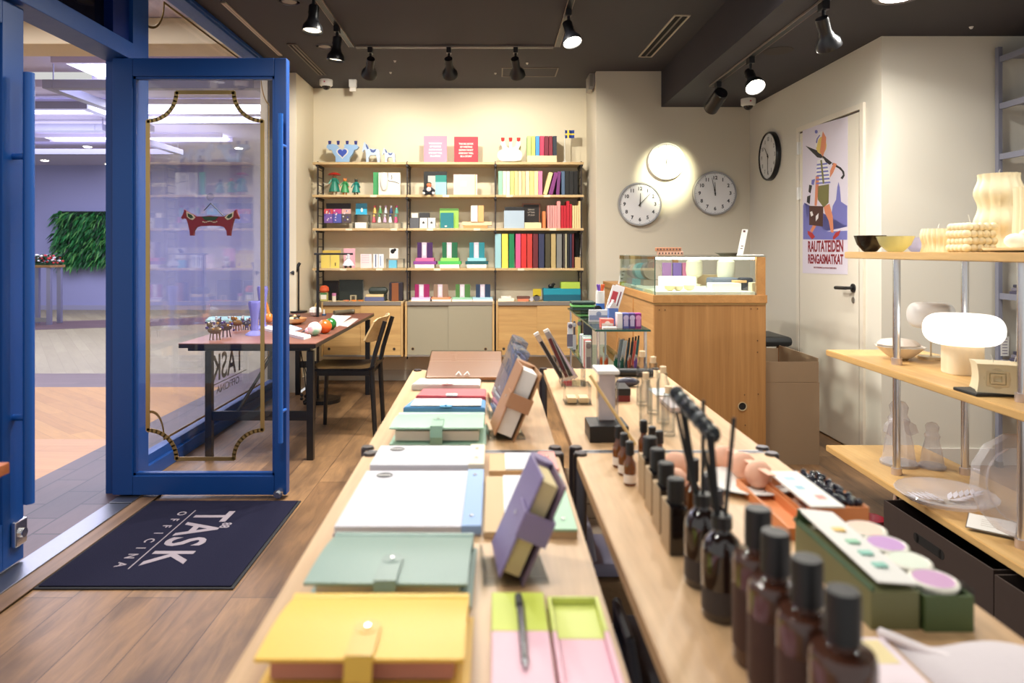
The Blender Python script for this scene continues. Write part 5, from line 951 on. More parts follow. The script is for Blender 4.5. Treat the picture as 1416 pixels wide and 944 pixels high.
# ================================================================ RIGHT-HAND DISPLAY SHELVES
AX = 1.703; SL = -.028      # front edge: x = AX + SL*(3.57 - Y)  (the unit stands a little askew)
beech = wood((226, 186, 124), (202, 158, 98), 'y', cross=14, along=1.4, rough=.4)
fx_ = lambda Y: AX+SL*(3.57-Y)
t = thing('shelf_unit', 'open display unit with three thick beech boards on chrome poles', 'shelf', (2.0, 2.6, 0))
def board(y1, z, th, y0=1.35, w=.48):
    q = []
    for zz in (z-th, z): q += [(fx_(y1), y1, zz), (fx_(y1)+w, y1, zz), (fx_(y0)+w, y0, zz), (fx_(y0), y0, zz)]
    m = MB().hexa(q); bmesh.ops.bevel(m.b, geom=m.b.edges[:], offset=.003, segments=2, affect='EDGES'); return part('shelf', m, beech, t)
ZB, ZM, ZT = .25, .74, 1.243
board(3.57, ZB, .03); board(3.57, ZM, .03); board(3.37, ZT, .032)
posts = [(1.795, 3.10), (2.10, 3.10), (1.775, 2.335), (2.08, 2.335), (1.76, 1.5), (2.06, 1.5)]
for x, y in posts:
    pm_ = MB() if 2 < y < 3 else MB().cyl((x, y, 0), (x, y, ZB-.03), .0155, n=16)
    part('pole', pm_.cyl((x, y, ZB), (x, y, ZM-.03), .0155, n=16).cyl((x, y, ZM), (x, y, ZT-.032), .0155, n=16), CHROME, t)
    for z in (ZB, ZM): part('collar', MB().cyl((x, y, z), (x, y, z+.03), .022, n=16), col((210, 196, 190), .3, .7), t)
# dark bins below
def bin_(y0, y1, lab):
    tt = thing('storage_bin', lab, 'bin', (1.9, (y0+y1)/2, 0), 'dark bins under the display unit'); x = fx_((y0+y1)/2)-.045; dk = col((50, 38, 34), .7); h = .205
    part('front', MB().box(x, x+.006, y0, y1, 0, h, bev=.001), dk, tt); part('body', MB().box(x+.006, x+.36, y0, y0+.006, 0, h).box(x+.006, x+.36, y1-.006, y1, 0, h).box(x+.354, x+.36, y0+.006, y1-.006, 0, h).box(x+.006, x+.354, y0+.006, y1-.006, 0, .006), dk, tt)
    c = Vector((x-.0008, (y0+y1)/2+.02, .14)); part('handle_slot', MB().box(c.x, x+.001, c.y-.075, c.y+.075, c.z-.018, c.z+.018, bev=.0).cyl((c.x, c.y-.075, c.z), (x+.001, c.y-.075, c.z), .018, n=20).cyl((c.x, c.y+.075, c.z), (x+.001, c.y+.075, c.z), .018, n=20), col((6, 4, 4), .9), tt)
bin_(2.27, 2.91, 'dark brown bin with a slot handle farthest under the display unit'); bin_(1.60, 2.24, 'dark brown bin with a slot handle nearest under the display unit')
for k, (y, z, n) in enumerate(((2.98, .075, 'small dark red round dish stacked higher beyond the brown bin'), (2.97, .035, 'larger dark red round dish on the floor beyond the brown bin'))):
    solo('dish', MB().lathe([(.02, 0), (.05, .01), (.06+.02*k, .04), (.055+.02*k, .04), (.04, .014), (.001, .01)], (1.64+.02*k, 3.03, 0 if k else .045), 24), col((120, 20, 36), .25), n, 'dish', 'dark red dishes')
# on the top board
wax = col((234, 220, 184), .5); wax_w = col((240, 232, 212), .45)
def SubS(m, lv=0): return m
# bowls
def bowl(name, x, y, z, r, h, mat, lab, cat='bowl', wavy=0):
    w = (lambda a, zz: 1+(wavy*math.sin(9*a) if zz > h*.6 else 0))
    return solo(name, MB().lathe([(r*.35, 0), (r*.45, .004), (r*.8, h*.45), (r, h), (r*.95, h), (r*.74, h*.45), (r*.4, .012), (.001, .01)], (x, y, z), 36, warp=w), mat, lab, cat)
bowl('bowl', X(1203, 3.2), 3.2, ZT, .068, .075, col((30, 22, 20), .2), 'black bowl with a white rim nearest the end of the top board')
yel = glass((238, 234, 200), 'yellow_glass', edge=(220, 214, 150), body=.35)
bowl('bowl', X(1238, 3.02), 3.02, ZT, .075, .068, yel, 'pale yellow glass bowl beside the black bowl on the top board')
bowl('bowl', X(1268, 3.15), 3.15, ZT, .06, .065, glass((226, 232, 250), 'icy_glass', edge=(160, 170, 220), body=.4), 'icy clear glass bowl behind the yellow bowl on the top board')
def wavy_candle(x, y, z, r, h, lab, name='candle', flutes=12, amp=.09, ph=0, k=3.3, tw=0):
    t = thing(name, lab, 'candle', (x, y, z), 'cream sculpted candles'); n = 26
    prof = [(r*.9, 0)]+[(r*(1+amp*math.sin(k*2*math.pi*i/n+ph)), h*i/n) for i in range(0, n+1)]+[(r*.5, h*1.0), (.001, h*.99)]
    part('wax_body', MB().lathe(prof, (x, y, z), 96, warp=lambda a, zz: 1+.10*abs(math.sin(flutes/2*a))), wax, t, smooth=60)
    part('wick', MB().tube([(x, y, z+h*.98), (x+.002, y, z+h+.012), (x+.006, y, z+h+.02)], .0012, n=5), WHITE, t); return t
wavy_candle(X(1297, 2.95), 2.95, ZT, .058, .098, 'short ribbed cream candle between the bowls and the bubble candle', amp=.06, k=1.2, ph=2.5, flutes=22)
# bubble candle
bx_, by_ = X(1342, 2.70), 2.70; t2 = thing('candle', 'cream bubble cube candle on the top board', 'candle', (bx_, by_, ZT), 'cream sculpted candles'); m = MB(); m.box(bx_-.045, bx_+.045, by_-.045, by_+.045, ZT+.01, ZT+.09)
for i in range(5):
    for j in range(5):
        for k in range(4):
            if 0 < i < 4 and 0 < j < 4 and k < 3: continue
            m.ball((bx_-.048+.024*i+.006*(k % 2), by_-.048+.024*j, ZT+.016+.027*k), .0165, n=10)
part('wax_body', m, wax, t2); part('wick', MB().tube([(bx_, by_, ZT+.11), (bx_-.004, by_, ZT+.13), (bx_-.008, by_, ZT+.145)], .0014, n=5), WHITE, t2)
wavy_candle(X(1381, 2.87), 2.87, ZT, .074, .322, 'tall wavy cream pillar candle towering on the top board', amp=.10, k=2.6, ph=1.7, flutes=12)
wavy_candle(X(1436, 2.55), 2.55, ZT, .07, .24, 'ribbed dome candle cut off by the frame edge on the top board', amp=.03, k=1.0, ph=0, flutes=18)
x, y = X(1400, 2.45), 2.45; t2 = thing('candle_dish', 'white ceramic bird shaped candle dish on the top board', 'dish', (x, y, ZT)); part('plate', MB().lathe([(.05, 0), (.085, .008), (.09, .016), (.085, .016), (.04, .008), (.001, .007)], (x, y, ZT), 32), wax_w, t2); part('bird', MB().ball((x+.012, y, ZT+.04), .032, (1.2, .9, .85)).ball((x+.045, y, ZT+.062), .018).cyl((x+.058, y, ZT+.062), (x+.08, y, ZT+.066), .006, .001, n=8), wax_w, t2)
# lamps on the middle board
def mush(x, y, z, r, hh, zb_, lab, lit, flutes=True):
    t = thing('table_lamp', lab, 'lamp', (x, y, z), 'mushroom table lamps'); h0 = zb_
    if flutes: part('base', MB().lathe([(r*.46, 0), (r*.48, .006), (r*.48, h0), (r*.3, h0+.01), (.001, h0+.01)], (x, y, z), 60, warp=lambda a, zz: 1+.12*abs(math.cos(2.5*a))), col((240, 226, 196), .5), t)
    else: part('base', MB().cyl((x, y, z), (x, y, z+.012), r*.55, n=28).cyl((x, y, z+.012), (x, y, z+h0), .004, n=10), col((206, 190, 160), .3, .4), t)
    prof = [(.001, 0)]
    for i in range(0, 15):
        a = -math.pi/2+math.pi*i/14; ca, sa = math.cos(a), math.sin(a)
        prof.append((r*.55+r*.45*(abs(ca)**.8), hh/2+hh/2*(abs(sa)**.9)*(1 if sa > 0 else -1)))
    prof.append((.001, hh))
    part('lamp_shade', MB().lathe(prof, (x, y, z+h0), 48), emit((255, 252, 244), 1.25, 'opal_lamp_shade') if lit else col((230, 230, 228), .35), t, smooth=60)
    return t
lx_, ly_ = 1.944, 2.88; mush(lx_, ly_, ZM, .146, .125, .12, 'lit white mushroom lamp with a fluted cream base on the middle board', True)
pl = bpy.data.lights.new('lamp_glow', 'POINT'); pl.energy = 1.2; pl.color = (1, .95, .85); pl.shadow_soft_size = .1
mush(2.055, 3.27, ZM, .100, .118, .145, 'reflection of the lit mushroom lamp, built as an unlit white lamp behind it', False, flutes=False)  # a second lamp body stands in for the lit lamp's reflection in glass
x, y = X(1245, 3.25), 3.25; t2 = thing('bowl', 'white scalloped ceramic bowl at the end of the middle board', 'bowl', (x, y, ZM)); part('bowl', MB().lathe([(.03, 0), (.06, .02), (.105, .062), (.098, .062), (.055, .026), (.001, .012)], (x, y, ZM), 60, warp=lambda a, zz: 1+(.04*math.sin(11*a) if zz > .03 else 0)), col((232, 224, 214), .5), t2)
part('lid', MB().lathe([(.085, .066), (.09, .072), (.07, .09), (.04, .096), (.001, .097)], (x-.01, y, ZM), 60, warp=lambda a, zz: 1+.04*math.sin(9*a)), col((226, 216, 206), .5), t2)
# cube candle on black tray
x, y = X(1374, 2.47), 2.47; solo('tray', MB().box(x-.10, x+.125, y-.055, y+.07, ZM, ZM+.012, bev=.004), col((40, 40, 38), .6), 'small black slate tray on the middle board', 'tray')
t2 = thing('candle', 'square cream candle with a sunken face on the black tray', 'candle', (x, y, ZM+.012)); m = MB(); n = 8; z0 = ZM+.012; w0 = .055
prof = [(w0*(1+.13*(2*i/n-1)**2), .10*i/n) for i in range(n+1)]
rings = [[m.b.verts.new((x+sx*r, y+sy*r, z0+zz)) for sx, sy in ((-1, -1), (0, -.9), (1, -1), (.9, 0), (1, 1), (0, .9), (-1, 1), (-.9, 0))] for r, zz in prof]
for a, b in zip(rings, rings[1:]):
    for i in range(8): m.b.faces.new((a[i], a[(i+1) % 8], b[(i+1) % 8], b[i]))
m.b.faces.new(rings[0][::-1]); m.b.faces.new(rings[-1]); part('wax_body', m, wax, t2)
m = MB()
for k in range(3): r0, r1 = .045-.012*k, .037-.012*k; yy = y-w0*.9-.004-.004*k; m.box(x-r0, x-r1, yy, yy+.014, z0+.05-r0*.8, z0+.05+r0*.8).box(x+r1, x+r0, yy, yy+.014, z0+.05-r0*.8, z0+.05+r0*.8).box(x-r1, x+r1, yy, yy+.014, z0+.05-r0*.8, z0+.05-r1*.8).box(x-r1, x+r1, yy, yy+.014, z0+.05+r1*.8, z0+.05+r0*.8)
part('relief', m, col((222, 204, 164), .5), t2); t2.rotation_euler = (0, 0, R(-24)); part('wick', MB().tube([(x, y, z0+.1), (x-.008, y, z0+.125)], .0014, n=5), WHITE, t2)
x2, y2 = x+.085, y+.015; t2 = thing('candle', 'round shell shaped cream candle beside the square one on the black tray', 'candle', (x2, y2, z0)); part('wax_body', MB().ball((x2, y2, z0+.05), .05, (.6, .9, 1), n=24), wax, t2); part('wick', MB().tube([(x2, y2, z0+.098), (x2+.006, y2, z0+.118)], .0014, n=5), WHITE, t2)
# crystal on the bottom board
crystal = glass((253, 252, 254), 'crystal', ior=1.75, edge=(240, 238, 244), body=.2)
def madonna(x, y, h, lab, wings=False):
    t = thing('glass_figurine', lab, 'figurine', (x, y, ZB), 'clear glass figurines'); m = MB()
    m.lathe([(.24, 0), (.25, .03), (.22, .1), (.19, .35), (.13, .62), (.15, .70), (.11, .78), (.12, .84), (.13, .9), (.09, .97), (.001, 1.0)], (0, 0, 0), 16, warp=lambda a, z: 1+.07*math.cos(8*a))
    if wings:
        m.prism([(.10, .7), (.24, .62), (.28, .5), (.15, .45), (.12, .5)], lambda a, b, d: (a, d, b), -.05, .05).prism([(-.10, .7), (-.2, .62), (-.22, .5), (-.15, .45)], lambda a, b, d: (a, d, b), -.05, .05)
    bmesh.ops.transform(m.b, matrix=Matrix.Translation((x, y, ZB)) @ Matrix.Scale(h, 4), verts=m.b.verts[:]); part('body', m, crystal, t)
    part('base', MB().lathe([(h*.27, 0), (h*.27, .012), (h*.22, .016), (.001, .016)], (x, y, ZB-.0), 20), crystal, t)
madonna(X(1243, 3.25), 3.25, .30, 'tall clear glass angel figurine behind the front pole', True); madonna(X(1289, 3.2), 3.2, .21, 'shorter clear glass madonna figurine beside the angel')
x, y = X(1312, 2.72), 2.74; t2 = thing('glass_platter', 'large clear glass platter with frosted leaf cut on the bottom board', 'platter', (x, y, ZB)); part('plate', MB().lathe([(.06, 0), (.08, .004), (.15, .022), (.178, .045), (.174, .05), (.145, .028), (.07, .012), (.001, .010)], (x, y, ZB), 48, warp=lambda a, z: 1+.01*math.sin(20*a)), crystal, t2)
m = MB()
def leaf_(c, a, l, w, z):
    dx, dy = math.cos(a), math.sin(a); nx, ny = -dy, dx
    P0 = [(c[0], c[1], z)]+[(c[0]+dx*l*f+nx*w*g, c[1]+dy*l*f+ny*w*g, z+.014*f) for f, g in ((.3, .8), (.6, 1), (1, 0), (.6, -1), (.3, -.8))]
    vs = [m.b.verts.new(p) for p in P0]; vt = [m.b.verts.new((p[0], p[1], p[2]+.0015)) for p in P0]; m.b.faces.new(vs); m.b.faces.new(vt[::-1])
    for i in range(6): m.b.faces.new((vs[i], vt[i], vt[(i+1) % 6], vs[(i+1) % 6]))
for s_ in (-1, 1):
    for k in range(5):
        b_ = (x+s_*(.012+.026*k), y+.012*k*s_*.4); leaf_(b_, (0 if s_ > 0 else math.pi)+.85, .062-.005*k, .009, ZB+.016+.003*k); leaf_(b_, (0 if s_ > 0 else math.pi)-.85, .062-.005*k, .009, ZB+.016+.003*k)
    leaf_((x+s_*.12, y+.02*s_), 0 if s_ > 0 else math.pi, .045, .008, ZB+.03)
part('frosted_leaves', m, col((206, 202, 212), .7), t2, smooth=None)
x, y = X(1416, 2.42), 2.42; t2 = thing('glass_platter', 'thick round clear glass dish standing upright behind the pole', 'platter', (x, y, ZB)); M = Matrix.Translation((x, y, ZB+.178)) @ Matrix.Rotation(R(78), 4, 'X')
part('rim', MB().lathe([(.13, -.012), (.175, -.02), (.18, 0), (.17, .02), (.13, .008), (.13, -.012)], (0, 0, 0), 28, M=M, warp=lambda a, z: 1+.015*math.cos(14*a)), crystal, t2); part('centre', MB().cyl((0, 0, -.004), (0, 0, .004), .13, n=40, M=M), crystal, t2); part('support', MB().box(x-.03, x+.03, y-.02, y+.03, ZB, ZB+.012), crystal, t2)
p = Vector((X(1371, 2.47), 2.47, ZB)); t2 = thing('price_card', 'small white price card in a metal holder on the bottom board', 'price card', p); Mc = Matrix.Translation(p+Vector((0, 0, .024))) @ Matrix.Rotation(R(-40), 4, 'Z') @ Matrix.Rotation(R(16), 4, 'X')
part('card', MB().box(-.07, .07, -.044, .044, 0, .0015, M=Mc), WHITE, t2); part('holder', MB().box(-.073, .073, -.047, .047, -.002, 0, M=Mc).box(-.06, .06, .0, .03, -.012, -.002, M=Mc), STEEL, t2)
m = MB()
for k in range(4): m.box(-.03, .03-.01*(k % 2), .018-k*.012, .0195-k*.012, .0015, .0018, M=Mc)
part('print', m, col((170, 160, 150), .6), t2)
# grey metal rack by the wall
gm = col((140, 142, 160), .4, .3); t2 = thing('metal_rack', 'tall grey perforated metal rack standing against the far wall', 'rack', (3.2, 3.85, 0)); RX0, RX1, RY0, RY1, RH = 2.895, 3.75, 3.60, 4.02, 2.42
for xx in (RX0, RX1):
    for yy in (RY0, RY1-.03): part('upright', MB().box(xx, xx+.025, yy, yy+.028, .035, RH, bev=.002), gm, t2); part('foot', MB().box(xx-.003, xx+.028, yy-.003, yy+.031, 0, .035, bev=.003), BLACK, t2)
for z in (2.36, 2.09, 1.80, 1.42, 1.0, .62, .37):
    part('shelf', MB().box(RX0+.025, RX1, RY0+.005, RY1-.01, z-.003, z).box(RX0+.006, RX0+.022, RY0+.028, RY1-.03, z-.03, z+.004).box(RX0+.025, RX1, RY0, RY0+.004, z-.03, z), gm, t2)
for z, w_ in ((1.001, 'upper'), (.621, 'lower')):
    for k in range(3): solo('magazine', MB().box(RX0+.04+.01*k, RX0+.30, RY0+.06, RY1-.06, z+k*.0185, z+k*.0185+.017, bev=.003), col(((80, 76, 96), (120, 116, 130), (64, 62, 78))[k], .6), '%s dark magazine on the %s board of the grey metal rack' % (('lowest', 'middle', 'topmost')[k], w_), 'magazine', 'magazines on the grey rack')
part('price_label', MB().box(X(1384, 3.988), X(1395, 3.988), 3.986, 3.9895, Z(492, 3.988), Z(465, 3.988)), WHITE, t2, 'small white printed label')
pm = MB()
for k in range(6): pm.box(X(1386, 3.986), X(1393, 3.986), 3.985, 3.986, Z(489-k*4, 3.986), Z(488-k*4, 3.986))
part('label_print', pm, col((120, 110, 130), .6), t2)
# ================================================================ DISPLAY TABLES
TZ = .77; mapl = wood((228, 192, 148), (198, 154, 108), 'y', cross=11, along=.9, rough=.4, fine=.4)
postm = col((96, 94, 100), .3, .9); lowm = wood((180, 140, 96), (150, 112, 72), 'y')
def table(x0, x1, y0, y1, lab, x0f=None, x1f=None):
    t = thing('display_table', lab, 'table', ((x0+x1)/2, (y0+y1)/2, 0), 'display tables in the middle of the shop')
    x0f = x0 if x0f is None else x0f; x1f = x1 if x1f is None else x1f
    q = []
    for z in (TZ-.028, TZ): q += [(x0, y0, z), (x1, y0, z), (x1f, y1, z), (x0f, y1, z)]
    m = MB().hexa(q); bmesh.ops.bevel(m.b, geom=m.b.edges[:], offset=.002, segments=2, affect='EDGES'); part('tabletop', m, mapl, t)
    part('lower_shelf', MB().box(x0+.03, x1-.03, y0+.03, y1-.03, .26, .285, bev=.002), lowm, t)
    for x, xe in ((x0, -1), (x1, 1)):
        for y in (y0+.02, y1-.02): part('leg', MB().cyl((x-xe*.004, y, 0), (x-xe*.004, y, TZ+.003), .016, n=16).cyl((x-xe*.004, y, TZ+.003), (x-xe*.004, y, TZ+.006), .014, n=16), postm, t)
    part('end_rail', MB().box(x0+.01, x1-.01, y0-.001, y0+.006, TZ-.026, TZ+.001).box(x0+.01, x1-.01, y1-.006, y1+.001, TZ-.026, TZ+.001), STEEL, t)
    return t
table(-.311, .150, 1.660, 2.785, 'display table with planners nearest the wall shelving', -.328, .148); table(-.297, .151, .45, 1.650, 'display table with the yellow planner close to the camera', -.309, .150)
table(.192, .652, 1.660, 2.82, 'display table with acrylic boxes nearest the counter', .196, .662); table(.197, .655, .45, 1.650, 'display table with dark bottles close to the camera', .191, .653)
# planners
def place_at(root_, p, rz=0, rx=0, ry=0): root_.location = p; root_.rotation_euler = (R(rx), R(ry), R(rz))
def planner(c, w, d, h, lab, pagec=(226, 214, 190), strap=True, sw=.03, stud=True, bump=.25):
    """lying ring binder with wrap strap, built at the origin: x width, y depth (opening at -y)"""
    t = thing('planner', lab, 'planner', (0, 0, 0), 'leather planners on the display table'); lm = col(c, .42, bump=bump, bs=320)
    ct = .004; nseg = 8
    part('cover_back', MB().box(-w/2, w/2+.006, -d/2-.006, d/2, 0, ct, bev=.002), lm, t)
    m = MB(); q = []
    ztop = lambda f: h-.004-.005*f     # top cover sags a little to the spine at +y
    rows = []
    for i in range(nseg+1):
        f = i/nseg; y = -d/2-.004+(d+.004)*f; z = h-.003-(.010*(f**3))+.003*math.sin(math.pi*f); rows.append((y, z))
    pts_ = [(y, z+ct/2) for y, z in rows]+[(y, z-ct/2) for y, z in rows[::-1]]
    m.prism(pts_, lambda a, b, dd: (dd, a, b), -w/2, w/2); part('cover_front', m, lm, t, smooth=60)
    part('spine', MB().cyl((-w/2, d/2-.004, h/2-.003), (w/2, d/2-.004, h/2-.003), h/2-.003, n=16), lm, t, smooth=60)
    part('pages', MB().box(-w/2+.012, w/2-.012, -d/2+.012, d/2-.018, ct+.003, h-.013, bev=.001), col(pagec, .8), t)
    if strap:
        m = MB(); s = [(0.0, h+.0025), (-d*.22, h+.003)] if 0 else None
        pth = [(-d*.18, h+.0045), (-d/2-.006, h+.003), (-d/2-.012, h*.5), (-d/2-.006, .001), (-d/2+.01, -.0005)]
        for (a, b), (a2, b2) in zip(pth, pth[1:]):
            ln = math.hypot(a2-a, b2-b); m.box(-sw/2, sw/2, 0, ln+.001, -.0015, .0022, M=Matrix.Translation((0.0, a, b)) @ Matrix.Rotation(math.atan2(b2-b, a2-a), 4, 'X'))
        m.cyl((0, -d*.18, h+.0032), (0, -d*.18, h+.0064), sw/2, n=20); st = part('strap', m, col(tuple(int(v*.93) for v in c), .38, bump=bump, bs=320), t)  # strap colour darkened a little, standing in for shading along its edges
        if stud: part('snap_stud', MB().cyl((0, -d*.2, h+.0062), (0, -d*.2, h+.009), .0035, n=12), CHROME, st)
    return t
def at_(v, x, Yf): return Vector((x, Yf, TZ))
t = planner((236, 192, 78), .226, .150, .040, 'yellow leather planner with a wrap strap close to the camera', (190, 130, 110)); place(t, (-.146, .826, TZ+.0015), 0)
t = planner((126, 152, 142), .220, .178, .034, 'sage green leather planner behind the yellow one'); place(t, (-.145, 1.022, TZ+.0015), -1)
t = planner((152, 192, 168), .232, .185, .044, 'mint green leather planner with thick pages and strap', (232, 220, 204)); place(t, (-.143, 1.80, TZ+.0015), 0)
# note pads with coloured binding
def pad(x0, x1, y0, y1, base, page, strip, lab, z=TZ, h=.018, sw=.032, logo=True, emb=(90, 110, 150)):
    t = thing('notepad', lab, 'notepad', ((x0+x1)/2, (y0+y1)/2, z), 'large notepads on the display table')
    part('backing', MB().box(x0, x1, y0, y1, z, z+.003), col(base, .6), t); part('pages', MB().box(x0+.002, x1-sw+.004, y0+.002, y1-.002, z+.003, z+h-.002, bev=.001), col(page, .75), t)
    part('binding_strip', MB().box(x1-sw, x1+.002, y0-.001, y1+.001, z+.003, z+h+.001, bev=.002), col(strip, .6), t)
    st = MB()
    for y in (y0+.04, y1-.04): st.cyl((x1-sw/2, y, z+h+.001), (x1-sw/2, y, z+h+.003), .004, n=12)
    part('snap_stud', st, CHROME, t)
    if logo:
        part('printed_logo', MB().cyl((x0+.045, y1-.032, z+h-.002), (x0+.045, y1-.032, z+h-.0015), .017, n=24).box(x0+.031, x0+.059, y1-.034, y1-.030, z+h-.0015, z+h-.0012, m=1), [col((44, 42, 46), .6), WHITE], t)
    return t
pad(-.272, -.024, 1.165, 1.465, (180, 170, 176), (206, 204, 212), (146, 176, 220), 'large white notepad with a blue binding strip')
pad(-.268, -.024, 1.475, 1.625, (150, 100, 90), (208, 206, 212), (228, 214, 190), 'white notepad with a cream binding strip behind the blue one', h=.026)
def pad3(x0, x1, y0, y1, kraft, strip, lab, sw):
    t = thing('notepad', lab, 'notepad', ((x0+x1)/2, (y0+y1)/2, TZ), 'wrapped notepads on the display table'); h = .012
    part('backing', MB().box(x0, x1, y0, y1, TZ, TZ+h, bev=.001), col(kraft, .7), t); part('pages', MB().box(x0+.035, x1-sw, y0+.004, y1-.004, TZ+h, TZ+h+.003), col((226, 226, 230), .7), t)
    part('binding_strip', MB().box(x1-sw, x1, y0-.001, y1+.001, TZ+h, TZ+h+.005, bev=.001), col(strip, .6), t)
    st = MB()
    for y in (y0+.04, y1-.04): st.cyl((x1-sw/2, y, TZ+h+.005), (x1-sw/2, y, TZ+h+.0075), .004, n=12)
    part('snap_stud', st, CHROME, t)
pad3(-.018, .138, 1.155, 1.44, (204, 176, 136), (168, 206, 176), 'kraft backed notepad with a mint green strip under the purple planner', .04)
pad3(-.012, .137, 1.475, 1.60, (206, 172, 130), (238, 160, 150), 'kraft backed notepad with a coral strip behind the purple planner', .038)
# far folders
def folder(x0, x1, y0, y1, h, c, lab, clasp=(230, 226, 220), z=TZ, label=False, skew=.0):
    t = thing('folder', lab, 'folder', ((x0+x1)/2, (y0+y1)/2, z), 'flat folders on the display table'); lm = col(c, .5, bump=.1)
    q = [(x0-skew, y0, z), (x1, y0, z), (x1, y1, z), (x0, y1, z), (x0-skew, y0, z+h), (x1, y0, z+h*.9), (x1, y1, z+h*.5), (x0, y1, z+h*.5)]
    m = MB().hexa(q); bmesh.ops.bevel(m.b, geom=m.b.edges[:], offset=min(.003, h*.2), segments=2, affect='EDGES'); part('body', m, lm, t)
    cx_ = (x0+x1)/2; part('clasp', MB().box(cx_-.018, cx_+.018, y0-.004, y0+.02, z+h-.001, z+h+.003, bev=.001).cyl((cx_, y0+.004, z+h+.003), (cx_, y0+.004, z+h+.006), .004, n=10), col(clasp, .4), t)
    if label: part('paper_sheet', MB().hexa([(x0+.01, y0+.01, z+h+.001), (x1-.012, y0+.01, z+h+.001), (x1-.012, y1-.01, z+h*.6+.001), (x0+.01, y1-.01, z+h*.6+.001), (x0+.01, y0+.01, z+h+.003), (x1-.012, y0+.01, z+h+.003), (x1-.012, y1-.01, z+h*.6+.003), (x0+.01, y1-.01, z+h*.6+.003)]), WHITE, t)
    return t
folder(-.275, -.050, 2.375, 2.55, .022, (196, 196, 190), 'pale grey folder with a white clasp in the row of folders', skew=.01)
folder(-.245, -.028, 2.20, 2.36, .02, (206, 84, 92), 'coral red folder with a round clasp between grey and blue folders', skew=.005)
folder(-.258, -.028, 2.03, 2.185, .022, (74, 140, 190), 'blue folder with a white sheet on top behind the mint planner', (80, 160, 210), label=True, skew=.01)
t = thing('folder', 'brown leather folder in clear wrapping leaning at the far table end', 'folder', (0, 0, 0)); part('body', MB().box(-.14, .14, -.125, .125, 0, .014, bev=.005), col((160, 106, 66), .35, bump=.2), t); part('clear_wrap', MB().box(-.142, .142, -.127, .127, -.002, .017, bev=.004), ACRYLIC, t); part('ribbon', MB().tube([(-.03, -.12, .02), (-.02, -.10, .024), (-.01, -.12, .02)], .002, n=6).tube([(.0, -.12, .02), (.012, -.10, .024), (.02, -.12, .02)], .002, n=6), WHITE, t)
place(t, (-.112, 2.655, TZ+.035), 0, 0, 14)
# standing planners on easels
def stand_planner(c, lab, p, rz, lean, w=.125, h=.185, th=.034, c_in=None, pagec=(226, 210, 170), wrap=False):
    t = thing('planner', lab, 'planner', (0, 0, 0), 'planners standing on clear easels'); lm = col(c, .4, bump=.15, bs=300); li = col(c_in or c, .45)
    part('cover_front', MB().box(-th/2, -th/2+.004, -w/2, w/2, 0, h, bev=.0018), lm, t); part('cover_back', MB().box(th/2-.004, th/2, -w/2, w/2, 0, h, bev=.0018), li, t)
    part('spine', MB().cyl((0, w/2-.004, 0), (0, w/2-.004, h), th/2, n=16), lm, t); part('pages', MB().box(-th/2+.006, th/2-.010, -w/2+.010, w/2-.014, .008, h-.008), col(pagec, .8), t)
    sw = .038; zc_ = h*.42
    m = MB().box(-th/2-.004, -th/2-.001, -w/2-.006, -w/2+.05, zc_, zc_+sw, bev=.001).box(-th/2-.003, th/2+.003, -w/2-.009, -w/2-.006, zc_, zc_+sw).box(th/2+.001, th/2+.004, -w/2-.006, -w/2+.03, zc_, zc_+sw); st = part('strap', m, lm, t)
    part('snap_stud', MB().cyl((-th/2-.004, -w/2+.036, zc_+sw/2), (-th/2-.0065, -w/2+.036, zc_+sw/2), .0035, n=12), CHROME, st)
    if wrap: part('clear_wrap', MB().box(-th/2-.005, th/2+.005, -w/2-.008, w/2+.01, -.002, h+.02, bev=.006), glass((216, 222, 236), 'wrap_film', edge=(150, 156, 190), ior=1.7, body=.12), t)
    place(t, p, rz, lean); return t
def easel(p, rz, lab):
    t = thing('display_easel', lab, 'easel', (0, 0, 0), 'clear easels on the display table'); m = MB()
    m.box(-.045, .05, -.05, -.046, 0, .004) if 0 else None
    m.box(-.05, .045, -.045, .045, 0, .004, bev=.001); part('base', m, ACRYLIC, t)
    part('back_support', MB().box(-.003, .001, -.04, .04, 0, .12, M=Matrix.Translation((.012, 0, .004)) @ Matrix.Rotation(R(24), 4, 'Y')), ACRYLIC, t); part('lip', MB().box(-.05, -.046, -.045, .045, .004, .022), ACRYLIC, t); place(t, p, rz)
easel((.03, 1.04, TZ+.0005), 5, 'clear acrylic easel under the purple planner'); stand_planner((132, 118, 160), 'purple leather planner standing on a clear easel', (.018, 1.045, TZ+.008), 5, 24, w=.12, h=.155, th=.04, pagec=(214, 196, 150), c_in=(120, 100, 120))
easel((.03, 1.80, TZ+.0005), 5, 'clear acrylic easel under the tan planner'); stand_planner((176, 128, 92), 'tan leather planner standing on a clear easel', (.018, 1.80, TZ+.008), 5, 23, w=.13, h=.185, th=.055, pagec=(236, 232, 226), c_in=(168, 124, 84))
easel((.03, 2.02, TZ+.0005), 5, 'clear acrylic easel under the nearer wrapped blue planner'); stand_planner((110, 118, 150), 'steel blue planner in shiny wrapping behind the tan one', (.01, 2.02, TZ+.008), 5, 20, w=.12, h=.18, th=.03, wrap=True)
easel((.03, 2.2, TZ+.0005), 5, 'clear acrylic easel under the farther wrapped dark planner'); stand_planner((60, 62, 72), 'dark grey planner in shiny wrapping farthest in the row', (.012, 2.2, TZ+.008), 5, 20, w=.12, h=.185, th=.03, wrap=True)
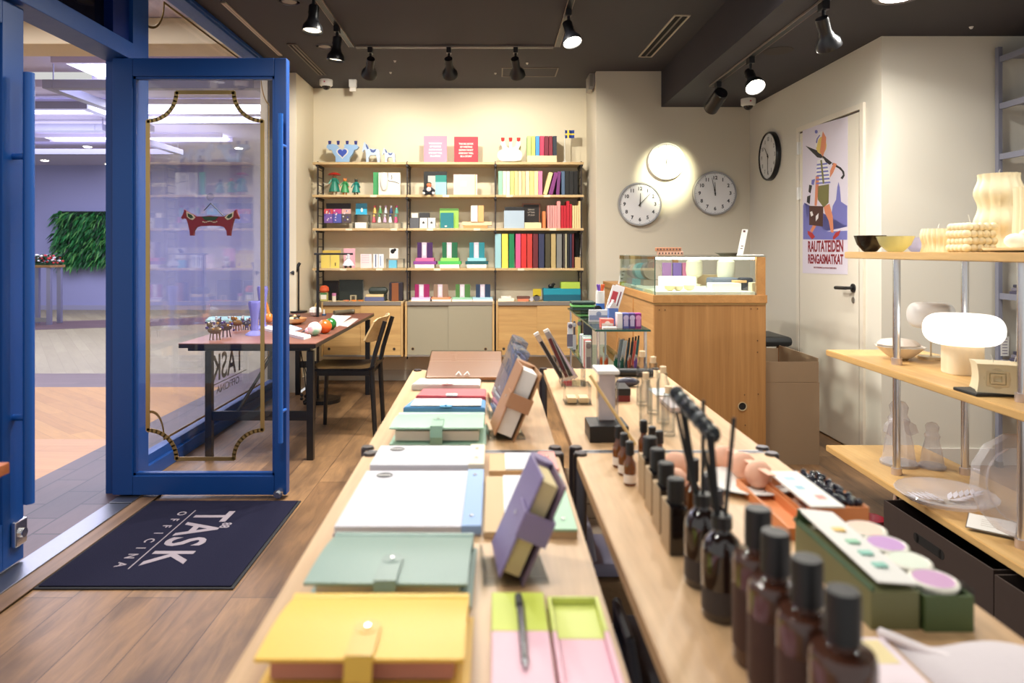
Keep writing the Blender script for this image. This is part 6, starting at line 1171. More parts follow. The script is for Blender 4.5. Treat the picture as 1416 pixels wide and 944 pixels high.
# two-tone trays
lime, pinkc = (200, 212, 84), (232, 186, 200)
def tray2(x0, x1, y0, y1, lab, rim, ym=.852, c1=lime):
    t = thing('pen_tray', lab, 'tray', ((x0+x1)/2, (y0+y1)/2, TZ), 'lime and pink trays'); h = .014
    m = MB().box(x0, x1, ym, y1, TZ, TZ+(h if not rim else .004), bev=.002).box(x0, x1, y0, ym, TZ, TZ+(h if not rim else .004), m=1, bev=.002)
    mats = [col(c1, .5), col(pinkc, .5)]
    part('body', m, mats, t)
    if rim:
        m = MB(); w = .006
        for a, b, cm_ in ((ym, y1, 0), (y0, ym, 1)): m.box(x0, x0+w, a, b, TZ+.004, TZ+h, m=cm_, bev=.002).box(x1-w, x1, a, b, TZ+.004, TZ+h, m=cm_, bev=.002)
        m.box(x0+w, x1-w, y1-w, y1, TZ+.004, TZ+h, bev=.002).box(x0+w, x1-w, y0, y0+w, TZ+.004, TZ+h, m=1, bev=.002); part('rim', m, mats, t)
    return t
tray2(-.004, .0665, .60, .948, 'flat lime and pink tray with a pen lying on it', False); tray2(.0705, .140, .58, .938, 'rimmed lime and pink tray beside the flat one', True, c1=(212, 220, 120))
t = thing('pen', 'slim black and clear pen lying on the flat lime and pink tray', 'pen', (.033, .85, TZ+.014)); part('barrel', MB().cyl((.034, .78, TZ+.0185), (.0325, .90, TZ+.0185), .0042, n=12), col((60, 56, 60), .2), t); part('cap', MB().cyl((.0325, .90, TZ+.019), (.0318, .925, TZ+.019), .0052, n=12), BLACK, t); part('tip', MB().cyl((.034, .78, TZ+.0185), (.0343, .768, TZ+.0185), .0035, .001, n=10), STEEL, t)
part('clip', MB().box(.0365, .038, .80, .90, TZ+.0175, TZ+.0195), BLACK, t)
# ================================================================ RIGHT TABLE
# far: pen holder and acrylic boxes
t = thing('pen_holder', 'clear acrylic holder with long boxed pens leaning at the far table end', 'pen holder', (.265, 2.5, TZ)); part('body', MB().box(.235, .32, 2.44, 2.56, TZ, TZ+.004).box(.235, .238, 2.44, 2.56, TZ+.004, TZ+.06).box(.317, .32, 2.44, 2.56, TZ+.004, TZ+.06).box(.238, .317, 2.44, 2.443, TZ+.004, TZ+.06), ACRYLIC, t)
for k, (c, a, n, dx) in enumerate((((30, 28, 32), -30, 'black long pen box leaning most in the acrylic holder', .0), ((86, 24, 32), -24, 'maroon long pen box leaning in the acrylic holder', .018), ((36, 38, 36), -28, 'dark green long pen box leaning in the acrylic holder', .036), ((206, 186, 200), -32, 'lilac long pen box leaning in the acrylic holder', .052))):
    t = thing('pen_box', n, 'pen box', (0, 0, 0), 'long pen boxes in the holder'); part('sleeve', MB().box(-.009, .009, -.008, .008, 0, .19, bev=.001), glass((226, 224, 226), 'pen_sleeve%d' % k, edge=(180, 170, 170), body=.25), t); part('inlay', MB().box(-.006, .006, -.010, -.008, .012, .165, bev=.0005), col(c, .4), t); part('end_cap', MB().box(-.0095, .0095, -.0085, .0085, .19, .2, bev=.001), WHITE, t)
    place(t, (.248+dx, 2.50+.02*k, TZ+.01), 0, a)
t = thing('acrylic_box', 'tall clear box with white lining on a black block', 'box', (.285, 1.77, TZ)); part('base', MB().box(.237, .335, 1.73, 1.83, TZ, TZ+.042, bev=.003), BLACK, t)
part('cover', MB().box(.264, .313, 1.755, 1.80, TZ+.042, TZ+.165), ACRYLIC, t); part('lining', MB().box(.267, .310, 1.785, 1.795, TZ+.044, TZ+.163), col((226, 214, 216), .7), t); part('lid', MB().box(.26, .316, 1.755, 1.85, TZ+.166, TZ+.175, bev=.001), WHITE, t)
t = thing('reed_stick', 'thin pale wooden stick leaning from the acrylic box to the table', 'stick', (.3, 1.7, TZ)); part('stick', MB().cyl((.345, 1.70, TZ+.004), (.236, 1.722, TZ+.17), .004, n=8), col((222, 190, 130), .5), t)
t = thing('acrylic_box', 'low square clear box of soap bars beside the pen holder', 'box', (.25, 2.2, TZ)); part('cover', MB().box(.22, .30, 2.15, 2.23, TZ+.003, TZ+.06), ACRYLIC, t); part('base', MB().box(.218, .302, 2.148, 2.232, TZ, TZ+.003), ACRYLIC, t); [part('bar_of_soap', MB().box(a_, a_+.03, 2.16, 2.21, TZ+.0035, TZ+.022, bev=.004), col((232, 206, 160), .5), t) for a_ in (.226, .264)]
solo('tube_case', MB().cyl((.42, 2.65, TZ+.016), (.60, 2.63, TZ+.016), .015, n=16), BLACK, 'black cylindrical case lying across the far table end', 'case')
t = thing('gift_box', 'small black and dark red box on the table behind the acrylic box', 'box', (.4, 2.25, TZ)); part('body', MB().box(.37, .43, 2.2, 2.3, TZ, TZ+.02, bev=.001), col((110, 26, 30), .4), t); part('lid', MB().box(.369, .431, 2.199, 2.301, TZ+.02, TZ+.042, bev=.001), BLACK, t)
solo('sunglasses_case', MB().ball((.47, 2.45, TZ+.016), .016, (2.6, 1.2, 1), n=14), col((56, 54, 70), .3), 'dark glossy pouch lying beside the black cylindrical case', 'case')
solo('soap_dish', MB().box(.52, .59, 2.05, 2.2, TZ, TZ+.016, bev=.003), col((206, 190, 186), .5), 'flat grey pink box near the table edge facing the counter', 'box'); solo('price_card', MB().box(.53, .60, 2.28, 2.4, TZ, TZ+.004), WHITE, 'flat white card near the table corner facing the counter', 'card')
for k, (u, v, h, n) in enumerate(((888, 560, .15, 'clear glass test tube farthest in the group'), (903, 572, .15, 'clear glass test tube in the middle of the group'), (893, 590, .13, 'clear glass tube standing nearest the amber bottles'), (917, 585, .14, 'clear glass tube beside the tilted ones'), (924, 602, .11, 'short clear glass tube at the edge of the group'))):
    p = G(u, v, TZ); t = thing('glass_tube', n, 'glass tube', p, 'clear glass tubes'); part('tube', MB().lathe([(.016, 0), (.018, .004), (.018, h*.8), (.012, h*.9), (.012, h), (.010, h), (.010, h*.9), (.015, h*.78), (.015, .01), (.001, .008)], p, 20), ACRYLIC, t); part('stopper', MB().cyl(p+Vector((0, 0, h)), p+Vector((0, 0, h+.018)), .009, n=12), col((230, 206, 170), .5), t)
# amber dropper bottles
amber = col((122, 66, 16), .08, coat=1.); brown = col((70, 40, 28), .18, coat=.6); capm = col((15, 15, 18), .45)
def amberglass():
    m, N, L, b = newmat('amber_glass'); b.inputs['Base Color'].default_value = rgb((176, 100, 30)); b.inputs['Transmission Weight'].default_value = .55; b.inputs['Roughness'].default_value = .06; b.inputs['IOR'].default_value = 1.45; return m
AMB = col((104, 54, 16), .07, coat=1.)
def dropper(u, v, n, h=.062):
    p = G(u, v, TZ); t = thing('dropper_bottle', n, 'bottle', p, 'small amber dropper bottles'); r = .0125
    part('body', MB().lathe([(r*.9, 0), (r, .003), (r, h*.72), (r*.55, h*.88), (r*.5, h), (.001, h)], p, 20), AMB, t); part('cap', MB().lathe([(r*.68, h), (r*.72, h+.002), (r*.66, h+.026), (r*.4, h+.028), (.001, h+.028)], p, 18), capm, t)
    part('label', MB().lathe([(r*1.015, .006), (r*1.02, .007), (r*1.02, .022), (r*1.015, .023), (r*.98, .023), (r*.98, .006)], p, 20), col((230, 222, 214), .6), t)
dropper(871, 670, 'amber dropper bottle nearest the kraft cartons in the front trio'); dropper(863, 656, 'amber dropper bottle in the middle of the front trio'); dropper(855, 645, 'amber dropper bottle farthest in the front trio', .064)
dropper(890, 640, 'amber dropper bottle standing tallest in the rear trio', .07); dropper(902, 645, 'amber dropper bottle in the middle of the rear trio'); dropper(912, 652, 'amber dropper bottle closest to the peach sponges')
# square bottles in cartons
for k in range(4):
    Y0 = 1.088+.082*k; x0 = .2755+.0045*k; t = thing('boxed_bottle', ['dark square bottle with kraft side closest to the reed diffusers', 'dark square bottle with kraft side, one behind the closest', 'dark square bottle with kraft side, one before the farthest', 'dark square bottle with kraft side beside the amber droppers'][k], 'bottle', (x0+.015, Y0+.03, TZ), 'row of dark square bottles with kraft sides')
    w = .028; part('bottle', MB().box(x0, x0+w, Y0, Y0+.04, TZ, TZ+.076, bev=.003), col((22, 14, 13), .12, coat=.6), t); part('kraft_side', MB().box(x0-.0015, x0, Y0+.003, Y0+.055, TZ, TZ+.076).box(x0, x0+w, Y0+.0405, Y0+.055, TZ, TZ+.076), col((176, 150, 116), .7), t)
    part('cap', MB().lathe([(.008, .076), (.008, .080), (.0138, .081), (.014, .084), (.0138, .115), (.012, .117), (.001, .117)], (x0+w/2, Y0+.02, TZ), 28), capm, t); part('neck_ring', MB().cyl((x0+.004, Y0-.001, TZ+.08), (x0+.004, Y0-.002, TZ+.08), .002, n=8), BRASS, t) if 0 else None
# reed diffusers
def diffuser(x, y, n, s=1., sticks=((-.028, .20), (-.02, .205), (-.012, .195), (.012, .20)), wrap=True):
    t = thing('reed_diffuser', n, 'diffuser', (x, y, TZ), 'dark reed diffusers'); r = .0255*s; h = .112*s
    part('body', MB().lathe([(r*.9, 0), (r, .004), (r, h*.74), (r*.95, h*.82), (r*.8, h*.90), (r*.5, h*.965), (r*.42, h*1.0), (r*.42, h*1.14), (r*.3, h*1.14), (.001, h*1.12)], (x, y, TZ), 32), col((34, 22, 18), .06, coat=1.), t, smooth=60)
    part('label', MB().lathe([(r*1.01, .012), (r*1.015, .013), (r*1.015, .04), (r*1.01, .041), (r*.97, .041), (r*.97, .012)], (x, y, TZ), 32), col((60, 52, 50), .6), t)
    part('collar', MB().cyl((x, y, TZ+h*1.02), (x, y, TZ+h*1.16), r*.5, n=20), capm, t)
    for dx, hh in sticks: part('reed', MB().cyl((x+dx*.12, y+.002, TZ+h*.9), (x+dx, y+.01, TZ+hh), .0028, n=8), BLACK, t)
    return t
diffuser(.2995, 1.00, 'dark reed diffuser bottle behind the nearer diffuser', 1.0, ((-.035, .245), (-.028, .25), (-.022, .24), (.004, .262))); t = diffuser(.2985, .912, 'dark reed diffuser bottle beside the big brown bottles', 1.02, ((-.02, .215), (-.016, .24), (-.01, .235), (.0195, .258)))
Tn = MB(); pa, pb_ = P(936, 545, 1.02), P(966, 580, .97)
for k in range(7):
    f_ = k/6; c_ = pa.lerp(P(985, 600, .94), f_); Tn.ball(c_, .0115, (1, 1, 1.1), m=1 if k in (1, 4) else 0, n=12)
Tn.cyl(pa, P(985, 600, .94), .0105, n=14)
solo('reed_wrap', Tn, [col((26, 30, 32), .15), col((70, 74, 76), .1)], 'shiny black ribbon wrap holding the tops of the dark reeds', 'wrap')
t = thing('dropper_bottle', 'brown bottle with tall black cap between the diffusers and sponges', 'bottle', (.39, 1.28, TZ)); xq, yq = X(958, 1.25), 1.25; t.location = (xq, yq, TZ)
part('body', MB().lathe([(.015, 0), (.016, .003), (.016, .05), (.007, .062), (.007, .068), (.001, .068)], (xq, yq, TZ), 20), AMB, t); part('cap', MB().cyl((xq, yq, TZ+.066), (xq, yq, TZ+.105), .011, n=20), capm, t)
for k, (u, y_) in enumerate(((978, 1.22), (991, 1.15))): xq = X(u, y_); t = thing('dropper_bottle', ('small dark bottle with grey cap behind the reeds', 'small dark bottle with grey cap closest to the reeds')[k], 'bottle', (xq, y_, TZ), 'small dark bottles by the reeds'); part('body', MB().lathe([(.014, 0), (.015, .003), (.015, .05), (.007, .06), (.001, .06)], (xq, y_, TZ), 20), col((40, 24, 20), .1, coat=.6), t); part('cap', MB().cyl((xq, y_, TZ+.06), (xq, y_, TZ+.085), .011, n=20), col((60, 62, 72), .5), t)
# peach sponges, plate
peach = col((236, 184, 156), .75); p = G(1036, 672, TZ); pc_ = Vector((X(1040, 1.42), 1.42, TZ)); solo('plate', MB().lathe([(.05, 0), (.055, .003), (.09, .012), (.088, .014), (.05, .006), (.001, .005)], pc_+Vector((-.01, -.005, 0)), 40), WHITE, 'white plate under the two peach egg sponges', 'plate')
for k, (x_, y_, z_, n) in enumerate(((X(935, 1.47), 1.47, TZ, 'peach egg sponge farthest behind the square bottles'), (X(934, 1.36), 1.36, TZ, 'peach egg sponge just behind the black caps'), (X(1001, 1.52), 1.52, TZ, 'peach egg sponge behind the reeds beyond the plate'), (X(1027, 1.45), 1.45, TZ+.006, 'peach egg sponge on the far part of the white plate'), (X(1049, 1.39), 1.39, TZ+.006, 'peach egg sponge on the near part of the white plate'))):
    solo('egg_sponge', MB().lathe([(.001, 0), (.014, .002), (.023, .012), (.0265, .026), (.023, .04), (.013, .05), (.001, .053)], (x_, y_, z_), 28), peach, n, 'sponge', 'peach egg sponges', smooth=80)
# orange box with dark beads
t = thing('gift_box', 'orange open box with a maroon lining on the table edge', 'box', (.6, 1.3, TZ)); xa, xb, ya, yb, hb_ = .54, .650, 1.205, 1.40, .034; om = col((222, 140, 84), .5)
part('tray', MB().box(xa, xb, ya, yb, TZ, TZ+.003).box(xa, xa+.003, ya, yb, TZ+.003, TZ+hb_*.7).box(xb-.003, xb, ya, yb, TZ+.003, TZ+hb_).box(xa+.003, xb-.003, ya, ya+.003, TZ+.003, TZ+hb_).box(xa+.003, xb-.003, yb-.003, yb, TZ+.003, TZ+hb_), om, t)
part('divider', MB().box(.600, .603, ya+.003, yb-.003, TZ+.003, TZ+hb_+.004).box(.543, .60, ya+.003, ya+.006, TZ+.003, TZ+hb_+.001), col((110, 30, 34), .5), t)
part('lid', MB().box(0, .085, ya, yb, 0, .003, M=Matrix.Translation((xa-.062, 0, TZ+.001)) @ Matrix.Rotation(R(-14), 4, 'Y')), om, t) if 0 else part('lid', MB().box(.487, .538, 1.15, 1.40, TZ, TZ+.003).box(.487, .490, 1.15, 1.40, TZ+.003, TZ+.02).box(.535, .538, 1.15, 1.40, TZ+.003, TZ+.02).box(.490, .535, 1.15, 1.153, TZ+.003, TZ+.02).box(.490, .535, 1.397, 1.40, TZ+.003, TZ+.02), om, t)
solo('printed_card', MB().box(.540, .598, 1.185, 1.375, TZ+.040, TZ+.043).box(.555, .57, 1.27, 1.29, TZ+.043, TZ+.0435, m=1).box(.57, .585, 1.22, 1.24, TZ+.043, TZ+.0435, m=2).box(.555, .575, 1.32, 1.34, TZ+.043, TZ+.0435, m=3), [WHITE, col((150, 190, 206), .6), col((230, 150, 140), .6), col((170, 200, 220), .6)], 'white printed card lying across the orange box', 'card')
solo('cardboard_flap', MB().hexa([(.525, 1.33, TZ+.048), (.539, 1.33, TZ+.048), (.52, 1.53, TZ+.046), (.50, 1.53, TZ+.046), (.525, 1.33, TZ+.05), (.539, 1.33, TZ+.05), (.52, 1.53, TZ+.048), (.50, 1.53, TZ+.048)]), col((240, 190, 164), .6), 'peach card strip pointing from the plate to the orange box', 'card')
bd = random.Random(9)
m_ = 0
strand = thing('bead_string', 'heap of dark glossy bead strings inside the orange box', 'beads', (.6, 1.36, TZ+.003)); 
for k in range(3):
    m = MB()
    for q in range(17): m.ball((.611+.014*k+.003*math.sin(q*1.7), ya+.012+q*.0102, TZ+.028+.012*abs(math.sin(q*.9+k))), .0065, n=8)
    part('strand', m, col((36, 36, 50), .12, coat=.6), strand)
# green box with tins
t = thing('gift_box', 'olive green box standing open beside the four tins', 'box', (.5, .98, TZ)); oli = col((112, 112, 72), .5); oli2 = col((74, 92, 50), .5); ya, yb, xa, xb = .878, 1.10, .476, .5375
part('body', MB().box(xa, xb, ya, yb, TZ, TZ+.048, bev=.001), oli, t); part('lid', MB().box(-.002, .001, ya, yb+.01, 0, .007, M=Matrix.Translation((xa+.002, 0, TZ+.048)) @ Matrix.Rotation(R(28), 4, 'Y')), col((70, 92, 60), .5), t)
part('end_flap', MB().prism([(xa, TZ+.048), (xa+.03, TZ+.048), (xa+.004, TZ+.072)], xz, yb-.002, yb), col((70, 92, 60), .5), t)
t = thing('tin_tray', 'dark green card tray holding the row of round tins', 'tray', (.57, 1.0, TZ)); xc0, xc1 = .5415, .603
part('tray', MB().box(xc0, xc1, ya-.005, ya-.002, TZ, TZ+.045).box(xc0, xc1, yb, yb+.003, TZ, TZ+.045).box(xc0, xc0+.003, ya-.002, yb, TZ, TZ+.045).box(xc1-.003, xc1, ya-.002, yb, TZ, TZ+.045).box(xc0+.003, xc1-.003, ya-.002, yb, TZ, TZ+.003), oli2, t)
part('clip', MB().box(xc1-.001, xc1+.001, ya-.004, ya+.02, TZ+.045, TZ+.053), ACRYLIC, t)
for k, (c, n) in enumerate((((196, 150, 190), 'pinkish violet'), ((214, 222, 206), 'pale mint'), ((186, 140, 196), 'lilac'), ((238, 196, 176), 'peach'))):
    y_ = ya+.028+.055*k; M = Matrix.Translation((.5725, y_, TZ+.045)) @ Matrix.Rotation(R(2), 4, 'X'); t = thing('candle_tin', 'round glass tin with a %s lid in the green tray' % n, 'tin', (.5725, y_, TZ+.02), 'round tins in the green tray')
    part('body', MB().cyl((0, 0, -.034), (0, 0, 0), .0245, n=32, M=M), col((206, 206, 196), .3), t); part('rim', MB().lathe([(.0285, 0), (.0295, .002), (.0295, .006), (.026, .008), (.024, .0065), (.024, 0)], (0, 0, 0), 36, M=M), col((236, 232, 218), .3), t); part('lid_label', MB().cyl((0, 0, .002), (0, 0, .0068), .0245, n=32, M=M), col(c, .5), t)
m = MB().hexa([(.486, ya+.004, TZ+.058), (.540, ya+.004, TZ+.054), (.540, yb+.01, TZ+.060), (.484, yb+.01, TZ+.066), (.486, ya+.004, TZ+.060), (.540, ya+.004, TZ+.056), (.540, yb+.01, TZ+.062), (.484, yb+.01, TZ+.068)])
for k, (yy, c_) in enumerate(((.92, 1), (.955, 1), (.99, 2), (1.03, 3))): m.box(.505, .522, yy, yy+.012, TZ+.058+.008*(yy-ya)/.25, TZ+.0612+.006*(yy-ya)/.25, m=c_)
solo('printed_card', m, [WHITE, col((140, 196, 180), .6), col((150, 200, 170), .6), col((240, 200, 120), .6)], 'white printed card lying on the olive green box', 'card')
# big brown bottles
for k in range(4):
    x_, y_ = (.308, .301, .306, .309)[k], (.812, .744, .68, .616)[k]; t = thing('lotion_bottle', ['large brown bottle with black cap closest to the reed diffusers', 'large brown bottle with black cap, one before the diffuser end', 'large brown bottle with black cap, one behind the closest', 'large brown bottle with black cap closest to the camera'][k], 'bottle', (x_, y_, TZ), 'row of large brown bottles'); r = .0285
    part('body', MB().lathe([(r*.93, 0), (r, .005), (r, .115), (r*.97, .122), (r*.9, .126), (r*.5, .1275), (r*.42, .129), (r*.42, .137), (.001, .137)], (x_, y_, TZ), 40), brown, t, smooth=50)
    part('cap', MB().lathe([(.013, .134), (.0148, .135), (.0152, .139), (.015, .176), (.0138, .179), (.001, .179)], (x_, y_, TZ), 36), capm, t, smooth=50)
    part('label', MB().lathe([(r*1.008, .02), (r*1.012, .021), (r*1.012, .09), (r*1.008, .091), (r*.98, .091), (r*.98, .02)], (x_, y_, TZ), 40), col((66, 40, 32), .6), t, smooth=50)
# pouch and card at the near edge
Yc = .78; m = MB(); nx, ny = 18, 12; x0, x1, y0, y1 = .485, .665, .52, .845
def pz(a, b): return .06*(math.sin(math.pi*min(1, max(0, a)))**.5)*(math.sin(math.pi*b)**.5)*(.6+.4*a)+.002*math.sin(9*a+4*b)
top = [[m.b.verts.new((x0+(x1-x0)*i/nx, y0+(y1-y0)*j/ny-(x0+(x1-x0)*i/nx-x0)*.15, TZ+.0015+max(0, pz(i/nx, j/ny)))) for j in range(ny+1)] for i in range(nx+1)]
bot = [[m.b.verts.new((v.co.x, v.co.y, TZ+.0005)) for v in r_] for r_ in top]
for i in range(nx):
    for j in range(ny): m.b.faces.new((top[i][j], top[i+1][j], top[i+1][j+1], top[i][j+1])); m.b.faces.new((bot[i][j], bot[i][j+1], bot[i+1][j+1], bot[i+1][j]))
for i in range(nx):
    for j in (0, ny): m.b.faces.new((top[i][j], top[i+1][j], bot[i+1][j], bot[i][j]))
for j in range(ny):
    for i in (0, nx): m.b.faces.new((top[i][j], top[i][j+1], bot[i][j+1], bot[i][j]))
t = thing('cloth_pouch', 'white cloth pouch with a pale green print at the table edge', 'pouch', (.55, .74, TZ)); part('body', m, col((208, 199, 202), .85, bump=.3, bs=150), t, smooth=80)
part('drawstring_end', MB().tube([(.478, .862, TZ+.006), (.49, .842, TZ+.008), (.505, .815, TZ+.010), (.52, .79, TZ+.014)], .006, n=10), col((236, 226, 228), .85), t)
m = MB()
for k in range(4):
    a = .50+.12*k; i_ = int(a*nx); c_ = (x0+(x1-x0)*a, y0+(y1-y0)*.62-(x1-x0)*a*.15, TZ+.0015+pz(a, .62)); m.ball(c_, .016, (1.2, .7, .12), n=12, m=k % 3)
part('printed_leaves', m, [col((214, 224, 190), .8), col((190, 216, 190), .8), col((168, 204, 196), .8)], t)
solo('printed_card', MB().box(.415, .478, .60, .855, TZ, TZ+.004, bev=.001).box(.425, .468, .80, .848, TZ+.004, TZ+.0044, m=1), [col((236, 220, 226), .7), col((240, 222, 170), .7)], 'pastel pink and yellow card between brown bottles and cloth pouch', 'card')
# under the tables: boxes and a bag, seen through the gap
rb = random.Random(2)
for k, (y_, n_, w, c) in enumerate(((2.42, 4, .16, (196, 176, 146)), (2.22, 5, .15, (186, 168, 142)), (2.02, 3, .14, (170, 156, 136)))):
    for j in range(n_):
        solo('shoe_box', MB().box(.225, .225+w, y_-.08, y_+.08, .2855+j*.046, .2855+j*.046+.044, bev=.002), col(tuple(v-6*(j % 2) for v in c), .7), '%s beige carton, %s, on the lower shelf in the gap between tables' % (('farthest stack', 'middle stack', 'nearest stack')[k], ('lowest', 'second from below', 'third from below', 'fourth from below', 'topmost')[j]), 'carton', 'cartons stacked on the lower shelf') 
t = thing('tote_bag', 'woven beige bag with blue grey lining seen in the gap between tables', 'bag', (.3, 1.80, .285)); part('body', MB().box(.23, .44, 1.70, 1.91, .286, .44, bev=.02), col((150, 124, 92), .9, bump=1., bs=90), t); part('lining', MB().box(.235, .43, 1.71, 1.90, .44, .48, bev=.015), col((150, 150, 176), .8), t); part('handle', MB().tube([(.25, 1.72, .46), (.24, 1.76, .54), (.24, 1.85, .54), (.25, 1.89, .46)], .008, n=8), col((170, 170, 186), .8), t)
solo('handbag', MB().box(.24, .44, 1.18, 1.52, .286, .47, bev=.04).tube([(.26, 1.24, .45), (.25, 1.28, .53), (.25, 1.42, .53), (.26, 1.46, .45)], .01, n=8), col((26, 26, 40), .5), 'dark navy handbag under the near table', 'bag')
# small corner table by the left door leaf
t = thing('side_table', 'corner of a small reddish wooden table beside the closed door leaf', 'table', (-1.5, 1.2, 0)); part('tabletop', MB().box(-1.74, -1.10, 1.0, 1.575, .745, .77, bev=.002), wood((190, 110, 66), (160, 86, 50), 'x'), t)
for x in (-1.7, -1.2):
    for y in (1.05, 1.3): part('leg', MB().cyl((x, y, 0), (x, y, .745), .018, n=10), BLACKMETAL, t)
# black pen stick at far table gap
solo('hook_stand', MB().cyl((.245, 2.79, TZ), (.245, 2.79, TZ+.09), .003, n=8).cyl((.245, 2.79, TZ+.09), (.255, 2.785, TZ+.095), .003, n=8), BLACKMETAL, 'thin black hooked rod at the far end of the bottle table', 'rod')
# ================================================================ CEILING
def track(p0, p1, lab):
    p0, p1 = Vector(p0), Vector(p1); d = (p1-p0); L_n = d.length; M = MT(p0, d, Vector((0, 0, 1)))
    t = thing('light_track', lab, 'light track', p0, 'black ceiling tracks'); m = MB().box(0, L_n, -.012, 0, -.018, .018, M=M); part('channel', m, BLACKMETAL, t)
    part('edge_trim', MB().box(0, L_n, -.0135, -.001, -.021, -.0185, M=M).box(0, L_n, -.0135, -.001, .0185, .021, M=M), col((170, 156, 144), .4, .5), t)
c0 = CEIL-.001
track((-1.09, .3, c0), (-1.09, 5.29, c0), 'ceiling track running above the open door towards the shelving'); track((-1.06, 5.31, c0), (.45, 5.31, c0), 'ceiling track running across in front of the wall shelving'); track((.476, .3, c0), (.476, 5.29, c0), 'ceiling track running above the display tables'); track((1.64, .8, 2.497), (1.64, 5.25, 2.497), 'ceiling track under the lowered soffit')
def spot(p, aim, lab, lit=None, kind='bell', energy=0, size=62, blend=.6, colr=(1, .86, .68), s=1., rr=.03):
    p, aim = Vector(p), Vector(aim); t = thing('track_spotlight', lab, 'spotlight', p, 'black track spotlights'); d = (aim-p).normalized()
    part('adapter', MB().box(p.x-.018, p.x+.018, p.y-.03, p.y+.03, p.z-.055, p.z-.013, bev=.003), BLACKMETAL, t)
    j = p+Vector((0, 0, -.13*s)); part('stem', MB().cyl(p+Vector((0, 0, -.055)), j, .010, n=10).cyl(j+Vector((-.03, 0, 0)), j+Vector((.03, 0, 0)), .014, n=12), BLACKMETAL, t)
    q = (-d).to_track_quat('Z', 'Y').to_matrix().to_4x4(); h0 = j+d*.03; M = Matrix.Translation(h0) @ q
    if kind == 'bell': prof = [(.001, .075), (.030, .072), (.032, .06), (.030, .0), (.040, -.03), (.058, -.055), (.062, -.085), (.060, -.09), (.056, -.085), (.052, -.06), (.001, -.05)]; mouth = -.07; rad = .054
    else: prof = [(.001, .10), (.045, .095), (.052, .08), (.052, -.10), (.048, -.10), (.048, -.08), (.001, -.08)]; mouth = -.082; rad = .046
    part('lamp_housing', MB().lathe(prof, (0, 0, 0), 32, M=M), BLACKMETAL, t)
    part('bulb', MB().cyl((0, 0, mouth-.004), (0, 0, mouth), rad, n=28, M=M), emit((255, 246, 226), lit, 'lamp_glow') if lit else emit((255, 240, 210), 2.5, 'dim_lamp'), t)
    if energy:
        l = bpy.data.lights.new('spot_beam', 'SPOT'); l.energy = energy; l.spot_size = R(size); l.spot_blend = blend; l.color = colr; l.shadow_soft_size = rr
        o = bpy.data.objects.new('spot_beam', l); C.objects.link(o); o.location = h0+d*(-mouth+.02); o.rotation_euler = (-d).to_track_quat('Z', 'Y').to_euler()
    return t
W = (1, .92, .78)
spot((-1.09, 4.18, CEIL), (-1.2, 3.9, 0), 'black track spotlight hanging nearest above the door', energy=40, size=110)
spot((-1.09, 4.80, CEIL), (-1.35, 4.9, 0), 'black track spotlight before the corner of the ceiling track', energy=40, size=100, colr=W)
spot((-.95, 5.31, CEIL), (-1.35, 6.68, 1.75), 'black track spotlight aimed at the figurines end of the shelving', energy=47, size=110, colr=W)
spot((-.35, 5.31, CEIL), (-.3, 6.68, 1.75), 'black track spotlight aimed at the middle of the shelving', energy=47, size=110, colr=W)
spot((.16, 5.31, CEIL), (.45, 6.68, 1.75), 'black track spotlight aimed at the binders end of the shelving', energy=47, size=110, colr=W)
spot((.476, 4.47, CEIL), (.75, 3.9, 1.4), 'lit track spotlight tilted toward the counter', lit=40, energy=36, size=95, colr=(1, .93, .85))
spot((1.64, 5.10, 2.498), (1.5, 6.05, 2.04), 'black cylinder spotlight aimed at the white wall clock', kind='cyl', energy=150, size=36, blend=1, colr=(1, .97, .66))
spot((1.64, 4.45, 2.498), (1.7, 3.4, 1.2), 'lit track spotlight under the soffit shining at the room', lit=40, energy=32, size=110, colr=(1, .95, .86))
spot((1.64, 3.46, 2.498), (2.5, 4.3, 1.0), 'black bell spotlight under the soffit near the white door', energy=9, size=130, colr=(1, .95, .86))
spot((-1.09, 2.6, CEIL), (-1.2, 3.2, 0), 'added fill spotlight over the doormat out of view', energy=28, size=120)  # from here on, unseen spotlights added along the tracks as fill
spot((.476, 3.4, CEIL), (.1, 2.6, .8), 'added fill spotlight over the far display tables out of view', energy=30, size=120, colr=(1, .93, .84))
spot((.476, 1.6, CEIL), (.1, 1.0, .8), 'added fill spotlight over the near display tables out of view', energy=10, size=130, colr=(1, .94, .88))
spot((1.64, 2.2, 2.498), (1.8, 2.6, .2), 'added fill spotlight over the beech display unit out of view', energy=11, size=130, colr=(1, .95, .9))
def recess(x, y, z, lab, lit, r=.05, e=0, colr=(1, .96, .88)):
    t = thing('downlight', lab, 'ceiling light', (x, y, z), 'shop downlights'); part('trim_ring', MB().lathe([(r*1.3, 0), (r*1.3, .006), (r*.95, .006), (r*.95, 0)], (x, y, z-.006), 28), col((150, 146, 146), .4), t)
    part('bulb', MB().cyl((x, y, z-.003), (x, y, z+.0), r*.9, n=28), emit((255, 252, 246), lit, 'lamp_glow') if lit else col((130, 120, 112), .4), t)
    if e:
        l = bpy.data.lights.new('downlight_beam', 'AREA'); l.shape = 'DISK'; l.size = .16; l.energy = e; l.color = colr; l.spread = R(150); o = bpy.data.objects.new('downlight_beam', l); C.objects.link(o); o.location = (x, y, z-.012)
Yd = F*(2.498-E)/(V0+6); recess(X(1243, Yd), Yd, 2.498, 'bright round downlight in the soffit over the white door', 40, .09, e=13)
for u, v, n in ((400, 2, 'small unlit downlight near the shop front in the dark ceiling'), (449, 64, 'small unlit downlight beside the corner of the ceiling track')):
    Y = F*(CEIL-E)/(V0-v); recess(X(u, Y), Y, CEIL, n, 0, .05)
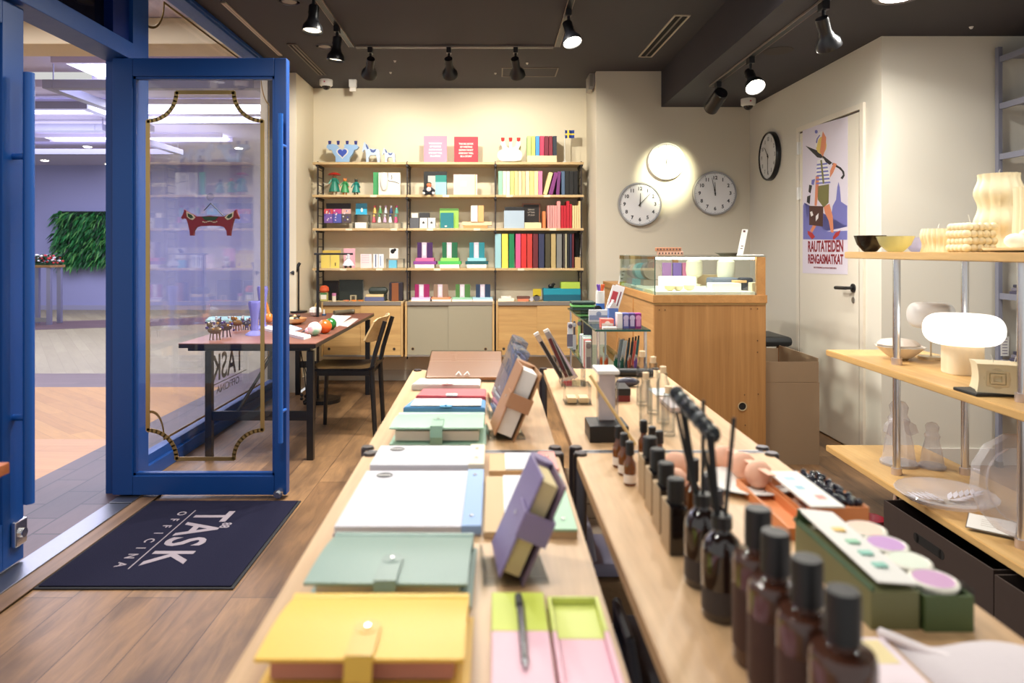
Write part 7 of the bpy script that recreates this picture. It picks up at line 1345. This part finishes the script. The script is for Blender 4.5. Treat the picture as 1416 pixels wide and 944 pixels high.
for x, y, e in ((-.8, 1.8, 14), (.2, .9, 5), (-.6, 3.6, 24), (.9, 3.0, 15), (-1.3, .6, 8), (.1, 4.15, 34), (-.6, 4.15, 26)):  # unseen fill lamps, added above the frame to brighten the room
    recess(x, y, CEIL if x < 1.45 else 2.498, 'added unseen fill downlight in the dark ceiling above the %s' % {-.8: 'floor beside the tables', .2: 'yellow planner', -.6: 'floor behind the doormat' if y < 4 else 'chair and desk', .9: 'bottle table', -1.3: 'closed door leaf', .1: 'leaning brown folder'}[x], 20, .06, e=e)
recess(2.6, 1.8, 2.498, 'added unseen fill downlight in the soffit above the beech display unit', 20, .06, e=18)  # one more unseen fill lamp, added in the soffit
# slots, hatch, detectors, cameras
def on_ceil(u, v, z=CEIL): Y = F*(z-E)/(V0-v); return Vector((X(u, Y), Y, z))
def slot(pa, pb, w, lab, fins=True):
    d = pb-pa; M = MT(pa, d, Vector((0, 0, 1))); L_n = d.length; t = thing('air_vent', lab, 'air vent', pa, 'slot vents in the ceiling'); part('frame', MB().box(0, L_n, -.008, 0, -w/2, -w/2+.012, M=M).box(0, L_n, -.008, 0, w/2-.012, w/2, M=M).box(0, .012, -.008, 0, -w/2, w/2, M=M).box(L_n-.012, L_n, -.008, 0, -w/2, w/2, M=M), col((190, 176, 160) if fins else (96, 84, 78), .5, .3), t); part('slot', MB().box(.012, L_n-.012, -.003, -.0005, -w/2+.012, w/2-.012, M=M), col((10, 8, 8), .9), t)
    part('fin', MB().box(.012, L_n-.012, -.007, -.003, -.006, .006, M=M), col((120, 108, 100), .5), t)
slot(on_ceil(892, 78), on_ceil(944, 20), .11, 'slot air vent with pale peeling edges beside the soffit'); slot(on_ceil(403, 60), on_ceil(446, 103), .07, 'slot air vent beside the blue shop front', False); slot(on_ceil(308, 2), on_ceil(388, 76), .03, 'narrow pale slot along the blue shop front')
t = thing('access_hatch', 'square access hatch flush in the dark ceiling near the shelving', 'hatch', on_ceil(730, 100)); a, b = on_ceil(694, 94), on_ceil(768, 107)
part('frame', MB().box(a.x, b.x, 5.93, 5.94, CEIL-.004, CEIL).box(a.x, b.x, 6.22, 6.23, CEIL-.004, CEIL).box(a.x, a.x+.01, 5.94, 6.22, CEIL-.004, CEIL).box(b.x-.01, b.x, 5.94, 6.22, CEIL-.004, CEIL), col((110, 98, 88), .5), t)
for u, v, n in ((546, 84, 'tiny white sprinkler dot on the ceiling above the shelving figurines'), (540, 100, 'tiny white screw head near the sprinkler dot'), (729, 87, 'tiny white sprinkler dot beside the last track spotlight'), (685, 101, 'tiny white screw head beside the access hatch')):
    p = on_ceil(u, v); solo('sprinkler', MB().cyl(p, p+Vector((0, 0, -.012)), .012, .006, n=12), WHITE, n, 'sprinkler', 'sprinkler dots')
p = on_ceil(1343, 37, 2.498); solo('sprinkler', MB().cyl(p, p+Vector((0, 0, -.012)), .012, .006, n=12), WHITE, 'tiny white sprinkler dot in the soffit near the metal rack', 'sprinkler', 'sprinkler dots')
p = on_ceil(1076, 70, 2.498); solo('ceiling_cover_plate', MB().cyl(p, p+Vector((0, 0, -.003)), .09, n=28), col((58, 50, 48), .8), 'round dark cover plate in the soffit beside the lit spotlight', 'cover plate')
def cam(p, lab, y=1):
    t = thing('security_camera', lab, 'camera', p, 'white dome cameras'); part('housing', MB().lathe([(.058, 0), (.060, -.012), (.058, -.05), (.045, -.06), (.001, -.06)], p, 28), WHITE, t, smooth=60); part('dome', MB().ball(p+Vector((0, 0, -.052)), .040, n=20), col((30, 24, 28), .08), t); part('sticker', MB().box(p.x-.008, p.x+.004, p.y-.0615, p.y-.057, p.z-.034, p.z-.022), col((190, 60, 90), .5), t)
cam(on_ceil(451, 110.5), 'white dome camera on the dark ceiling above the figurines end'); cam(on_ceil(1027.5, 141, 2.498)+Vector((0, -.12, 0)), 'white dome camera in the soffit corner above the clocks')
p = on_ceil(488, 110); t = thing('motion_sensor', 'white square sensor fixed at the ceiling edge over the shelving', 'sensor', p); part('body', MB().box(p.x-.035, p.x+.035, p.y-.02, p.y+.02, CEIL-.07, CEIL, bev=.006), WHITE, t); part('bracket', MB().box(p.x-.03, p.x+.03, p.y-.015, p.y+.015, CEIL-.11, CEIL-.07, bev=.008), col((230, 224, 214), .5), t)
t = thing('wall_speaker', 'small grey speaker in the ceiling corner beside the pillar', 'speaker', P(819, 114, 6.2)); x0, x1 = X(812, 6.2), .884; m = MB().prism([(x0, Z(107, 6.2)), (x0+.02, Z(101, 6.2)), (x1, Z(101, 6.2)), (x1, Z(122, 6.2)), (x1-.02, Z(127, 6.2)), (x0, Z(126, 6.2))], xz, 6.12, 6.28); part('body', m, col((150, 146, 138), .5), t); part('grille', MB().box(x0+.012, x1-.02, 6.117, 6.12, Z(122, 6.2), Z(106, 6.2)), col((120, 116, 110), .6), t)
# ================================================================ MALL LIGHT, WORLD, CAMERA
def area(loc, rot, sx, sy, e, c):
    l = bpy.data.lights.new('mall_light', 'AREA'); l.shape = 'RECTANGLE'; l.size = sx; l.size_y = sy; l.energy = e; l.color = c; o = bpy.data.objects.new('mall_light', l); C.objects.link(o); o.location = loc; o.rotation_euler = [R(a) for a in rot]
area((-4.6, 8.5, 2.98), (0, 0, 0), 4.5, .5, 150, (.86, .87, 1)); area((-3.6, 4.5, 3.25), (0, 0, 0), 2.5, 2.5, 75, (.86, .86, 1)); area((-7.0, 12, 2.95), (0, 0, 0), 5, 2, 170, (.82, .82, 1)); area((-3.4, 7.2, 3.08), (180, 0, 0), 1.6, .5, 12, (.85, .85, 1)); area((-5.5, 9.5, 2.6), (180, 0, 0), 3, 3, 45, (.80, .80, 1))  # bare area lamps; the upward ones are unseen helpers added to brighten the ceiling
w = bpy.data.worlds.new('world'); bpy.context.scene.world = w; w.use_nodes = True; bg = w.node_tree.nodes['Background']; bg.inputs['Color'].default_value = (.88, .88, .86, 1); bg.inputs['Strength'].default_value = .62
cd = bpy.data.cameras.new('camera'); cam_ = bpy.data.objects.new('camera', cd); C.objects.link(cam_); cam_.location = (0, 0, E); cam_.rotation_euler = (R(90), 0, 0)
cd.sensor_width = 36; cd.lens = F/1416*36; cd.shift_x = (708-U0)/1416; cd.shift_y = -(472-V0)/1416; cd.clip_start = .02
cd.dof.use_dof = True; cd.dof.focus_distance = 4.6; cd.dof.aperture_fstop = 3.2
sc = bpy.context.scene; sc.camera = cam_
vs = sc.view_settings; vs.view_transform = 'Standard'; vs.look = 'None'; vs.gamma = 1; vs.use_curve_mapping = False; vs.exposure = .28
cy = sc.cycles; cy.max_bounces = 8; cy.diffuse_bounces = 4; cy.glossy_bounces = 4; cy.transparent_max_bounces = 24; cy.transmission_bounces = 6; cy.caustics_reflective = False; cy.caustics_refractive = False; cy.sample_clamp_indirect = 4; cy.use_denoising = True; cy.blur_glossy = .5
